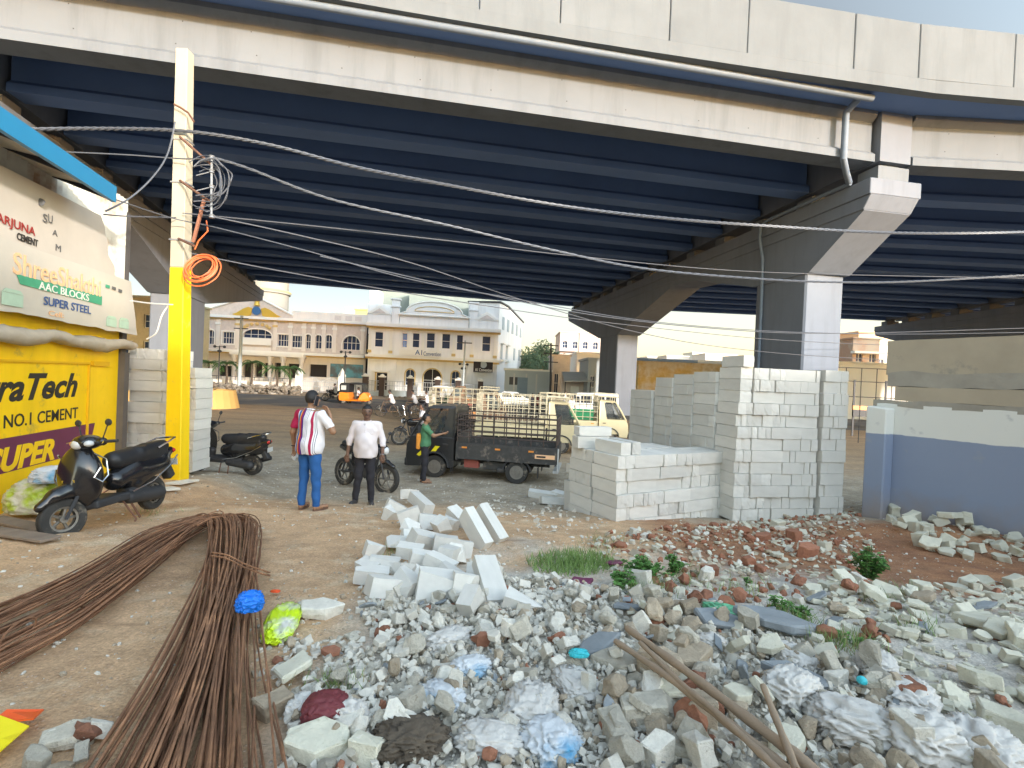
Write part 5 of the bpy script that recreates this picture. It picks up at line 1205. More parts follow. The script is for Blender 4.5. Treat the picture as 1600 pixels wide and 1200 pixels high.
def auto(loc, rz, paint, canopy, label, group='auto rickshaws on the road'):
    t = E('auto_rickshaw', loc, rz, label, 'auto rickshaw', group); w = .62
    mb = MB(); mb.prism([(x, -w, z) for x, z in [(-1.25, .30), (-1.30, .55), (-1.25, .92), (-.55, .92), (-.45, .42), (.25, .40), (.35, .75), (.62, .98), (.80, .92), (1.02, .55), (1.0, .32), (.8, .28), (-.9, .26)]], (0, 2 * w, 0))
    mb.v = [(x, y * (.62 if x > .7 else .85 if x > .3 else 1), z) for x, y, z in mb.v]; mb.build('body', paint, t, bevel=.02)
    mb = MB(); mb.prism([(x, -w + .02, z) for x, z in [(-1.24, .93), (-1.28, 1.50), (-1.15, 1.66), (-.2, 1.72), (.48, 1.66), (.54, 1.58), (.40, 1.56), (-.52, 1.56), (-.56, .93)]], (0, 2 * w - .04, 0)); mb.build('canopy', canopy, t, bevel=.03)
    for sy in (-1, 1): mb = MB(); mb.bb(-1.12, -.72, sy * (w - .018), sy * (w - .012), 1.12, 1.46); mb.build('rear_window', M_wd, t)
    mb = MB(); mb.prism([(.66, -.48, .98), (.66, .48, .98), (.50, .50, 1.60), (.50, -.50, 1.60)], (.015, 0, .003)); mb.build('windscreen', M_glassv, t)
    mb = MB(); [mb.tube([(.66, sy * .5, .96), (.5, sy * .55, 1.6)], .025, 5) for sy in (-1, 1)]; mb.tube([(.02, -.58, .4), (.02, -.58, 1.6)], .018, 5); mb.build('pillar', canopy, t)
    mb = MB(); mb.bb(-.98, -.55, -.5, .5, .55, .68); mb.bb(-1.05, -.95, -.5, .5, .68, 1.15); mb.bb(-.05, .2, -.25, .25, .45, .68); mb.build('seat', M_seat, t)
    mb = MB(); mb.lathe([(.02, .04), (.085, .02), (.08, -.03)], (.98, 0, .68), 10, axis='X'); mb.build('headlight', M_lamp, t, smooth=True)
    for c in ((-.92, -.52, .21), (-.92, .52, .21), (.98, 0, .21)): wheel(t, c, .21, .11, n=16)
    person((.0, 0, .02), R(90), 1.62, 'driver in grey seated in the %s auto rickshaw' % ('orange' if paint is M_autoY else 'green'), ((.22, -.1, 1.15), (.16, -.34, 1.12), (.14, -.42, 1.12)), ((-.22, -.1, 1.15), (-.16, -.34, 1.12), (-.14, -.42, 1.12)), (((.10, -.42, .82), (.10, -.45, .42)), ((-.10, -.42, .82), (-.10, -.45, .42))), M_grey_cl, M_blk, M_skin2, fine=False, seat=True).parent = None
    d = bpy.context.scene.collection.objects[-1]
    return t
def seated_in(root, loc_local, rz):      # place a driver in world space, sitting height lowered
    pass
def driver(world_loc, rz, label, shirt=None, H=1.62, lean=(0, 0, 0), knee_z=.88, foot_z=.50, reach=.40, spread=.11, group=None, hand_z=1.12):
    return person(world_loc, rz, H, label, ((.24, -.1 + lean[1] * .5, 1.17), (.18, -reach * .8, hand_z + .02), (.17, -reach, hand_z)), ((-.24, -.1 + lean[1] * .5, 1.17), (-.18, -reach * .8, hand_z + .02), (-.17, -reach, hand_z)),
        (((spread, -.42, knee_z), (spread, -.40, foot_z)), ((-spread, -.42, knee_z), (-spread, -.36, foot_z + .03))), shirt or M_white, M_blk, M_skin2, fine=False, seat=True, lean=lean, hem=.88, group=group)
def auto2(px, Y, rz, paint, canopy, label, dl):
    X = at(px, 620, Y).x; t = auto_(Vector((X, Y, .014)), rz, paint, canopy, label)
    f = Vector((math.cos(rz), math.sin(rz), 0)); driver(Vector((X, Y, .014)) + f * .05 + UP * (-.26), rz + R(90), dl, M_white)
    return t
import types
_src = auto.__code__
def auto_(*a):
    global person
    keep_ = person; person = lambda *x, **k: types.SimpleNamespace(parent=None)
    try: return auto(*a)
    finally: person = keep_
auto2(559, 39.3, R(-4), M_autoY, M_autoK, 'orange auto rickshaw with black canopy driving on the road', 'driver in white sitting inside the orange auto rickshaw')
auto2(686, 42.0, R(182), M_autoG, M_wh, 'green auto rickshaw with white canopy in front of the white hall', 'driver in white sitting inside the green auto rickshaw')
def car(px, Y, rz, label, van=False):
    X = at(px, 620, Y).x; t = E('car' if not van else 'van', (X, Y, .014), rz, label, 'car' if not van else 'van'); w = .82; m = M_wh
    if van:
        body = [(-1.8, .3), (-1.85, .9), (-1.5, 1.0), (1.8, 1.0), (1.85, .3)]; top = [(-1.55, 1.0), (-1.2, 1.75), (1.75, 1.8), (1.82, 1.0)]; win = ((-1.35, -1.0, 1.05, 1.5), (-.9, -.1, 1.05, 1.55), (0, .8, 1.05, 1.55), (.9, 1.65, 1.05, 1.55))
    else:
        body = [(-2.05, .28), (-2.1, .62), (-1.9, .80), (-1.1, .92), (1.6, .95), (2.0, .88), (2.08, .5), (2.0, .28)]; top = [(-1.15, .92), (-.45, 1.40), (.75, 1.42), (1.55, .95)]; win = ((-.85, -.12, .97, 1.30), (-.02, .85, .97, 1.32))
    mb = MB(); mb.prism([(x, -w, z) for x, z in body], (0, 2 * w, 0)); mb.build('body', m, t, bevel=.04)
    mb = MB(); mb.prism([(x, -w + .08, z) for x, z in top], (0, 2 * w - .16, 0)); mb.build('cabin', m, t, bevel=.04)
    for (a, b, c, d) in win:
        for sy in (-1, 1): mb = MB(); mb.prism([(a, sy * (w - .075), c), (b, sy * (w - .075), c), (b - .02, sy * (w - .075), d), (a + .18 * (not van), sy * (w - .075), d)], (0, sy * .004, 0)); mb.build('window', M_glass, t)
    for x in (-1.25, 1.3):
        for sy in (-1, 1): wheel(t, (x, sy * .72, .3), .3, .19, n=16)
    mb = MB(); mb.ball((body[1][0] + .08, -.55, .68), (.06, .14, .08), 8); mb.ball((body[1][0] + .08, .55, .68), (.06, .14, .08), 8); mb.build('headlights', M_lamp, t, smooth=True)
    return t
car(800, 44, R(180), 'white car driving on the road in front of the grey shed'); car(925, 36.5, R(0), 'white van parked left of the farther right column', True)

# ---------------------------------------------------------------- two wheelers
M_scoot = mat('glossy_black_scooter_paint', (.012, .012, .014), .22, var=.1, coat=.6, dirt=((.07, .06, .05), 5, .68))
def arc(c, r, a0, a1, n, y=0): return [(c[0] + r * math.cos(a), y, c[1] + r * math.sin(a)) for a in np.linspace(a0, a1, n)]
def scooter(loc, rz, label, steer=0, tilt=0):
    t = E('scooter', loc, rz, label, 'scooter', 'parked scooters'); t.rotation_euler = (tilt, 0, rz)
    h = .014
    # rear body and side cover
    rear = U_([ell((.52, 0, .56), (.46, .155, .15)), cap((.30, 0, .40), (.78, 0, .60), .115, .10), cap((.05, 0, .50), (.30, 0, .58), .125, .13), cap((.80, 0, .66), (1.0, 0, .72), .10, .055)], .07); rear = sub(rear, ell((.62, 0, .20), (.29, .5, .26))); smesh('rear_body', [(rear, h, 0)], M_scoot, t)
    st = U_([cap((.05, 0, .735), (.40, 0, .745), .105, .12), cap((.40, 0, .76), (.86, 0, .80), .12, .085), rbox((.45, 0, .70), (.42, .10, .05), .03)], .04); st = sub(st, ell((.42, 0, 1.0), (.2, .4, .155))); smesh('seat', [(st, h, 0)], M_seat, t)
    fb = rbox((-.16, 0, .30), (.24, .17, .045), .02); smesh('floorboard', [(U_([fb, cap((-.36, 0, .34), (-.30, 0, .45), .10, .08)], .04), h, 0)], M_plastic, t)
    ap = sub(U_([ell((-.40, 0, .62), (.15, .235, .34)), cap((-.46, 0, .50), (-.36, 0, .88), .12, .09)], .06), cut(rbox((-.10, 0, .62), (.24, .40, .5), .02), (9, 0, 0), (1, 0, 0))); smesh('front_apron', [(ap, h, 0)], M_scoot, t)
    mb = MB(); mb.box((-.555, .0, .60), (.004, .14, .03), 0); mb.build('badge', M_chrome, t)
    S_ = E('steering', (-.52, 0, 0), steer); S_.parent = t; KIDS.setdefault(t.name, []).append(S_)
    def s_(p): return (p[0] + .52, p[1], p[2])
    fr = U_([cap((-.66, 0, .47), (-.56, 0, .50), .075, .075), cap((-.80, 0, .38), (-.66, 0, .47), .05, .075), cap((-.56, 0, .50), (-.42, 0, .36), .075, .05)], .05); smesh('front_fender', [(sub(fr, ell((-.62, 0, .215), (.235, .2, .225))), .012, 0)], M_scoot, S_, xf=Matrix.Translation((.52, 0, 0)))
    hb = U_([ell((-.36, 0, 1.0), (.12, .15, .085)), cap((-.30, -.20, 1.0), (-.30, .20, 1.0), .045)], .06); smesh('handlebar_cowl', [(hb, .012, 0)], M_scoot, S_, xf=Matrix.Translation((.52, 0, 0)))
    mb = MB(); mb.ball(s_((-.445, 0, .985)), (.05, .085, .055), 12); mb.build('headlight', M_lamp, S_, smooth=True)
    for sy in (-1, 1):
        mb = MB(); mb.ball(s_((-.40, sy * .135, .99)), (.05, .045, .035), 10); mb.build('indicator', M_lamp if sy < 0 else M_orr, S_, smooth=True)
        mb = MB(); mb.tube([s_((-.30, sy * .22, 1.0)), s_((-.24, sy * .36, 1.0))], .018, 8); mb.build('grip', M_plastic, S_, smooth=True)
        mb = MB(); mb.tube([s_((-.31, sy * .24, 1.01)), s_((-.38, sy * .34, .99))], .007, 5); mb.build('brake_lever', M_chrome, S_)
        mb = MB(); mb.tube([s_((-.30, sy * .2, 1.03)), s_((-.28, sy * .27, 1.18))], .007, 5); mb.ball(s_((-.28, sy * .29, 1.21)), (.02, .06, .04), 10); mb.build('mirror', M_plastic, S_, smooth=True)
    mb = MB(); [mb.tube([s_((-.44, sy * .07, .55)), s_((-.62, sy * .07, .215))], .018, 6) for sy in (-1, 1)]; mb.build('fork', M_plastic, S_)
    wheel(t, (-.52 - .10 * math.cos(steer), -.10 * math.sin(steer), .215), .215, .095, spokes=5, rr=.62, n=24, rz=steer); wheel(t, (.62, 0, .215), .215, .10, spokes=5, rr=.62, n=24)
    mb = MB()
    for sy in (-1, 1): mb.tube([(.62, sy * .13, .80), (.80, sy * .15, .86), (.95, sy * .13, .90), (1.02, sy * .06, .90), (1.03, 0, .90)], .013, 6)
    mb.build('grab_rail', M_chrome, t, smooth=True)
    for sy in (-1, 1):
        mb = MB(); mb.tube([(-.44, sy * .20, .88), (-.34, sy * .25, .80), (-.34, sy * .26, .62), (-.42, sy * .26, .56), (-.48, sy * .22, .62), (-.42, sy * .25, .72)], .009, 6); mb.build('leg_guard', M_chrome, t, smooth=True)
        mb = MB(); mb.tube([(.08, sy * .19, .34), (.40, sy * .205, .40), (.75, sy * .19, .55), (.93, sy * .16, .66)], .009, 6); mb.build('side_rail', M_chrome, t, smooth=True)
    smesh('engine_case', [(U_([cap((.15, -.08, .26), (.62, -.09, .22), .075, .09), rbox((.30, .0, .28), (.14, .10, .09), .03)], .03), .014, 0)], M_plastic, t)
    mb = MB(); mb.tube([(.35, .13, .2), (.6, .16, .24), (.92, .17, .34)], [.03, .05, .05], 10); mb.build('silencer', M_plastic, t, smooth=True)
    mb = MB(); mb.tube([(.0, -.12, .26), (.03, -.25, .02), (-.03, -.28, .012)], .011, 6); mb.tube([(.15, -.1, .2), (.18, -.18, .0)], .012, 6); mb.build('stand', M_rust, t)
    mb = MB(); mb.ball((1.02, 0, .72), (.03, .08, .04), 10); mb.build('tail_light', mat('red_tail_lens', (.5, .03, .02), .2) if 'red_tail_lens' not in MATS else MATS['red_tail_lens'], t, smooth=True)
    mb = MB(); mb.box((1.03, 0, .56), (.008, .17, .09)); mb.build('number_plate', M_wd, t)
    smesh('rear_mudguard', [(rbox((.92, 0, .46), (.06, .06, .12), .02, ('Y', R(-25))), .02, 0)], M_plastic, t)
    return t
def motorcycle(loc, rz, label, group='motorcycles', steer=0, tilt=0):
    t = E('motorcycle', loc, rz, label, 'motorcycle', group); t.rotation_euler = (tilt, 0, rz)
    wheel(t, (-.65, 0, .30), .30, .09, spokes=6, rr=.72, n=24, rz=steer); wheel(t, (.62, 0, .30), .30, .11, spokes=6, rr=.70, n=24)
    smesh('tank', [(U_([ell((-.16, 0, .86), (.26, .14, .13)), cap((-.28, 0, .80), (.02, 0, .78), .11, .07)], .05), .016, 0)], M_scoot, t)
    smesh('seat', [(U_([cap((.10, 0, .80), (.40, 0, .80), .07, .09), cap((.40, 0, .83), (.72, 0, .90), .085, .06)], .04), .016, 0)], M_seat, t)
    smesh('tail', [(U_([cap((.25, 0, .70), (.80, 0, .82), .085, .05), rbox((.2, 0, .62), (.16, .10, .09), .03)], .05), .016, 0)], M_scoot, t)
    smesh('engine', [(U_([rbox((-.10, 0, .38), (.17, .12, .12), .03), cap((-.14, 0, .45), (-.22, 0, .62), .085, .075)], .03), .018, 0)], M_plastic, t)
    smesh('front_mudguard', [(sub(U_([cap((-.80, 0, .56), (-.62, 0, .635), .055), cap((-.62, 0, .635), (-.44, 0, .52), .055)], .04), ell((-.65, 0, .30), (.32, .2, .315))), .016, 0)], M_scoot, t)
    mb = MB()
    for sy in (-1, 1): mb.tube([(-.65, sy * .075, .30), (-.42, sy * .075, .92)], .02, 6); mb.tube([(.62, sy * .09, .30), (.42, sy * .11, .70)], .02, 6); mb.tube([(.05, sy * .08, .35), (.62, sy * .08, .30)], .02, 5)
    mb.tube([(-.40, 0, .86), (-.30, 0, .40), (.0, 0, .24)], .024, 6); mb.build('frame', M_plastic, t)
    mb = MB(); mb.tube([(-.24, -.36, 1.0), (-.34, -.22, 1.02), (-.40, 0, .97), (-.34, .22, 1.02), (-.24, .36, 1.0)], .014, 6); mb.build('handlebar', M_plastic, t, smooth=True)
    for sy in (-1, 1): mb = MB(); mb.tube([(-.33, sy * .22, 1.02), (-.32, sy * .30, 1.17)], .007, 5); mb.ball((-.31, sy * .32, 1.20), (.02, .06, .04), 8); mb.build('mirror', M_plastic, t, smooth=True)
    mb = MB(); mb.ball((-.52, 0, .88), (.085, .10, .11), 12); mb.build('headlight_cowl', M_scoot, t, smooth=True); mb = MB(); mb.ball((-.575, 0, .87), (.045, .075, .08), 12); mb.build('headlight', M_lamp, t, smooth=True)
    mb = MB(); mb.tube([(-.2, -.12, .42), (-.05, -.15, .22), (.3, -.16, .26), (.75, -.18, .42)], [.018, .02, .045, .05], 8); mb.build('exhaust', M_rim, t, smooth=True)
    return t
def bicycle(loc, rz, label):
    t = E('bicycle', loc, rz, label, 'bicycle', 'bicycles on the road'); r = .34; M_ = M_i_red
    for x in (-.52, .52):
        W_ = E('wheel', (x, 0, r)); W_.parent = t
        mb = MB(); mb.tube([(r * math.cos(a), 0, r * math.sin(a)) for a in np.linspace(0, 2 * math.pi, 25)[:-1]], .018, 5, closed=True); mb.build('tyre', M_tyre, W_)
        mb = MB(); [mb.tube([(0, 0, 0), (r * math.cos(a), 0, r * math.sin(a))], .004, 3) for a in np.linspace(0, 2 * math.pi, 15)[:-1]]; mb.cyl((0, -.04, 0), (0, .04, 0), .025, 8); mb.build('spokes', M_chrome, W_)
    mb = MB(); A_, B_, C_, D_ = (-.05, 0, .30), (.14, 0, .80), (-.38, 0, .86), (.52, 0, r)
    for a, b in ((A_, B_), (B_, C_), (A_, (-.36, 0, .76)), (A_, D_), (B_, D_), (C_, (-.52, 0, r))): mb.tube([a, b], .018, 6)
    mb.build('frame', M_brown, t); mb = MB(); mb.tube([(-.30, -.26, .98), (-.40, -.1, .98), (-.38, 0, .94), (-.40, .1, .98), (-.30, .26, .98)], .013, 5); mb.tube([(-.38, 0, .86), (-.38, 0, .95)], .014, 5); mb.build('handlebar', M_chrome, t)
    mb = MB(); mb.ball((.18, 0, .88), (.13, .07, .04), 8); mb.tube([(.14, 0, .8), (.17, 0, .87)], .014, 5); mb.build('saddle', M_seat, t, smooth=True); mb = MB(); mb.tube([(-.05, -.12, .14), (-.05, -.05, .14), (-.05, 0, .30), (-.05, .05, .46), (-.05, .12, .46)], .012, 5); mb.build('pedals', M_chrome, t)
    return t
s1 = Vector((-4.66, 5.92, 0)); s1.z = zg(-4.66, 5.92) + .02
scooter(s1, R(89), 'black scooter parked beside the yellow wall with its front wheel towards the camera', R(-22), R(-6))
scooter(Vector((-5.95, 10.5, zg(-5.95, 10.5))), R(-8), 'black scooter parked behind the block stack, seen from its side', R(10), R(5))
m1 = Vector((-3.05, 10.55, zg(-3.05, 10.55))); motorcycle(m1, R(148), 'dark motorcycle with alloy wheels parked right behind the man in white', steer=R(10), tilt=R(4))
def bike_with_rider(px, Y, rz, label, rlabel, shirt, z=0, cyc=False, pillion=None):
    X = at(px, 630, Y).x; loc = Vector((X, Y, z)); f = Vector((-math.cos(rz), -math.sin(rz), 0))
    if cyc: bicycle(loc, rz, label); driver(loc - f * .17 + UP * -.02, rz - R(90), rlabel, shirt, lean=(0, -.16, 0), knee_z=.66, foot_z=.32, reach=.50, spread=.09, hand_z=1.06)
    else:
        motorcycle(loc, rz, label, group='motorcycles ridden on the road' ); driver(loc - f * .18 + UP * -.10, rz - R(90), rlabel, shirt, lean=(0, -.06, 0), knee_z=.72, foot_z=.42, reach=.46, spread=.15, hand_z=1.10)
        if pillion: driver(loc - f * .58 + UP * -.04, rz - R(90), pillion, M_white, lean=(0, -.02, 0), knee_z=.72, foot_z=.42, reach=.3, spread=.17)
bike_with_rider(609, 29.5, R(4), 'bicycle ridden left along the road, left of the two bicycles', 'boy in white riding the left bicycle', M_white, cyc=True)
bike_with_rider(645, 30.5, R(-6), 'bicycle ridden left along the road, right of the two bicycles', 'boy in grey riding the right bicycle', M_grey_cl, cyc=True)
bike_with_rider(663, 33.0, R(5), 'motorcycle with two riders beyond the bicycles', 'front rider in white on the motorcycle beyond the bicycles', M_white, pillion='rear rider in white on the motorcycle beyond the bicycles')
bike_with_rider(520, 42.0, R(2), 'motorcycle passing on the left of the orange auto rickshaw', 'rider in grey passing left of the orange auto rickshaw', M_grey_cl)
bike_with_rider(655, 18.0, R(12), 'dark motorcycle moving out from behind the black truck', 'rider in white with dark trousers just left of the black truck cab', M_white)
# ================================================================== REBAR BUNDLE
M_bar = mat('rusty_rebar', (.23, .115, .062), .85, .1, var=.3, vscale=14, bump=.4, bscale=120, rnd=.25, col2=(.33, .165, .085), mixscale=5, mixbias=.55)
def gup(px, py, up): 
    p = gp(px, py, up); return Vector((p.x, p.y, zg(p.x, p.y) + up))
def spline(P, seg=8):
    cr = []
    for i in range(len(P) - 1):
        p0, p1, p2, p3 = P[max(i - 1, 0)], P[i], P[i + 1], P[min(i + 2, len(P) - 1)]
        for j in range(seg):
            t = j / seg; cr.append(.5 * ((2 * p1) + (-p0 + p2) * t + (2 * p0 - 5 * p1 + 4 * p2 - p3) * t * t + (-p0 + 3 * p1 - 3 * p2 + p3) * t ** 3))
    cr.append(P[-1]); return cr
rb = random.Random(21)
org = gup(370, 820, 0); bun = E('rebar_bundle', org, 0, 'rusty bundle of reinforcing bars bent back on itself on the sand', 'rebar bundle')
NB = 92
for i in range(NB):
    u = rb.random(); v = rb.random() ** 1.2          # u across, v up in the bundle
    u = (i % 46) / 45 * .9 + rb.uniform(-.05, .1); u = max(0, min(1, u)); v = (i // 46) * .5 + rb.uniform(0, .5)
    up = .02 + .22 * v
    r = rb.choice((.005, .006, .0068))
    xa = lerp(322, 404, u) + rb.uniform(-5, 5); j = lambda s: rb.uniform(-s, s)
    # second leg (towards the camera), fanned
    w = max(0, min(1, u * .8 + .1 + j(.2)))
    seg2 = [gup(lerp(320, 408, u) + j(4), 868 + j(3), up * .95 + .02), gup(lerp(262, 415, w) + j(9), 1010, up * .7), gup(lerp(140, 450, w) + j(16), 1200, up * .45)]
    d = (seg2[-1] - seg2[-2]).normalized(); e = seg2[-1] + d * rb.uniform(.3, .9); e.z = zg(e.x, e.y) + .03 + up * .3; seg2.append(e)
    # first leg (towards the left edge)
    q = 1 - u if rb.random() < .6 else rb.random()
    y0 = lerp(938, 1050, q) ; y1 = lerp(872, 965, q); y2 = lerp(822, 890, q)
    seg1 = [gup(0, y0 + j(6), up * .5), gup(130, lerp(882, 978, q) + j(4), up * .7), gup(240, y2 + j(3), up * .85)]
    d = (seg1[0] - seg1[1]).normalized(); e = seg1[0] + d * rb.uniform(.6, 2.2); e.z = zg(e.x, e.y) + .02 + up * .2; seg1.insert(0, e)
    ap = gup(lerp(300, 330, u) + j(5), lerp(835, 806, 1 - q * .6) + j(3), up * .98); top = gup(xa, 806 + j(6) + (1 - v) * 10, up + .05)
    hook = rb.random() < .10
    if hook: P = [gup(xa + j(6), 822 + j(4), up), gup(xa + 2, 806 + j(4), up + .10)] + seg2
    elif rb.random() < .86: P = seg1 + [ap, top] + seg2
    else: P = [ap, top] + seg2
    mb = MB(); mb.tube([p - org for p in spline(P, 5)], r, 5); mb.build('rebar', M_bar, bun, smooth=60, fix=False)
for (pa, pb, up) in (((333, 864), (414, 893), .30), ((331, 869), (414, 898), .28)):
    mb = MB(); a, b = gup(*pa, up), gup(*pb, up - .04); a2, b2 = gup(*pa, .0), gup(*pb, .0)
    mb.tube([p - org for p in spline([a, a.lerp(b, .3) + UP * .02, a.lerp(b, .65) + UP * .0, b, b2 + Vector((.02, 0, 0)), a2.lerp(b2, .5) - UP * .01, a2, a], 5)], .006, 5); mb.build('binding_wire', M_bar, bun, smooth=60)
for px, py in ((148, 928), (35, 985)):
    mb = MB(); c = gup(px, py, .12) - org; mb.tube([c + Vector((.02 * math.sin(w), -.10 * math.cos(w) - .02, .07 * math.sin(w))) for w in np.linspace(0, 2 * math.pi, 15)[:-1]], .006, 5, closed=True); mb.build('binding_wire', M_bar, bun, smooth=60)

# ================================================================== RUBBLE
M_rw = mat('white_rubble', (.68, .64, .55), .92, var=.14, vscale=5, bump=.6, bscale=14, rnd=.16, dirt=((.38, .34, .27), 5, .62))
M_rg = mat('grey_concrete_rubble', (.50, .46, .375), .92, var=.18, vscale=6, bump=.8, bscale=16, rnd=.2, dirt=((.30, .25, .18), 5, .6))
M_rt = mat('tan_stone_rubble', (.44, .36, .26), .9, var=.18, vscale=5, bump=.8, bscale=14, rnd=.2, dirt=((.36, .19, .10), 4, .62))
M_rd = mat('grey_slate_slab', (.24, .26, .27), .8, var=.15, vscale=4, bump=.3, bscale=10, rnd=.2)
M_rb = mat('red_brick_rubble', (.30, .13, .075), .92, var=.2, vscale=7, bump=.7, bscale=16, rnd=.25)
M_rp = mat('pale_greenish_block_rubble', (.62, .59, .47), .92, var=.12, vscale=4, bump=.5, bscale=16, rnd=.14, dirt=((.42, .40, .26), 3, .60))
def chunk(seed, kind):
    r_ = random.Random(seed); bm = bmesh.new()
    if kind == 'flat': dims = (1, r_.uniform(.6, .9), r_.uniform(.14, .26))
    elif kind == 'slab': dims = (1, r_.uniform(.35, .6), r_.uniform(.08, .13))
    elif kind == 'blocky': dims = (1, r_.uniform(.55, .9), r_.uniform(.35, .6))
    else: dims = (1, r_.uniform(.7, 1), r_.uniform(.5, .85))
    n_ = {'flat': 9, 'slab': 6, 'blocky': 8, 'round': 20}[kind]
    if kind in ('slab', 'flat', 'blocky'):
        m_ = r_.choice((4, 5, 5, 6)); a0 = r_.uniform(0, 6.28)
        ring = [(.5 * math.cos(a0 + 2 * math.pi * k / m_ + r_.uniform(-.3, .3)), .5 * math.sin(a0 + 2 * math.pi * k / m_ + r_.uniform(-.3, .3))) for k in range(m_)]
        for x, y in ring:
            for z in (-.5, .5): bm.verts.new((x * dims[0] * r_.uniform(.92, 1.05), y * dims[1] * r_.uniform(.9, 1.06), (z + r_.uniform(-.09, .09)) * dims[2]))
    else:
        for k in range(n_):
            v = Vector((r_.gauss(0, 1), r_.gauss(0, 1), r_.gauss(0, 1))).normalized(); bm.verts.new((v.x * .5 * dims[0], v.y * .5 * dims[1], v.z * .5 * dims[2]))
    bmesh.ops.convex_hull(bm, input=bm.verts); 
    for v in [v for v in bm.verts if not v.link_faces]: bm.verts.remove(v)
    bmesh.ops.dissolve_limit(bm, angle_limit=R(8), verts=bm.verts, edges=bm.edges)
    bmesh.ops.bevel(bm, geom=bm.edges[:], offset=.022, segments=1, affect='EDGES', clamp_overlap=True)
    bmesh.ops.triangulate(bm, faces=[f for f in bm.faces if len(f.verts) > 4])
    bmesh.ops.subdivide_edges(bm, edges=[e for e in bm.edges if e.calc_length() > .2], cuts=1)
    bm.normal_update()
    for v in bm.verts: v.co += v.normal * ((.055 if kind in ('round', 'blocky') else .025) * mnoise.noise(v.co * 3.5 + Vector((seed, 0, 0))) + .03 * mnoise.noise(v.co * 9 + Vector((0, seed, 0))) * (1 if kind != 'slab' else .3)) 
    me = bpy.data.meshes.new('c'); bm.to_mesh(me); bm.free(); return me
_vars = {}
def variants(kind, m, n=6):
    k = (kind, m.name)
    if k not in _vars:
        L_ = []
        for i in range(n): me = chunk(hash_(kind) + i * 7, kind); me.materials.append(m); me.name = 'rubble_piece'; L_.append(me)
        _vars[k] = L_
    return _vars[k]
def hash_(s): return sum(ord(c) * (i + 3) for i, c in enumerate(s)) % 997
def proj(x, y, z):
    v = CM.to_3x3().transposed() @ (Vector((x, y, z)) - Vector((0, 0, CAMZ)))
    if v.z > -.05: return (-9999, 9999)
    return 800 + F * v.x / -v.z, 600 - F * v.y / -v.z
def inpoly(x, y, P):
    c = False; j = len(P) - 1
    for i in range(len(P)):
        if (P[i][1] > y) != (P[j][1] > y) and x < (P[j][0] - P[i][0]) * (y - P[i][1]) / (P[j][1] - P[i][1]) + P[i][0]: c = not c
        j = i
    return c
PA = [(440, 2400), (446, 1130), (500, 1060), (600, 1000), (560, 965), (590, 940), (700, 905), (860, 905), (930, 920), (1010, 925), (1130, 950), (1200, 990), (1330, 1030), (1450, 1110), (1620, 1230), (1800, 1400), (1800, 2400)]
PB_ = [(1320, 900), (1400, 925), (1640, 900), (1900, 900), (1900, 1380), (1620, 1230), (1450, 1100), (1300, 985), (1260, 930)]
PC = [(900, 838), (1340, 800), (1390, 870), (1330, 930), (1180, 965), (1040, 930), (930, 880)]
PD = [(1375, 812), (1420, 800), (1640, 800), (1900, 830), (1900, 905), (1640, 895), (1540, 880), (1440, 860)]
PE = [(760, 770), (930, 800), (960, 840), (860, 860), (760, 830)]
PG = [(70, 1150), (150, 1130), (190, 1200), (150, 1400), (-300, 1400)]
PH = [(560, 900), (620, 870), (700, 960), (560, 960)]
PI = [(430, 1010), (560, 990), (620, 1100), (440, 1140)]
CL = []
def scatter(poly, n, sizes, kinds, bbx, where, lift=.3, flatness=1.0, seed=1, minpx=0):
    r_ = random.Random(seed); k = 0; tries = 0
    while k < n and tries < n * 80:
        tries += 1; x = r_.uniform(bbx[0], bbx[1]); y = r_.uniform(bbx[2], bbx[3]); z = zg(x, y); px, py = proj(x, y, z)
        if not inpoly(px, py, poly): continue
        s = sizes[0] + (sizes[1] - sizes[0]) * r_.random() ** sizes[2]; w = r_.random(); acc = 0
        for kd, m, p in kinds:
            acc += p
            if w <= acc: break
        CL.append((Vector((x, y, z + s * lift * r_.uniform(0, 1))), s, kd, m, where, (r_.gauss(0, .35) * flatness, r_.gauss(0, .35) * flatness, r_.uniform(0, 6.28)))); k += 1
mixA = [('round', M_rw, .08), ('blocky', M_rw, .33), ('flat', M_rw, .25), ('round', M_rg, .10), ('blocky', M_rg, .10), ('round', M_rt, .07), ('slab', M_rd, .03), ('round', M_rb, .02), ('slab', M_rw, .02)]
mixAr = [('round', M_rg, .09), ('blocky', M_rg, .21), ('blocky', M_rt, .17), ('round', M_rt, .13), ('slab', M_rd, .10), ('blocky', M_rw, .12), ('flat', M_rp, .12), ('round', M_rb, .03), ('flat', M_rg, .03)]
mixB = [('flat', M_rp, .50), ('blocky', M_rp, .26), ('slab', M_rp, .10), ('slab', M_rd, .04), ('round', M_rb, .04), ('flat', M_rt, .06)]
mixC = [('round', M_rb, .28), ('flat', M_rp, .44), ('blocky', M_rw, .12), ('flat', M_rt, .16)]
mixS = [('round', M_rw, .5), ('round', M_rt, .3), ('flat', M_rg, .2)]
bA = (-1.4, 6, 1.2, 5.6); bR = (1, 9, 1.6, 9)
PA1 = [(p if p[0] < 1000 else (980, p[1])) for p in PA]
scatter([(446, 1130), (500, 1060), (600, 1000), (560, 965), (590, 940), (700, 905), (860, 905), (960, 925), (930, 1100), (920, 2400), (440, 2400)], 420, (.06, .15, 1.8), mixA, bA, 'heap', .8, 1.2, 2)
scatter([(960, 930), (1010, 925), (1130, 950), (1200, 990), (1330, 1030), (1450, 1110), (1620, 1230), (1800, 1400), (1800, 2400), (920, 2400), (930, 1100)], 420, (.06, .18, 1.7), mixAr, bA, 'heap2', .8, 1.2, 3)
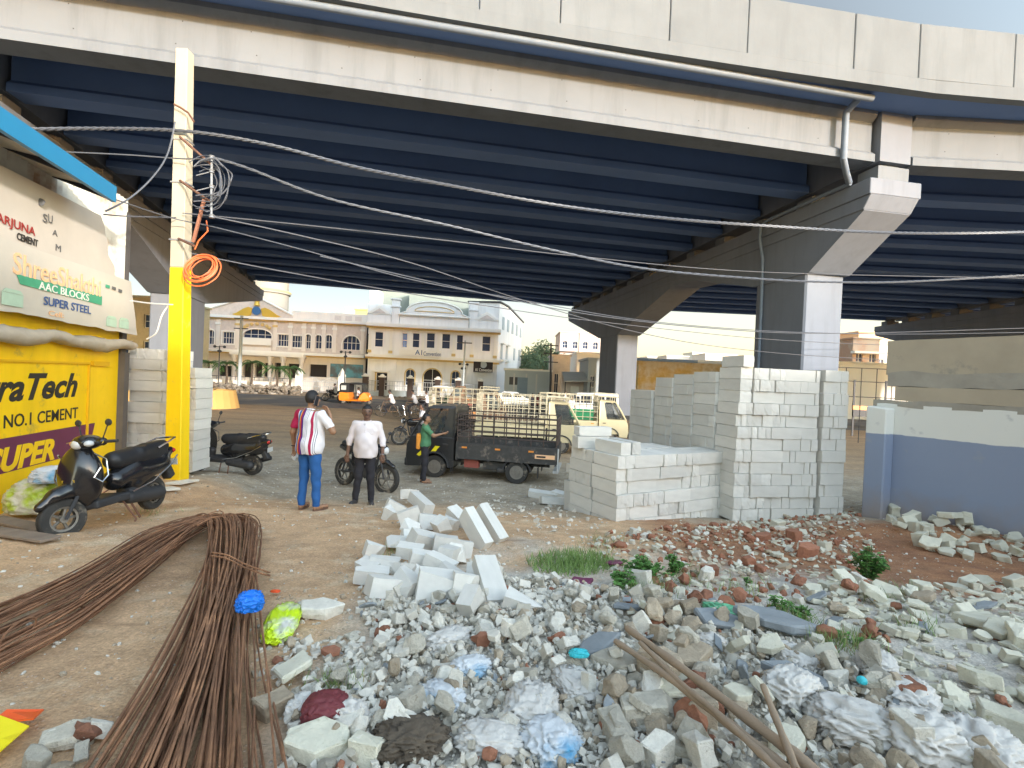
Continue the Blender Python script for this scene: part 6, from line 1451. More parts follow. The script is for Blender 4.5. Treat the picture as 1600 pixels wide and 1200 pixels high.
scatter(PA, 12500, (.014, .06, 1.5), mixA, bA, 'small', .9, 2, 4)
scatter(PB_, 300, (.08, .24, 1.8), mixB, bR, 'slope', .35, .8, 5); scatter(PB_, 1300, (.025, .10, 1.4), mixB, bR, 'small', .4, 1, 6)
scatter(PC, 170, (.07, .18, 1.5), mixC, bR, 'red', .3, .8, 7); scatter(PC, 1500, (.02, .10, 1.6), mixC, bR, 'small', .4, 1, 8)
scatter(PD, 190, (.14, .34, 1.3), [('blocky', M_rp, .7), ('flat', M_rp, .3)], (4.5, 10, 6, 9.5), 'wallpile', .55, .8, 9); scatter(PD, 250, (.05, .14, 1), [('blocky', M_rp, .6), ('flat', M_rp, .4)], (4.5, 10, 6, 9.5), 'small', .4, 1, 10)
scatter(PE, 160, (.02, .10, 2), [('flat', M_rw, .6), ('blocky', M_rw, .4)], (-1, 3, 6, 12), 'small', .3, 1, 11)
scatter(PG, 60, (.04, .14, 1.5), mixAr, (-4, -.5, 1.2, 3), 'left', .5, 1, 12)
scatter(PI, 260, (.02, .09, 2), mixA, (-2.5, 0, 2, 4.5), 'small', .5, 1, 13); scatter(PH, 120, (.03, .09, 2), mixA, (-2.5, 0, 3, 7), 'small', .5, 1, 14)
ALL = [(-400, 700), (2000, 700), (2000, 1500), (-400, 1500)]
scatter(ALL, 6500, (.008, .05, 3.2), mixS, (-8, 8, 1, 14), 'small', .2, 1, 15)
scatter([(300, 1000), (560, 880), (1000, 830), (1000, 900), (560, 960), (430, 1130)], 500, (.012, .06, 2.2), mixS, (-3, 3, 2, 8), 'small', .2, 1, 16)
big = [(540, 1010, 0, 0, 0)]
# a few placed landmark pieces: px, py, size, kind, material, yaw
for (px, py, s, kd, m, yaw, lf) in ((1080, 1045, .26, 'blocky', M_rt, 20, .5), (1030, 1060, .25, 'blocky', M_rt, -40, .5), (1010, 1130, .27, 'blocky', M_rg, 10, .4), (1100, 1135, .27, 'blocky', M_rt, 60, .4), (960, 1160, .24, 'blocky', M_rg, 100, .4), (1060, 1180, .24, 'flat', M_rg, 20, .4),
        (1210, 990, .5, 'slab', M_rd, 150, .6), (1190, 970, .3, 'slab', M_rd, 10, .6), (1130, 985, .36, 'slab', M_rd, 170, .6), (985, 963, .28, 'slab', M_rd, 5, .6), (930, 1025, .35, 'slab', M_rd, 30, .5), (1250, 1075, .36, 'slab', M_rd, 150, .4),
        (500, 963, .30, 'flat', M_rw, 10, .4), (455, 1063, .36, 'slab', M_rp, 75, .5), (490, 1180, .28, 'flat', M_rp, 15, .5), (430, 1120, .22, 'blocky', M_rt, 30, .3), (575, 1190, .18, 'blocky', M_rp, -20, .5), (1290, 1000, .14, 'round', M_rb, 0, .8), (870, 1008, .11, 'round', M_rb, 0, .8), (598, 999, .12, 'round', M_rb, 20, .7), (515, 1028, .12, 'flat', M_rb, 0, .6), (1400, 1098, .24, 'flat', M_rb, 0, .9),
        (1000, 915, .26, 'blocky', M_rw, -40, .6), (1260, 870, .3, 'blocky', M_rb, 10, .5), (1190, 845, .26, 'blocky', M_rb, 10, .5), (1240, 845, .28, 'blocky', M_rb, 80, .5), (1110, 900, .2, 'blocky', M_rb, 10, .4), (1290, 860, .22, 'blocky', M_rp, 10, .4), (1215, 825, .3, 'blocky', M_rp, 30, .4), (965, 1045, .3, 'flat', M_rg, 0, .3), (1230, 1180, .22, 'flat', M_rp, 40, .8), (905, 915, .30, 'slab', M_i_maroon, 10, .2), (960, 885, .26, 'slab', M_i_maroon, 40, .2),
        (1560, 1150, .24, 'blocky', M_rp, 130, .5), (1590, 1010, .24, 'blocky', M_rp, 60, .5), (1540, 985, .36, 'flat', M_rp, 120, .5), (105, 1165, .2, 'flat', M_rg, 20, .4)):
    p = gp(px, py); CL.append((Vector((p.x, p.y, zg(p.x, p.y) + s * .22 * lf + .02)), s, kd, m, 'landmark', (rb.gauss(0, .12), rb.gauss(0, .12), R(yaw))))
def cs(c):
    px, py = proj(*c[0])
    if not (-60 < px < 1660 and py < 1260): return 0
    return c[1] / (c[0] - Vector((0, 0, CAMZ))).length * (1.3 if c[4] == 'landmark' else 1) * (1 if c[2] not in ('slab',) else .8)
order = sorted(range(len(CL)), key=lambda i: -cs(CL[i])); keepc = set(order[:300])
LAB = {('heap',): 'pale rubble lump in the white heap between the rebar and the wooden poles', ('heap2',): 'rubble lump in the mixed heap beneath and right of the wooden poles', ('small',): 'small pale rubble lump among the larger ones',
       ('slope',): 'pale broken block piece on the red earth at the right', ('red',): 'rubble lump on the red earth below the tall stack', ('wallpile',): 'broken pale block thrown against the blue wall', ('left',): 'rubble lump at the bottom left beside the rebar'}
COLN = {M_rw.name: 'white', M_rg.name: 'grey', M_rt.name: 'tan', M_rd.name: 'slate grey', M_rb.name: 'red brick', M_rp.name: 'cream', M_i_maroon.name: 'maroon'}
PLC = {'heap': 'in the heap right of the rebar', 'heap2': 'in the heap around the wooden poles', 'small': 'lying among larger rubble', 'slope': 'on the red earth at the right', 'red': 'below the tall block stack', 'wallpile': 'piled against the blue wall', 'left': 'at the bottom left corner', 'landmark': 'standing out in the rubble'}
KN_ = {'flat': 'flat piece', 'slab': 'thin slab', 'blocky': 'angular lump', 'round': 'rounded lump'}
stuffs = {}; lmcount = {}
for i, (c, s, kd, m, wh, rot) in enumerate(CL):
    me = variants(kd, m)[i % 6]
    if i in keepc:
        o = bpy.data.objects.new('rubble_piece', me); COL.objects.link(o); o.location = c; o.scale = (s, s, s); o.rotation_euler = rot
        T(o, '%s %s %s' % (COLN[m.name], KN_[kd], PLC[wh]), 'rubble', '%s %ss %s' % (COLN[m.name], KN_[kd], PLC[wh]))
    else:
        if m.name not in stuffs: stuffs[m.name] = ([], [], [0], m)
        V, Fc, nn, _ = stuffs[m.name]; Mx = Matrix.LocRotScale(c, __import__('mathutils').Euler(rot), Vector((s, s, s)))
        if not hasattr(chunk, 'cache'): chunk.cache = {}
        key = me.name
        if key not in chunk.cache:
            co = np.empty(len(me.vertices) * 3); me.vertices.foreach_get('co', co); chunk.cache[key] = (co.reshape(-1, 3), [tuple(p.vertices) for p in me.polygons])
        co, fs = chunk.cache[key]; A4 = np.array(Mx); w = co @ A4[:3, :3].T + A4[:3, 3]; b0 = nn[0]
        V.append(w); Fc.extend([tuple(b0 + q for q in f) for f in fs]); nn[0] += len(w)
for k, (V, Fc, nn, m) in stuffs.items():
    me = bpy.data.meshes.new('rubble'); me.from_pydata(np.concatenate(V).tolist(), [], Fc); me.materials.append(m); o = bpy.data.objects.new('rubble', me); COL.objects.link(o)
    T(o, 'countless small %s chips strewn over the yard' % COLN[m.name], 'rubble', None, 'stuff')

# ================================================================== SACKS, BAGS, STICKS, PLANTS
M_sack = mat('white_woven_sack', (.60, .57, .52), .75, var=.08, vscale=5, bump=.7, bscale=12, dirt=((.40, .38, .34), 4, .62))
M_sackb = mat('sack_with_blue_print', (.60, .62, .63), .55, var=.08, vscale=5, bump=.7, bscale=12, col2=srgb(70, 150, 190), mixscale=3.2, mixbias=.60)
M_sackg = mat('yellow_green_print_sack', (.62, .60, .48), .55, bump=.6, bscale=10, col2=srgb(170, 190, 60), mixscale=4.5, mixbias=.50)
M_lime = mat('lime_plastic', srgb(205, 235, 30), .45, bump=.4, bscale=8, col2=(.62, .62, .55), mixscale=5, mixbias=.55)
M_bluep = mat('blue_plastic_bag', srgb(20, 120, 225), .35, bump=.8, bscale=16); M_marp = mat('maroon_woven_sack', srgb(110, 45, 50), .6, bump=.6, bscale=22, var=.15, vscale=10); M_redpl = mat('orange_red_plastic', srgb(230, 90, 40), .4, bump=.3, bscale=6); M_yelpl = mat('yellow_plastic', srgb(245, 225, 30), .4, bump=.3, bscale=6)
M_soil = mat('dark_soil_clump', (.11, .085, .06), .95, var=.3, vscale=12, bump=.9, bscale=20); M_mint = mat('mint_green_plastic', srgb(120, 200, 155), .4, bump=.5, bscale=9); M_cyan = mat('cyan_plastic', srgb(60, 190, 200), .4)
M_wood = mat('weathered_bamboo', (.30, .22, .15), .8, var=.2, vscale=6, bump=.4, bscale=20); M_plank = mat('grey_brown_plank', (.22, .17, .13), .85, var=.25, vscale=5, bump=.4, bscale=18)
def crumple(name, px, py, dims, rz, m, label, cat, seed, up=.3, amp=.18, group=None, pitch=0):
    p = gp(px, py); bm = bmesh.new(); bmesh.ops.create_icosphere(bm, subdivisions=5, radius=1)
    o3 = Vector((seed * 3.7, seed, 0))
    for v in bm.verts:
        n_ = v.co.normalized(); s = Vector((math.copysign(abs(n_.x) ** .75, n_.x), math.copysign(abs(n_.y) ** .75, n_.y), n_.z))
        wv = Vector((mnoise.noise(n_ * 1.7 + o3), mnoise.noise(n_ * 1.7 - o3), mnoise.noise(n_ * 1.7 + o3 * 2))) * .9; rdg = 1 - abs(mnoise.noise((n_ + wv) * 1.9 + o3)) * 2.6; rdg2 = 1 - abs(mnoise.noise((n_ + wv) * 4.6 + o3 * 2)) * 2.8; rd3 = 1 - abs(mnoise.noise((n_ + wv) * 10 + o3)) * 2.6
        k = 1 + amp * (rdg * .85 + rdg2 * .30 + rd3 * .09 - .7)
        v.co = Vector((s.x * dims[0] * k, s.y * dims[1] * k, s.z * dims[2] * k))
        if v.co.z < -dims[2] * .5: v.co.z = -dims[2] * .5 + (v.co.z + dims[2] * .5) * .2
    me = bpy.data.meshes.new(name); bm.to_mesh(me); bm.free(); me.materials.append(m); me.polygons.foreach_set('use_smooth', [True] * len(me.polygons))
    o = bpy.data.objects.new(name, me); COL.objects.link(o); o.location = (p.x, p.y, zg(p.x, p.y) + dims[2] * up + .02); o.rotation_euler = (pitch, 0, R(rz)); return T(o, label, cat, group)
SG = 'white cement sacks in the rubble'
for i, (px, py, dm, rz, lab, m) in enumerate((
    (1235, 1095, (.20, .14, .12), 30, 'bulging white sack left of the big sacks in the lower right heap', M_sack),
    (1335, 1150, (.24, .17, .11), -20, 'large white sack near the bottom edge between the poles and the right corner', M_sack),
    (1420, 1105, (.22, .15, .09), 50, 'crumpled white sack above the large sacks at lower right', M_sack),
    (1440, 1175, (.22, .18, .12), 10, 'full white sack at the bottom edge, second from the right', M_sack),
    (1530, 1185, (.24, .18, .10), 40, 'white sack with faint print at the bottom right corner', M_sack),
    (1370, 1050, (.20, .12, .07), 60, 'flattened white sack upper of the lower right group', M_sack),
    (1110, 1015, (.11, .08, .07), 0, 'small knotted white bag right of the pole tops', M_sack),
    (1240, 1040, (.18, .12, .07), 100, 'white bag beside the grey slab', M_sack),
    (700, 1010, (.20, .12, .07), 50, 'torn white sack in the middle of the heap', M_sack),
    (690, 1100, (.16, .11, .06), -30, 'white sack with blue letters left of the heap middle', M_sackb),
    (735, 1055, (.15, .10, .07), 20, 'sack with a round blue print in the heap', M_sackb),
    (830, 1120, (.22, .16, .09), 80, 'whitish sack spilling lumps at the heap centre', M_sack),
    (860, 1175, (.16, .16, .08), 20, 'white sack with a blue strip at the bottom edge', M_sackb),
    (770, 1170, (.20, .13, .06), -10, 'flat white sack with orange print at the bottom edge', M_sack),
    (545, 1135, (.11, .09, .08), 10, 'white plastic bag right of the maroon sack', M_sack),
    (470, 1120, (.10, .08, .07), 80, 'clear plastic bag left of the maroon sack', M_sack),
    (900, 1080, (.2, .13, .05), 110, 'long torn sack sheet beside the pale lumps', M_sack))):
    crumple('cement_sack', px, py, [q * .74 for q in dm], rz, m, lab, 'sack', i + 1, .32, .25, SG)
crumple('woven_sack', 508, 1132, (.10, .09, .07), 10, M_marp, 'folded maroon woven sack at the lower left of the heap', 'sack', 31, .6, .12)
crumple('plastic_bag', 388, 1008, (.075, .06, .07), 20, M_bluep, 'knotted bright blue plastic bag resting on the rebar', 'plastic bag', 33, 3.2, .25)
crumple('lime_sack', 440, 985, (.10, .24, .05), 15, M_lime, 'lime yellow and white printed sack beside the rebar', 'sack', 35, .6, .2); 
crumple('printed_sack', 58, 808, (.30, .24, .26), 10, M_sackg, 'full yellow and green printed sack leaning on the yellow wall', 'sack', 36, .75, .14, None); crumple('printed_sack', 78, 812, (.20, .16, .12), 30, M_sackb, 'smaller blue printed sack lying over the full yellow and green sack', 'sack', 38, 4.2, .2)
crumple('soil_clump', 640, 1172, (.15, .11, .05), 10, M_soil, 'dark clump of burnt soil at the bottom of the heap', 'soil clump', 39, .5, .3)
crumple('plastic_sheet', 1150, 975, (.20, .07, .03), -30, M_mint, 'mint green plastic sheet caught in the slate slabs', 'plastic sheet', 41, 1.6, .3); crumple('plastic_scrap', 903, 1052, (.05, .03, .02), 0, M_cyan, 'cyan plastic scrap among the lumps', 'plastic scrap', 42, 4, .3)
crumple('plastic_scrap', 1345, 1098 - 0, (.02, .02, .02), 0, M_cyan, 'tiny cyan cap beside the white sacks', 'plastic scrap', 43, 4, .1); crumple('plastic_scrap', 430, 930, (.035, .02, .01), 0, M_redpl, 'small red plastic scrap right of the rebar bend', 'plastic scrap', 44, 1, .2)
def sheet(name, pts, m, label, cat, th=.006):
    q = [gp(*p) for p in pts]; q = [Vector((a.x, a.y, zg(a.x, a.y) + .045 + .02 * (i % 2))) for i, a in enumerate(q)]; mb = MB(); o = q[0].copy(); mb.prism([a - o for a in q], (0, 0, th)); ob = mb.build(name, m, None, loc=o); return T(ob, label, cat)
ps = sheet('plastic_wrapper', [(-40, 1165), (0, 1145), (45, 1155), (20, 1185), (-40, 1230)], M_yelpl, 'yellow plastic wrapper at the bottom left corner', 'plastic wrapper'); sheet('plastic_wrapper', [(-30, 1160), (10, 1135), (68, 1127), (52, 1150), (0, 1150)], M_redpl, 'orange red plastic wrapper above the yellow one', 'plastic wrapper')
def stick(pts, r, label, m=M_wood, group='wooden poles lying on the rubble', ups=None, name='wooden_pole'):
    q = [gup(px, py, up) for px, py, up in pts]; o = q[0].copy(); c = spline([a - o for a in q], 5); mb = MB(); n_ = len(c)
    mb.tube(c, [r * (1 + .12 * math.sin(i * 1.9)) * lerp(.8, 1.1, i / n_) for i in range(n_)], 7); return T(mb.build(name, m, None, smooth=60, loc=o), label, 'pole', group)
stick([(980, 982, .17), (1060, 1040, .20), (1150, 1110, .2), (1260, 1195, .2), (1330, 1260, .18)], .022, 'right hand one of the long poles, dark and slightly bent')
stick([(962, 1003, .14), (1040, 1055, .17), (1130, 1125, .18), (1225, 1200, .18), (1290, 1260, .15)], .019, 'left hand one of the long poles, pale split bamboo')
stick([(1000, 1005, .18), (1060, 1065, .19), (1120, 1115, .2), (1200, 1190, .2), (1250, 1240, .2)], .014, 'thin middle one of the long poles between its two neighbours')
stick([(1192, 1072, .30), (1215, 1130, .26), (1245, 1205, .22)], .014, 'short pole crossing the long ones near the bottom edge')
for (a, b, lab) in (((-20, 830), (80, 845), 'nearest grey plank lying on the sand left of the scooter'), ((-10, 812), (72, 830), 'farther grey plank lying left of the scooter')):
    pa, pb = gup(*a, .03), gup(*b, .03); d = pb - pa; n_ = Vector((-d.y, d.x, 0)).normalized() * .09; mb = MB(); mb.prism([-n_, d - n_, d + n_, n_], (0, 0, .03)); T(mb.build('plank', M_plank, None, loc=pa, bevel=.005), lab, 'plank', 'planks by the yellow wall')
for (a, b, lab) in (((270, 758), (300, 752), 'flat white stone slab at the foot of the yellow pole'), ((240, 768), (275, 765), 'thin pale board lying left of the pole foot')):
    pa, pb = gup(*a, .02), gup(*b, .02); d = pb - pa; n_ = Vector((-d.y, d.x, 0)).normalized() * .12; mb = MB(); mb.prism([-n_, d - n_, d + n_ * .7, n_], (0, 0, .035)); T(mb.build('board', M_rw, None, loc=pa, bevel=.005), lab, 'board')
# plants
M_leaf = mat('weed_leaf', (.09, .22, .04), .6, var=.3, vscale=9, rnd=.1); M_grass = mat('grass_blade', (.17, .27, .07), .6, var=.3, vscale=9); M_stem = mat('green_stem', (.09, .14, .05), .7)
def weed(px, py, hgt, wid, nleaf, label, seed, ls=.05):
    p = gp(px, py); p.z = zg(p.x, p.y); r_ = random.Random(seed); t = E('weed', p, 0, label, 'weed'); ms = MB(); ml = MB(); ns = max(3, nleaf // 22)
    for s in range(ns):
        a = r_.uniform(0, 6.28); tilt = r_.uniform(0, 1); top = Vector((math.cos(a) * wid * tilt, math.sin(a) * wid * tilt, hgt * r_.uniform(.6, 1) * (1 - .45 * tilt))); base = Vector((math.cos(a) * wid * .15, math.sin(a) * wid * .15, -.02)); c = spline([base, base.lerp(top, .5) + Vector((0, 0, hgt * .12)), top], 4); ms.tube(c, .004, 4)
        for k in range(nleaf // ns):
            t_ = r_.uniform(.15, 1); q = c[int(t_ * (len(c) - 1))]; b = r_.uniform(0, 6.28); l = ls * r_.uniform(.6, 1.2); d = Vector((math.cos(b), math.sin(b), r_.uniform(-.1, .7))).normalized(); sdv = d.cross(UP).normalized() * l * .32; e = q + d * l + Vector((0, 0, -.2 * l))
            m_ = q + d * l * .5 + Vector((0, 0, .08 * l)); ml.add([q, m_ + sdv, e, m_ - sdv], [(0, 1, 2), (0, 2, 3)])
    ms.build('stem', M_stem, t, fix=False); ml.build('foliage', M_leaf, t, fix=False); return t
weed(1355, 908, .42, .16, 620, 'upright bushy green weed on the red earth before the blue wall', 1, .055)
weed(1005, 905, .22, .26, 700, 'low leafy green weed behind the pale lump left of the red earth', 2, .05); weed(1052, 895, .20, .12, 200, 'small light green weed right of the low leafy weed', 3, .05); weed(975, 918, .14, .18, 320, 'creeping green weed left of the low leafy weed', 4, .045)
weed(1250, 968, .12, .12, 160, 'small weed at the edge of the slate slabs', 5, .04); weed(1215, 955, .12, .10, 110, 'tiny weed left of the small weed by the slabs', 6, .04); weed(1170, 915, .08, .12, 80, 'sprawling weed on the red earth', 7, .035); weed(1320, 1005, .07, .12, 90, 'thin weed beside the red brick lump', 8, .03)
mb = MB(); r_ = random.Random(9)
for i in range(1900):
    a = r_.uniform(0, 6.28); rr_ = r_.random() ** .6; px = 895 + 66 * rr_ * math.cos(a) + r_.gauss(0, 6); py = 882 + 18 * rr_ * math.sin(a) + r_.gauss(0, 2); p = gp(px, py); h = r_.uniform(.03, .11); b = r_.uniform(0, 6.28); w = Vector((math.cos(b), math.sin(b), 0)) * .004; tp = Vector((r_.uniform(-.05, .05), r_.uniform(-.05, .05), h)); p.z = zg(p.x, p.y)
    mb.add([p - w, p + w, p + w * .6 + tp * .6, p + tp], [(0, 1, 2), (0, 2, 3)])
T(mb.build('grass', M_grass, None, fix=False), 'patch of short green grass in front of the low block stack', 'grass', None, 'stuff')
mb = MB(); M_dry = mat('dry_grass', (.24, .22, .10), .8, var=.3, vscale=9)
for (cx, cy, sp, nn) in ((1010, 925, 26, 260), (1075, 905, 20, 120), (1230, 975, 26, 260), (1330, 1010, 22, 160), (1160, 925, 24, 110), (1380, 930, 22, 130), (940, 850, 18, 120), (1290, 1015, 16, 120), (620, 868, 12, 70), (1440, 985, 20, 90), (230, 800, 18, 50), (525, 1075, 20, 120)):
    for i in range(nn):
        p = gp(cx + r_.gauss(0, sp), cy + r_.gauss(0, sp * .35)); p.z = zg(p.x, p.y); h = r_.uniform(.03, .12); b = r_.uniform(0, 6.28); w = Vector((math.cos(b), math.sin(b), 0)) * .003; tp = Vector((r_.uniform(-.07, .07), r_.uniform(-.07, .07), h))
        mb.add([p - w, p + w, p + w * .6 + tp * .6, p + tp], [(0, 1, 2), (0, 2, 3)], r_.choice((0, 0, 1)))
T(mb.build('straggling_grass', [M_grass, M_dry], None, fix=False), 'thin straggling grass tufts, part dry, scattered among the rubble', 'grass', None, 'stuff')
# ================================================================== BUILDINGS ACROSS THE ROAD
M_hw = mat('white_hall_plaster', (.82, .81, .79), .85, var=.04, vscale=.3, streak=.12)
M_hc = mat('cream_hall_plaster', (.74, .68, .61), .85, var=.05, vscale=.3, streak=.10)
M_hp = mat('pale_stone_cladding', (.60, .53, .48), .85, var=.12, vscale=3)
M_trim = mat('yellow_ochre_trim', (.62, .45, .18), .8); M_trimw = mat('white_trim', (.80, .78, .72), .8)
M_gl = mat('blue_window_glass', (.025, .045, .10), .35, spec=.15); M_glb = mat('bright_blue_pane', (.02, .12, .45), .2); M_door = mat('dark_brown_pillar', (.05, .03, .025), .6); M_int = mat('dark_interior', (.035, .03, .03), .9)
M_gold = mat('gold_emblem', (.55, .36, .05), .4, .3); M_disc = mat('blue_emblem_disc', (.03, .12, .28), .5); M_green_r = mat('pale_green_sheet', (.22, .25, .22), .6, var=.08, vscale=1); M_greysh = mat('grey_sheet_wall', (.38, .43, .46), .6, var=.06, vscale=.5)
M_pink = mat('pink_plaster', (.62, .48, .40), .85); M_hoard = mat('hoarding_print', (.10, .12, .13), .5, col2=(.10, .30, .38), mixscale=.8, mixbias=.5); M_iron = mat('white_iron', (.5, .5, .5), .5); M_irond = mat('dark_iron', (.05, .05, .055), .6)
class Plane:
    def __init__(s, px, Y, ang, z0=0):
        s.o = Vector((at(px, 600, Y).x, Y, 0)); s.d = Vector((math.cos(R(ang)), math.sin(R(ang)), 0)); s.n = Vector((s.d.y, -s.d.x, 0))   # n towards the camera
    def uv(s, px, py, off=0):
        d = ray(px, py); c = Vector((0, 0, CAMZ)); o = s.o + s.n * off; p = c + d * ((o - c).dot(s.n) / d.dot(s.n)); return (p - s.o).dot(s.d), p.z
    def P(s, u, z, off=0): return s.d * u + s.n * off + UP * z
    def box(s, mb, u0, u1, z0, z1, o0, o1): mb.prism([s.P(u0, z0, o0), s.P(u1, z0, o0), s.P(u1, z1, o0), s.P(u0, z1, o0)], s.n * (o1 - o0)); return mb
    def pbox(s, mb, x0, y0, x1, y1, o0, o1):
        u0, z1 = s.uv(x0, (y0)); u1, _ = s.uv(x1, y0); _, z0 = s.uv(x0, y1); return s.box(mb, u0, u1, z0, z1, o0, o1)
def wall_open(pl, mb, u0, u1, z0, z1, th, ops):
    us = sorted({u0, u1} | {o[0] for o in ops} | {o[1] for o in ops}); zs = sorted({z0, z1} | {o[2] for o in ops} | {o[3] for o in ops})
    for a, b in zip(us, us[1:]):
        run = None
        for c, d in zip(zs, zs[1:]):
            mu, mz = (a + b) / 2, (c + d) / 2; hole = any(o[0] < mu < o[1] and o[2] < mz < o[3] for o in ops)
            if hole:
                if run: pl.box(mb, a, b, run[0], run[1], 0, -th); run = None
            else: run = (run[0] if run else c, d)
        if run: pl.box(mb, a, b, run[0], run[1], 0, -th)
    for o in ops:
        if len(o) > 4 and o[4] == 'arch':
            c = (o[0] + o[1]) / 2; r = (o[1] - o[0]) / 2; h = min(r, (o[3] - o[2]) * .6); zc = o[3] - h
            for sgn in (-1, 1):
                pts = [(c + sgn * r, o[3])] + [(c + sgn * r * math.cos(a), zc + h * math.sin(a)) for a in np.linspace(0, math.pi / 2, 6)]
                mb.prism([pl.P(u, z, -.0) for u, z in pts], pl.n * -th)
def window(pl, par, o, m=M_gl, frame=M_trimw, bars=1, rec=.22, surround=None):
    mb = MB(); pl.box(mb, o[0], o[1], o[2], o[3], -rec, -rec - .03); w = mb.build('window', m, par)
    mb = MB(); t = .05
    for k in range(bars + 2): u = lerp(o[0] + t / 2, o[1] - t / 2, k / (bars + 1)); pl.box(mb, u - t / 2, u + t / 2, o[2], o[3], -rec + .03, -rec + .001)
    for z in (o[2] + t / 2, (o[2] + o[3]) / 2, o[3] - t / 2): pl.box(mb, o[0], o[1], z - t / 2, z + t / 2, -rec + .034, -rec + .001)
    mb.build('frame', frame, w)
    if surround:
        mb = MB(); e = .14
        if len(o) > 4:
            c = (o[0] + o[1]) / 2; r = (o[1] - o[0]) / 2; h = min(r, (o[3] - o[2]) * .6); zc = o[3] - h
            out = [(c - r - e, o[2])] + [(c + (r + e) * math.cos(a), zc + (h + e) * math.sin(a)) for a in np.linspace(math.pi, 0, 11)] + [(c + r + e, o[2])]
            inn = [(c + r, o[2])] + [(c + r * math.cos(a), zc + h * math.sin(a)) for a in np.linspace(0, math.pi, 11)] + [(c - r, o[2])]
            mb.prism([pl.P(u, z, .003) for u, z in out + inn], pl.n * .06)
        else:
            for a, b, c_, d in ((o[0] - e, o[0], o[2] - e, o[3] + e), (o[1], o[1] + e, o[2] - e, o[3] + e), (o[0], o[1], o[3], o[3] + e), (o[0], o[1], o[2] - e, o[2])): pl.box(mb, a, b, c_, d, .003, .06)
        mb.build('surround', surround, w)
    return w
def ops_px(pl, lst): 
    r = []
    for x0, y0, x1, y1, *k in lst: u0, z1 = pl.uv(x0, y0); u1, _ = pl.uv(x1, y0); _, z0 = pl.uv((x0 + x1) / 2, y1); r.append((u0, u1, z0, z1, *k))
    return r
# ---------------------------------------------------------------- white convention hall
H = Plane(573, 60, 7)
hall = E('convention_hall', H.o, 0, 'two storey white convention hall with curved parapet behind the road', 'hall')
UR = H.uv(778, 540)[0]; zlow = H.uv(573, 552)[1]; ztop = H.uv(573, 505)[1]
up_ = ops_px(H, [(586, 518, 599, 542), (629, 520, 637, 543), (645, 520, 656, 543), (667, 520, 680, 544), (691, 521, 704, 545), (714, 523, 724, 547), (754, 525, 767, 549)])
lo_ = ops_px(H, [(588, 582, 608, 612), (634, 577, 648, 602, 'arch'), (662, 576, 690, 612, 'arch'), (706, 580, 718, 604, 'arch')])
mb = MB(); wall_open(H, mb, 0, UR, zlow + .002, ztop, .35, up_); mb.build('upper_wall', M_hw, hall)
mb = MB(); wall_open(H, mb, 0, UR, -.1, zlow, .35, lo_); mb.build('lower_wall', M_hw, hall)
for i, o in enumerate(up_): window(H, hall, o, M_glb if i == 1 else M_gl, M_trimw, 0, .2)
for o in lo_: window(H, hall, o, M_int if o[3] - o[2] > 2 else M_gl, M_trimw, 1, .25, M_trim)
mb = MB(); H.box(mb, .1, UR - .1, -.1, ztop, -.6, -9); mb.build('core', M_int, hall)
for (y0, y1, o, m) in ((504, 509, .55, M_trimw), (553, 557, .6, M_trimw)):
    u, z1 = H.uv(573, y0); _, z0 = H.uv(573, y1); mb = MB(); H.box(mb, -.25, UR + .25, z0, z1, .003, o); mb.build('cornice', m, hall); mb = MB(); H.box(mb, -.25, UR + .25, z0 - .22, z0 - .002, .003, o * .55); mb.build('cornice_trim', M_trim, hall)
for px in (578, 611, 640 - 1.5, 661, 685, 709.5, 738, 774):
    u, _ = H.uv(px, 530); mb = MB(); H.box(mb, u - .16, u + .16, zlow + .25, ztop - .5, .002, .12); mb.build('pilaster', M_trimw, hall)
    mb = MB(); H.box(mb, u - .24, u + .24, zlow + .12, zlow + .45, .125, .22); mb.build('pilaster_base', M_trim, hall)
for px in (612, 736): u, _ = H.uv(px, 590); mb = MB(); H.box(mb, u - .5, u + .5, 0, zlow - .3, .002, .3); mb.build('pillar', M_hw, hall)
# parapet: end pavilions with little pediments, tall piers, long arched gable
def uz(px, py): return H.uv(px, py)
zc = ztop
for (a, b) in ((574, 611), (742, 779)):
    u0, _ = uz(a, 500); u1, _ = uz(b, 500); mb = MB(); H.box(mb, u0, u1, zc, zc + 1.15, -.5, .05); mb.build('parapet', M_hw, hall); um = (u0 + u1) / 2
    mb = MB(); mb.prism([H.P(u0 - .1, zc + 1.16, .12), H.P(u1 + .1, zc + 1.16, .12), H.P(um, zc + 2.25, .12)], H.n * -.6); mb.build('small_pediment', M_trimw, hall)
    mb = MB(); mb.prism([H.P(u0 + .55, zc + 1.28, .122), H.P(u1 - .55, zc + 1.28, .122), H.P(um, zc + 1.85, .122)], H.n * .03); mb.build('pediment_panel', M_hp, hall)
for (a, b, t) in ((613, 625, 468), (735, 747, 474)):
    u0, z1 = uz(a, t); u1, _ = uz(b, t); mb = MB(); H.box(mb, u0, u1, zc, z1, -.6, .1); H.box(mb, u0 - .12, u1 + .12, z1 - .9, z1 - .7, -.7, .22); H.box(mb, u0 - .15, u1 + .15, z1, z1 + .15, -.75, .25); mb.build('parapet_pier', M_hw, hall)
u0, _ = uz(622, 492); u1, _ = uz(735, 496); zb = zc + 1.3; zt = uz(680, 472)[1]
mb = MB(); H.box(mb, u0 + .2, u1 - .2, zc, zb, -.4, 0); mb.build('parapet', M_hw, hall)
um = (u0 + u1) / 2; hw = (u1 - u0) / 2
pts = [(u0, zb)] + [(um + hw * .78 * math.cos(a), zb + .35 + (zt - zb - .35) * math.sin(a)) for a in np.linspace(math.pi, 0, 15)] + [(u1, zb)]
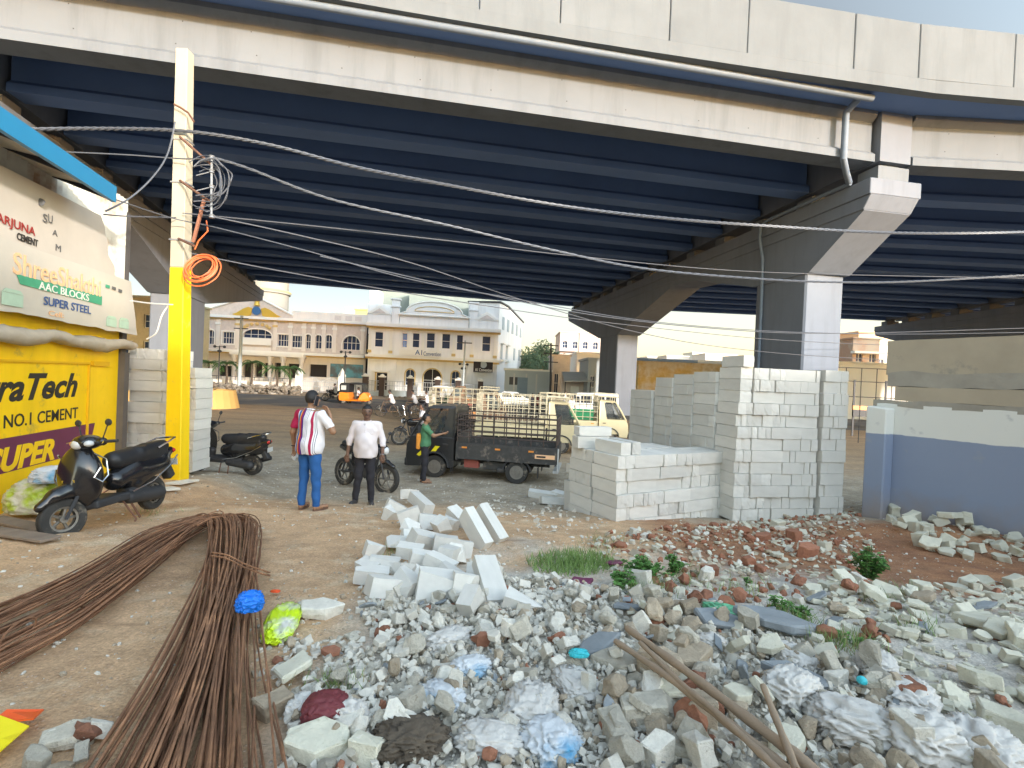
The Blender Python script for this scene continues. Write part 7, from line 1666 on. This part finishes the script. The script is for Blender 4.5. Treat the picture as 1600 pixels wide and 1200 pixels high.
mb = MB(); mb.prism([H.P(u, z, .15) for u, z in pts[::-1]], H.n * -.5); mb.build('arched_gable', M_hw, hall)
mb = MB(); mb.tube([H.P(u, z, .2) for u, z in pts], .09, 6); mb.tube([H.P(u0, zb, .2), H.P(u1, zb, .2)], .10, 6); mb.build('gable_moulding', M_trimw, hall)
mb = MB(); q = [(um + hw * .55 * math.cos(a), zb + .5 + (zt - zb - 1.1) * math.sin(a)) for a in np.linspace(math.pi, 0, 13)]; mb.tube([H.P(u, z, .17) for u, z in q], .05, 5, closed=True); mb.build('gable_panel_moulding', M_trim, hall)
# rear roof sheds and right side wing
for (x0, y0, x1, y1, off, m, nm) in ((595, 450, 650, 500, -9, M_green_r, 'rear_shed'), (640, 455, 778, 500, -6, M_green_r, 'rear_sheet_wall'), (578, 452, 594, 480, -3, M_hw, 'stair_tower')):
    u0, z1 = H.uv(x0, y0, off); u1, _ = H.uv(x1, y0, off); mb = MB(); H.box(mb, u0, u1, zc - 1, z1, off, off - 3); mb.build(nm, m, hall)
u0, z1 = H.uv(575, 474, -2.5); u1, _ = H.uv(611, 474, -2.5); mb = MB(); H.box(mb, u0, u1, zc, z1, -2.5, -5); mb.build('tower_base', M_hw, hall)
sideY = H.o + H.d * UR; sd2 = (Vector((at(815, 540, 76).x, 76, 0)) - sideY); Ls = sd2.length; sd2.normalize(); S2 = Plane(573, 60, 0); S2.o = H.o + H.d * UR; S2.d = sd2; S2.n = Vector((sd2.y, -sd2.x, 0))
zt_s = H.uv(779, 473)[1]
rel = H.d * UR
def sbox(mb, u0, u1, z0, z1, o0, o1): mb.prism([rel + S2.P(u0, z0, o0), rel + S2.P(u1, z0, o0), rel + S2.P(u1, z1, o0), rel + S2.P(u0, z1, o0)], S2.n * (o1 - o0))
mb = MB(); mb.prism([rel + S2.P(0, -.1, 0), rel + S2.P(Ls, -.1, 0), rel + S2.P(Ls, zt_s - .8, 0), rel + S2.P(Ls * .3, zt_s + .1, 0), rel + S2.P(0, zt_s, 0)], S2.n * -4); mb.build('side_wing', M_hw, hall)
mb = MB(); mb.prism([rel + S2.P(-.2, zt_s + .02, .2), rel + S2.P(Ls * .3, zt_s + .14, .2), rel + S2.P(Ls + .2, zt_s - .76, .2), rel + S2.P(Ls + .2, zt_s - .60, .2), rel + S2.P(Ls * .3, zt_s + .30, .2), rel + S2.P(-.2, zt_s + .18, .2)], S2.n * -4.3); mb.build('wing_roof', M_irond, hall)
for i in range(5): mb = MB(); u = Ls * (.12 + .19 * i); sbox(mb, u, u + 1.0, zt_s - 3.1, zt_s - 1.5, .005, .06); mb.build('window', M_greysh, hall)
for i, u in enumerate((.10, .30, .62, .85)):
    mb = MB(); sbox(mb, Ls * u, Ls * u + .9, zt_s - 6.9 + .1 * i, zt_s - 5.0, .005, .06); w = mb.build('window', M_greysh, hall)
    if i < 2: mb = MB(); sbox(mb, Ls * u - .2, Ls * u + 1.1, zt_s - 4.99, zt_s - 4.85, .005, .5); mb.build('sunshade', M_trimw, w); mb = MB(); sbox(mb, Ls * u - .2, Ls * u + 1.1, zt_s - 7.2, zt_s - 6.95, .005, .5); mb.build('sill', M_trimw, w)
# lettering boards
def board(par, pl, x0, y0, x1, y1, m, off=.65, name='name_board'):
    mb = MB(); pl.pbox(mb, x0, y0, x1, y1, off, off + .06); return mb.build(name, m, par)
bd = board(hall, H, 625, 546, 690, 555, M_trimw)
def ltext(pl, par, txt, x0, y1, x1, y0, m, off):
    u0, z0 = pl.uv(x0, y1); u1, _ = pl.uv(x1, y1); _, z1 = pl.uv(x0, y0); return lettering('lettering', txt, pl.P(u0, z0, off), pl.d, UP, pl.n, u1 - u0, z1 - z0, m, par, Vector((0, 0, 0)), 0, .01)
ltext(H, hall, 'A1', 649, 554.5, 660, 547, M_i_blue, .72); ltext(H, hall, 'Convention', 662, 556, 689, 549.5, M_i_blue, .72)
bd = board(hall, H, 740, 564, 770, 581, M_int, .35); ltext(H, hall, 'A1 Convention', 742, 580, 768, 575, M_i_white, .42); mb = MB(); c = H.uv(755, 570); mb.lathe([(.01, 0), (.42, 0), (.42, .02), (.01, .02)], (0, 0, 0), 16, axis='Y'); mb.v = [tuple(Vector(v) + H.P(c[0], c[1], .45)) for v in mb.v]; mb.build('round_logo', M_greysh, hall)
mb = MB(); H.pbox(mb, 583, 578, 609, 581, .005, .9); mb.build('door_canopy', M_trimw, hall)
# fence and pillars in front of the white hall
FP = Plane(573, 55.5, 4)
for i, px in enumerate((571, 597, 641, 684, 716, 751)):
    u, _ = FP.uv(px, 600); b = FP.P(u, 0) + FP.o; t = E('gate_pillar', b, 0, 'dark brown gate pillar with white cap before the white hall, %s from the left' % ('first', 'second', 'third', 'fourth', 'fifth', 'sixth')[i], 'pillar', 'brown gate pillars')
    mb = MB(); mb.bb(-.28, .28, -.28, .28, 0, 2.1); mb.build('shaft', M_door, t); mb = MB(); mb.bb(-.36, .36, -.36, .36, 2.101, 2.25); mb.ball((0, 0, 2.3), (.26, .26, .16), 10); mb.build('cap', M_trimw, t)
mbf = E('iron_fence', FP.o, 0, 'white iron fence on a low wall before the white hall', 'fence'); ua, _ = FP.uv(573, 600); ub, _ = FP.uv(770, 600)
for xa, xb, hh in ((573, 595, .5), (601, 638, .7), (720, 770, .5)): mb = MB(); FP.box(mb, FP.uv(xa, 600)[0], FP.uv(xb, 600)[0], 0, hh, -.1, .1); mb.build('low_wall', M_greysh, mbf)
mb = MB(); u = ua
while u < ub: mb.tube([FP.P(u, .5), FP.P(u, 1.75)], .022, 4); u += .28
for z in (.6, 1.2, 1.7): mb.tube([FP.P(ua, z), FP.P(ub, z)], .03, 4)
mb.build('railing', M_iron, mbf)
# ---------------------------------------------------------------- cream banquet hall with pediment
G = Plane(313, 61, 4); bh = E('banquet_hall', G.o, 0, 'cream banquet hall with pediment, golden wing emblem and round tower', 'hall')
UA = G.uv(150, 540)[0]; UB_ = G.uv(572, 540)[0]; zm = G.uv(400, 549)[1]; zr = G.uv(400, 497)[1]
opsU = ops_px(G, [(326, 515, 335, 538, 'arch'), (348, 518, 366, 537), (380, 513, 425, 531, 'arch'), (434, 522, 452, 541), (456, 524, 473, 543), (478, 522, 486, 545, 'arch'), (493, 523, 503, 545, 'arch'), (509, 523, 519, 545, 'arch'), (536, 524, 563, 547, 'arch'), (240, 512, 252, 536, 'arch'), (270, 513, 282, 537, 'arch')])
opsL = ops_px(G, [(342, 571, 365, 588), (381, 567, 396, 589), (399, 567, 410, 589), (413, 567, 426, 589), (430, 567, 446, 590), (450, 568, 472, 591), (484, 569, 511, 589)])
mb = MB(); wall_open(G, mb, UA, UB_, zm, zr, .4, opsU); mb.build('upper_wall', M_hp, bh)
mb = MB(); wall_open(G, mb, UA, UB_, -.1, zm - .002, .4, opsL); mb.build('lower_wall', M_hc, bh)
mb = MB(); G.box(mb, UA + .1, UB_ - .1, -.1, zr, -.8, -10); mb.build('core', M_int, bh)
for i, o in enumerate(opsU): window(G, bh, o, M_gl, M_trimw, 3 if o[1] - o[0] > 1.2 else 1, .25, M_trimw)
for o in opsL: mb = MB(); G.box(mb, o[0], o[1], o[2], o[3], -.42, -.46); mb.build('opening', M_int, bh)
for (y0, y1, o) in ((495, 499, .45), (548, 552, .9)):
    _, z1 = G.uv(400, y0); _, z0 = G.uv(400, y1); mb = MB(); G.box(mb, UA, UB_, z0, z1, .003, o); mb.build('cornice', M_trimw, bh); mb = MB(); G.box(mb, UA, UB_, z0 - .16, z0 - .002, .003, o * .5); mb.build('cornice_trim', M_trim, bh)
for px in (316, 341, 371, 430, 454, 475, 490, 506, 523, 567, 260, 230):
    u, _ = G.uv(px, 530); mb = MB(); G.box(mb, u - .22, u + .22, zm + .3, zr - .3, .002, .14); mb.build('pilaster', M_hc, bh); mb = MB(); G.box(mb, u - .3, u + .3, zr - 1.0, zr - .75, .145, .24); mb.build('capital', M_trim if px in (371, 430) else M_trimw, bh)
u0, _ = G.uv(456, 500); z1 = G.uv(520, 489)[1]; mb = MB(); G.box(mb, u0, UB_, zr + .001, z1, -.4, 0); mb.build('parapet', M_hc, bh)
for px in (528, 545, 560): u, _ = G.uv(px, 500); mb = MB(); G.box(mb, u - .4, u + .4, zr + .25, z1 - .3, .003, .04); mb.build('parapet_panel', M_hp, bh)
u0, z0 = G.uv(316, 496); u1, _ = G.uv(458, 496); ua_, za_ = G.uv(398, 461); zl = G.uv(316, 492)[1]
mb = MB(); mb.prism([G.P(u0, zr + .001, .02), G.P(u1, zr + .001, .02), G.P(u1, zl + .5, .02), G.P(ua_, za_, .02), G.P(u0, zl + .5, .02)], G.n * -.5); mb.build('pediment', M_hp, bh)
mb = MB(); mb.tube([G.P(u0, zl + .5, .1), G.P(ua_, za_, .1), G.P(u1, zl + .5, .1)], .13, 6); mb.build('pediment_moulding', M_trimw, bh)
ec = G.uv(402, 486)
mb = MB(); mb.lathe([(.02, 0), (.52, 0), (.52, .06), (.02, .06)], (0, 0, 0), 20, axis='Y'); mb.v = [tuple(Vector(v) + G.P(ec[0], ec[1], .3)) for v in mb.v]; mb.build('emblem_disc', M_disc, bh)
for sg in (-1, 1):
    mb = MB(); mb.prism([G.P(ec[0] + sg * x, ec[1] + z, .08) for x, z in ((.5, .3), (1.0, .45), (1.6, .2), (2.4, -.35), (2.9, -.55), (2.2, -.75), (1.4, -.75), (.7, -.6))], G.n * .12); mb.build('emblem_wing', M_gold, bh)
mb = MB(); mb.lathe([(.05, 0), (.35, .05), (.25, .5), (.38, .7), (.05, .8)], (0, 0, 0), 10); mb.v = [tuple(Vector(v) + G.P(ec[0], ec[1] + .6, .16)) for v in mb.v]; mb.build('emblem_crown', M_gold, bh)
au, az = G.uv(402, 512); mb = MB()
for k in range(7): a = math.pi * (k + .5) / 7; mb.ball(G.P(au + 1.5 * math.cos(a), az - .1 + .55 * math.sin(a), .1), (.25, .12, .22), 8)
mb.build('arch_ornament', M_trim, bh)
board(bh, G, 380, 527, 425, 538, M_trimw, .15, 'cloth_banner'); board(bh, G, 372, 541, 425, 547, M_hc, .2, 'name_board'); board(bh, G, 517, 568, 568, 589, M_hoard, .1, 'hoarding')
for px in (373, 428, 448, 476): u, _ = G.uv(px, 570); mb = MB(); mb.lathe([(.34, 0), (.24, .3), (.22, zm - 1.2), (.4, zm - .7), (.4, zm - .55)], G.P(u, 0, 1.2), 12); mb.build('portico_column', M_hc, bh, smooth=True)
u0, _ = G.uv(368, 560); u1, _ = G.uv(480, 560); mb = MB(); G.box(mb, u0, u1, zm - .55, zm - .2, .003, 1.6); mb.build('portico_roof', M_trimw, bh)
M_tower = mat('tower_stone', (.34, .31, .26), .85, var=.1, vscale=.5)
# round tower behind the pediment
TC = Vector((at(420, 480, 68).x, 68, 0)) - G.o; tb = G.uv(420, 492)[1]; ttop = at(420, 440, 68).z
mb = MB(); mb.lathe([(2.45, tb - 3), (2.45, ttop - 1.8), (2.7, ttop - 1.7), (2.7, ttop - 1.3), (2.4, ttop - 1.2), (2.4, ttop + .6), (2.65, ttop + .7), (2.65, ttop + 1.0), (2.2, ttop + 1.1), (2.1, ttop + 2.2), (1.6, ttop + 3.4), (.8, ttop + 4.2), (.1, ttop + 4.6)], TC, 28); mb.build('round_tower', M_tower, bh, smooth=30)
mb = MB(); [mb.lathe([(2.75, z), (2.75, z + .18)], TC, 28) for z in (ttop - 1.5,)]; mb.build('tower_band', M_trim, bh)
for k in range(14): a = -math.pi * (k + .5) / 14; mb = MB(); c = TC + Vector((2.46 * math.cos(a), 2.46 * math.sin(a), tb + .9)); mb.ball(c, (.2, .2, .22), 8); mb.build('round_hole', M_int, bh, smooth=True)
# low compound wall, arched gate, gate posts
cwl = E('compound_wall', G.o, 0, 'low cream compound wall before the banquet hall', 'wall'); P2 = Plane(313, 54, 3)
dlt = P2.o - G.o
mb = MB(); u0, _ = P2.uv(150, 600); u1, _ = P2.uv(457, 600); P2.box(mb, u0, u1, 0, 1.1, 0, -.2); mb.v = [tuple(Vector(v) + dlt) for v in mb.v]; mb.build('wall', M_hc, cwl)
mb = MB(); c, _ = P2.uv(440, 600); mb.tube([P2.P(c + 1.1 * math.cos(a), .3 + .8 * math.sin(a), .05) for a in np.linspace(math.pi, 0, 11)], .08, 6); mb.v = [tuple(Vector(v) + dlt) for v in mb.v]; mb.build('arch_moulding', M_hp, cwl)
mb = MB(); u = u0
while u < u1: mb.tube([P2.P(u, 1.1), P2.P(u, 1.5)], .02, 4); u += .5
mb.tube([P2.P(u0, 1.5), P2.P(u1, 1.5)], .03, 4); mb.v = [tuple(Vector(v) + dlt) for v in mb.v]; mb.build('rail', M_irond, cwl)
for i, px in enumerate((467, 534)):
    u, _ = P2.uv(px, 600); t = E('gate_post', P2.P(u, 0) + P2.o, 0, 'white gate post with pyramid cap, %s one' % ('left', 'right')[i], 'gate post', 'white gate posts'); mb = MB(); mb.bb(-.3, .3, -.3, .3, 0, 2.0); mb.build('shaft', M_trimw, t); mb = MB(); mb.lathe([(.45, 2.0), (.42, 2.15), (.03, 2.9)], (0, 0, 0), 4); mb.build('cap', M_trimw, t)
gt = E('iron_gate', P2.o, 0, 'ornate white iron gate between the white gate posts', 'gate'); u0, _ = P2.uv(471, 600); u1, _ = P2.uv(530, 600)
for k in range(2):
    a, b = lerp(u0, u1, k / 2) + .05, lerp(u0, u1, (k + 1) / 2) - .05; mb = MB()
    for u in np.arange(a, b, .2): mb.tube([P2.P(u, .15), P2.P(u, 1.3 + .5 * math.sin((u - a) / (b - a) * math.pi))], .022, 4)
    for z in (.2, .8, 1.3): mb.tube([P2.P(a, z), P2.P(b, z)], .03, 4)
    mb.tube([P2.P(a + (b - a) * t_, 1.3 + .5 * math.sin(t_ * math.pi)) for t_ in np.linspace(0, 1, 9)], .03, 4); mb.build('gate_leaf', M_iron, gt)
# ---------------------------------------------------------------- other buildings
def simple_block(name, label, cat, px0, px1, ytop, Y, depth, m, rows=0, cols=0, wm=M_gl, ang=0, arch=False, zb=0, roof=None, group=None, wy=None):
    pl = Plane(px0, Y, ang); t = E(name, pl.o, 0, label, cat, group); u1 = pl.uv(px1, 590)[0]; zt = pl.uv(px0, ytop)[1]; ops = []
    for r in range(rows):
        for c in range(cols):
            w = u1 / cols; h = (zt - 1 - zb) / rows; u = w * (c + .5); z = zb + h * (r + .5); ops.append((u - w * .24, u + w * .24, z - h * .22, z + h * .28) + (('arch',) if arch else ()))
    mb = MB(); wall_open(pl, mb, 0, u1, -.1, zt, .3, ops); mb.build('wall', m, t)
    mb = MB(); pl.box(mb, 0, u1, -.1, zt - .01, -.301, -depth); mb.build('rear_walls', m, t)
    for o in ops: window(pl, t, o, wm, M_trimw, 1, .2, M_hp if arch else None)
    mb = MB(); pl.box(mb, -.15, u1 + .15, zt + .001, zt + .2, .15, -depth - .1); mb.build('roof', roof or m, t)
    return t, pl, u1, zt
t, pl, u1, zt = simple_block('apartment_building', 'pink apartment block with rows of arched windows in the distance', 'building', 872, 936, 519, 95, 10, M_pink, 4, 4, arch=True)
for r in range(1, 4): mb = MB(); pl.box(mb, -.1, u1 + .1, (zt - 1) * r / 4 - .1, (zt - 1) * r / 4 + .15, .003, .2); mb.build('floor_band', M_door, t)
mb = MB(); pl.box(mb, u1 * .5 - .15, u1 * .5 + .15, 0, zt, .003, .25); mb.build('vertical_band', M_trimw, t)
t, pl, u1, zt = simple_block('shed', 'long grey sheet metal shed right of the white hall', 'shed', 788, 861, 578, 52, 8, M_greysh, roof=M_trimw)
for px in (803, 822, 838): u, _ = pl.uv(px, 600); mb = MB(); pl.box(mb, u - .08, u + .08, .2, zt - .3, .003, .06); mb.build('rib', M_wd, t)
mb = MB(); pl.box(mb, u1 * .28, u1 * .5, .05, zt - .7, .004, .07); mb.build('roller_shutter', mat('blue_grey_shutter', (.17, .24, .31), .6, var=.1), t)
mb = MB(); pl.box(mb, .5, 1.8, zt - 1.5, zt - .7, .004, .05); mb.build('shop_sign', M_irond, t)
simple_block('shop', 'blue grey shop block left of the farther right column', 'shop', 918, 948, 562, 46, 6, M_greysh, 1, 2, zb=1.5)
simple_block('white_building', 'plain white building behind the blue grey shop', 'building', 900, 946, 552, 60, 8, M_trimw)
t = E('awning_stall', (at(898, 600, 47).x, 47, 0), 0, 'small stall with a sloping sheet awning left of the blue grey shop', 'stall')
mb = MB(); mb.prism([(-1.1, -1.2, 2.5), (1.4, -1.2, 2.6), (1.4, 1.5, 3.5), (-1.1, 1.5, 3.4)], (0, 0, .06)); mb.build('awning', M_wd, t); 
for x, y in ((-1.0, -1.1), (1.3, -1.1)): mb = MB(); mb.tube([(x, y, 0), (x, y, 2.55)], .05, 5); mb.build('post', M_irond, t)
mb = MB(); mb.bb(-1.1, 1.4, 1.5, 1.7, 0, 3.4); mb.build('back_wall', M_hp, t); mb = MB(); mb.bb(-.2, .6, 1.44, 1.49, 0, 2.1); mb.build('door', M_trimw, t)
simple_block('brown_house', 'brown unplastered house behind the dark utility pole', 'house', 862, 890, 556, 56, 6, M_hp, 1, 2)
M_oldy = mat('stained_yellow_wall', (.38, .27, .08), .9, col2=(.40, .36, .28), mixscale=.5, mixbias=.5, var=.15, vscale=2)
t, pl, u1, zt = simple_block('old_warehouse', 'stained yellow old warehouse wall seen between the two right columns', 'building', 996, 1160, 566, 62, 10, M_oldy)
mb = MB(); pl.box(mb, -.3, u1 * .55, zt + .21, zt + .55, .6, -9); mb.build('blue_roof_sheet', mat('blue_roof_sheet', (.10, .17, .27), .6), t); mb = MB(); pl.box(mb, u1 * .55 + .05, u1 + .2, zt + .21, zt + .6, .4, -9); mb.build('grey_roof_sheet', M_greysh, t)
hs = [(1040, 1075, 556, 120), (1080, 1098, 551, 140), (1100, 1150, 553, 110), (1010, 1024, 558, 90), (1296, 1312, 551, 120), (1312, 1330, 546, 100)]
for i, (a, b, y, Y) in enumerate(hs): simple_block('distant_house', 'small far off pale house on the skyline, %s of its row from the left' % ('third', 'fourth', 'fifth', 'second', 'sixth', 'seventh')[i], 'house', a, b, y, Y, 8, M_trimw if i % 2 else M_hc, 2, 2, group='distant houses')
t, pl, u1, zt = simple_block('brick_house', 'orange and pink three storey house right of the nearer column', 'house', 1330, 1372, 529, 70, 8, mat('orange_pink_plaster', (.42, .27, .19), .85, col2=(.46, .40, .32), mixscale=.25, mixbias=.5), 2, 2)
for f in (.45, .8): mb = MB(); pl.box(mb, -.3, u1 + .3, zt * f, zt * f + .3, .003, .9); mb.build('balcony_slab', M_trimw, t)
simple_block('upper_room', 'cream upper room behind the orange and pink house', 'building', 1338, 1385, 519, 82, 6, M_i_or, 0, 0)
simple_block('white_compound', 'low white building just left of the concrete wall', 'building', 1300, 1420, 567, 50, 6, M_trimw, 0, 0); simple_block('white_building', 'bright white building behind the orange and pink house', 'building', 1366, 1420, 541, 78, 6, M_trimw, 2, 3)
t = E('orange_barrier', (at(1370, 615, 30).x, 30, 0), 0, 'orange and black striped barrier rail beyond the end of the blue wall', 'barrier'); mb = MB(); mb.bb(-1.4, 2.5, -.05, .05, 1.6, 1.85); mb.build('orange_rail', M_orr, t); mb = MB(); mb.bb(-1.4, 2.5, -.06, .04, 1.2, 1.59); mb.build('black_rail', M_irond, t); 
for x in (-1.3, .6, 2.4): mb = MB(); mb.bb(x - .05, x + .05, .06, .12, 0, 3.4); mb.build('post', M_irond, t)
t = E('wire_fence', (at(1352, 590, 26).x, 26, 0), 0, 'thin iron frame fence between the block stack and concrete wall', 'fence'); mb = MB()
for x in np.arange(-1.8, 2.4, .8): mb.tube([(x, 0, 0), (x, 0, 3.9)], .025, 4)
for z in (2.4, 3.2, 3.9): mb.tube([(-1.8, 0, z), (2.4, 0, z)], .02, 4)
mb.build('frame', M_irond, t)
simple_block('water_tank_room', 'small grey water tank room on the roofline between the two halls', 'building', 486, 515, 488, 74, 4, M_greysh); simple_block('yellow_building', 'yellow upper building between the two halls', 'building', 550, 574, 484, 84, 6, M_trim, 2, 2); simple_block('unfinished_building', 'pale unfinished building with pillars left of the white hall', 'building', 536, 552, 481, 90, 6, M_hc, 2, 2)
simple_block('cream_building', 'cream striped building between the shop and the yellow pole', 'building', 150, 245, 462, 48, 8, mat('cream_ribbed_wall', (.46, .38, .22), .8, var=.1), 3, 3)
# ---------------------------------------------------------------- planter, street furniture, trees
M_plant = mat('ochre_planter', (.55, .33, .11), .85, var=.1, vscale=1); pc = Vector((-18.6, 30.6, 0))
t = E('planter', pc, 0, 'long ochre round ended planter around the left pier', 'planter'); mb = MB(); ring = []
dr = Vector((.9, .25, 0)).normalized(); nr = Vector((-dr.y, dr.x, 0)); r0 = 1.5
for a in np.linspace(-math.pi / 2, math.pi / 2, 13): ring.append((dr * math.cos(a) + nr * math.sin(a)))
def rr2(r, z, L_=14): return [dr * .0 + v * r + UP * z for v in ring] + [dr * -L_ + nr * r + UP * z, dr * -L_ - nr * r + UP * z]
A1_, A2_, A3_ = rr2(1.75, 0), rr2(1.5, 1.1), rr2(1.3, 1.1); n_ = len(A1_); mb.add(A1_ + A2_ + A3_ + rr2(1.3, .9), [(k * n_ + i, k * n_ + (i + 1) % n_, (k + 1) * n_ + (i + 1) % n_, (k + 1) * n_ + i) for k in range(3) for i in range(n_)] + [tuple(range(3 * n_, 4 * n_))]); mb.build('wall', M_plant, t)
def leaf_cloud(mb, c, r, n, ls, rnd, flat=1):
    for i in range(n):
        v = Vector((rnd.gauss(0, 1), rnd.gauss(0, 1), rnd.gauss(0, 1))).normalized() * rnd.random() ** .45; p = c + Vector((v.x * r[0], v.y * r[1], v.z * r[2])); a = Vector((rnd.gauss(0, 1), rnd.gauss(0, 1), rnd.gauss(0, .6))).normalized(); b = a.orthogonal().normalized(); l = ls * rnd.uniform(.6, 1.3)
        mb.add([p - a * l - b * l * .4, p + a * l - b * l * .3, p + a * l * .8 + b * l * .5, p - a * l * .6 + b * l * .5], [(0, 1, 2, 3)])
M_bush = mat('dusty_brown_bush', (.16, .09, .05), .8, var=.3, vscale=3, col2=(.14, .15, .05), mixscale=1.2); M_tree = mat('tree_foliage', (.07, .11, .05), .7, var=.4, vscale=1.2); M_bark = mat('bark', (.10, .075, .055), .9, var=.2, vscale=6); M_palm = mat('palm_leaf', (.06, .14, .03), .6, var=.3, vscale=3)
rt = random.Random(8); mb = MB()
for k in range(26): leaf_cloud(mb, dr * -k * .5 + Vector((0, 0, 1.2)), (.5, .9, .45), 110, .06, rt)
mb.build('shrubs', M_bush, t, fix=False)
def tree(px, Y, H_, r, label, n=2600, tr=.25):
    X = at(px, 590, Y).x; t = E('tree', (X, Y, 0), 0, label, 'tree', 'trees beyond the halls'); mb = MB(); mb.tube([(0, 0, 0), (.1, 0, H_ * .3), (0, .1, H_ * .6)], [tr, tr * .7, tr * .4], 8)
    for k in range(6): a = k * 1.05; mb.tube([(0, 0, H_ * (.3 + .05 * k)), (math.cos(a) * r * .5, math.sin(a) * r * .5, H_ * (.55 + .04 * k))], [tr * .4, .04], 5)
    mb.build('trunk', M_bark, t); mb = MB()
    for k in range(22):
        a = rt.uniform(0, 6.28); q = rt.random() ** .5; leaf_cloud(mb, Vector((math.cos(a) * q * r * .75, math.sin(a) * q * r * .75, H_ * rt.uniform(.5, .92) * (1 - .25 * q * q))), (r * .34, r * .34, r * .24), n // 22, r * .035, rt)
    mb.build('crown', M_tree, t, fix=False)
tree(836, 78, 9.2, 5.2, 'broad grey green tree right of the white hall', 5200); tree(815, 90, 8.0, 4, 'darker tree partly hidden by the white hall side', 2400); tree(1156, 130, 9, 5, 'tiny far tree left of the nearer column', 1200); tree(1395, 60, 6.0, 2.6, 'small tree behind the orange barrier', 1500)
def palm(px, Y, H_, label):
    X = at(px, 600, Y).x; t = E('palm_tree', (X, Y, 0), 0, label, 'palm tree', 'small palms before the banquet hall'); mb = MB(); mb.tube([(0, 0, 0), (.08, 0, H_ * .5), (0, 0, H_)], [.16, .12, .09], 8); mb.build('trunk', M_bark, t, smooth=True); mb = MB()
    for k in range(15):
        a = k * 2.4; el = rt.uniform(.2, 1.1); L_ = rt.uniform(1.2, 1.7); d = Vector((math.cos(a), math.sin(a), 0)); pts = [Vector((0, 0, H_)) + d * (L_ * s) + UP * (L_ * (math.sin(el) * s - 1.0 * s * s)) for s in np.linspace(0, 1, 8)]; sdv = d.cross(UP)
        for i in range(1, 8):
            for sg in (-1, 1):
                for jn in (0, .5): q = pts[i - 1].lerp(pts[i], jn); mb.add([q, q + d * .10, q + sdv * sg * .42 * (1 - i / 9) + d * .22 - UP * .16], [(0, 1, 2)])
        mb.tube(pts, .015, 3)
    mb.build('frond', M_palm, t, fix=False)
for i, (px, Y, h) in enumerate(((325, 53, 2.9), (353, 52.5, 2.9), (392, 53, 3.1), (432, 52, 2.6), (452, 52.5, 2.7))): palm(px, Y, h, 'small green palm before the banquet hall, %s from the left' % ('first', 'second', 'third', 'fourth', 'fifth')[i])
M_bank = mat('brown_grey_debris', (.20, .165, .13), .95, var=.3, vscale=1.5, col2=(.36, .33, .29), mixscale=1.4, mixbias=.55)
def lamp(px, Y, H_, label):
    X = at(px, 600, Y).x; t = E('street_lamp', (X, Y, 0), 0, label, 'street lamp', 'street lamps'); mb = MB(); mb.tube([(0, 0, 0), (0, 0, H_)], .06, 6); mb.build('post', M_irond, t)
    for k in range(4): a = k * math.pi / 2 + .4; mb = MB(); c = Vector((math.cos(a) * .42, math.sin(a) * .42, H_ - .1 - .45 * (k % 2))); mb.tube([(0, 0, c.z), c], .03, 4); mb.ball(c, (.16, .16, .14), 8); mb.build('lamp_head', M_irond, t)
lamp(341, 50, 4.6, 'four headed dark lamp at the left before the banquet hall'); lamp(538, 50, 4.6, 'four headed dark lamp near the orange auto rickshaw'); lamp(723, 54, 4.0, 'slim dark lamp in front of the white hall')
def upole(px0, px1, ytop, Y, label, arms=2, r=.11, m=M_greysh):
    b = at(px0, 600, Y); tp = at(px1, ytop, Y); t = E('utility_pole', (b.x, Y, 0), 0, label, 'utility pole', 'far utility poles'); mb = MB(); mb.tube([(0, 0, 0), (tp.x - b.x, 0, tp.z)], [r, r * .7], 7); mb.build('shaft', m, t)
    for k in range(arms): f = 1 - .04 - .13 * k; c = Vector(((tp.x - b.x) * f, 0, tp.z * f)); mb = MB(); mb.bb(c.x - .7, c.x + .7, -.12, -.04, c.z - .05, c.z + .05); mb.build('cross_arm', M_irond, t)
upole(374, 378, 493, 50, 'grey concrete utility pole before the banquet hall', 2, .2); upole(723, 727, 532, 50, 'leaning grey pole in front of the white hall', 1, .12); upole(861, 861, 536, 49, 'dark utility pole with cross arms beside the grey shed', 3, .12, M_irond)
# rubble bank along the far side of the road
for i, (pa, pb_, lab, mm) in enumerate(((320, 470, 'grey brown rubble bank along the far road edge before the banquet hall', mixS), (600, 700, 'low debris along the road edge before the white hall', mixS))):
    V = []; Fs = []; n0 = 0
    for k in range(700 if i == 0 else 150):
        px = rt.uniform(pa, pb_); Y = rt.uniform(49.3, 52.5) if i == 0 else rt.uniform(53, 54.5); s = rt.uniform(.15, .6 if i == 0 else .3); me = variants('round', rt.choice((M_rw, M_rg, M_rt)))[k % 6]
        c = Vector((at(px, 600, Y).x, Y, rt.uniform(0, .75 if i == 0 else .1))); co, fs = chunk.cache.get(me.name) or (None, None)
        if co is None: co = np.empty(len(me.vertices) * 3); me.vertices.foreach_get('co', co); co = co.reshape(-1, 3); fs = [tuple(p.vertices) for p in me.polygons]; chunk.cache[me.name] = (co, fs)
        V.append(co * s + np.array(c)); Fs += [tuple(n0 + q for q in f) for f in fs]; n0 += len(co)
    me = bpy.data.meshes.new('rubble_bank'); me.from_pydata(np.concatenate(V).tolist(), [], Fs); me.materials.append(M_bank); o = bpy.data.objects.new('rubble_bank', me); COL.objects.link(o); T(o, lab, 'rubble', None, 'stuff')
for (x, y, L_, wid, hgt, lab) in ((13, 25, 16, 5, 1.0, 'a'), (-4, 60, 3, 2, .1, 'b'))[:0]: pass
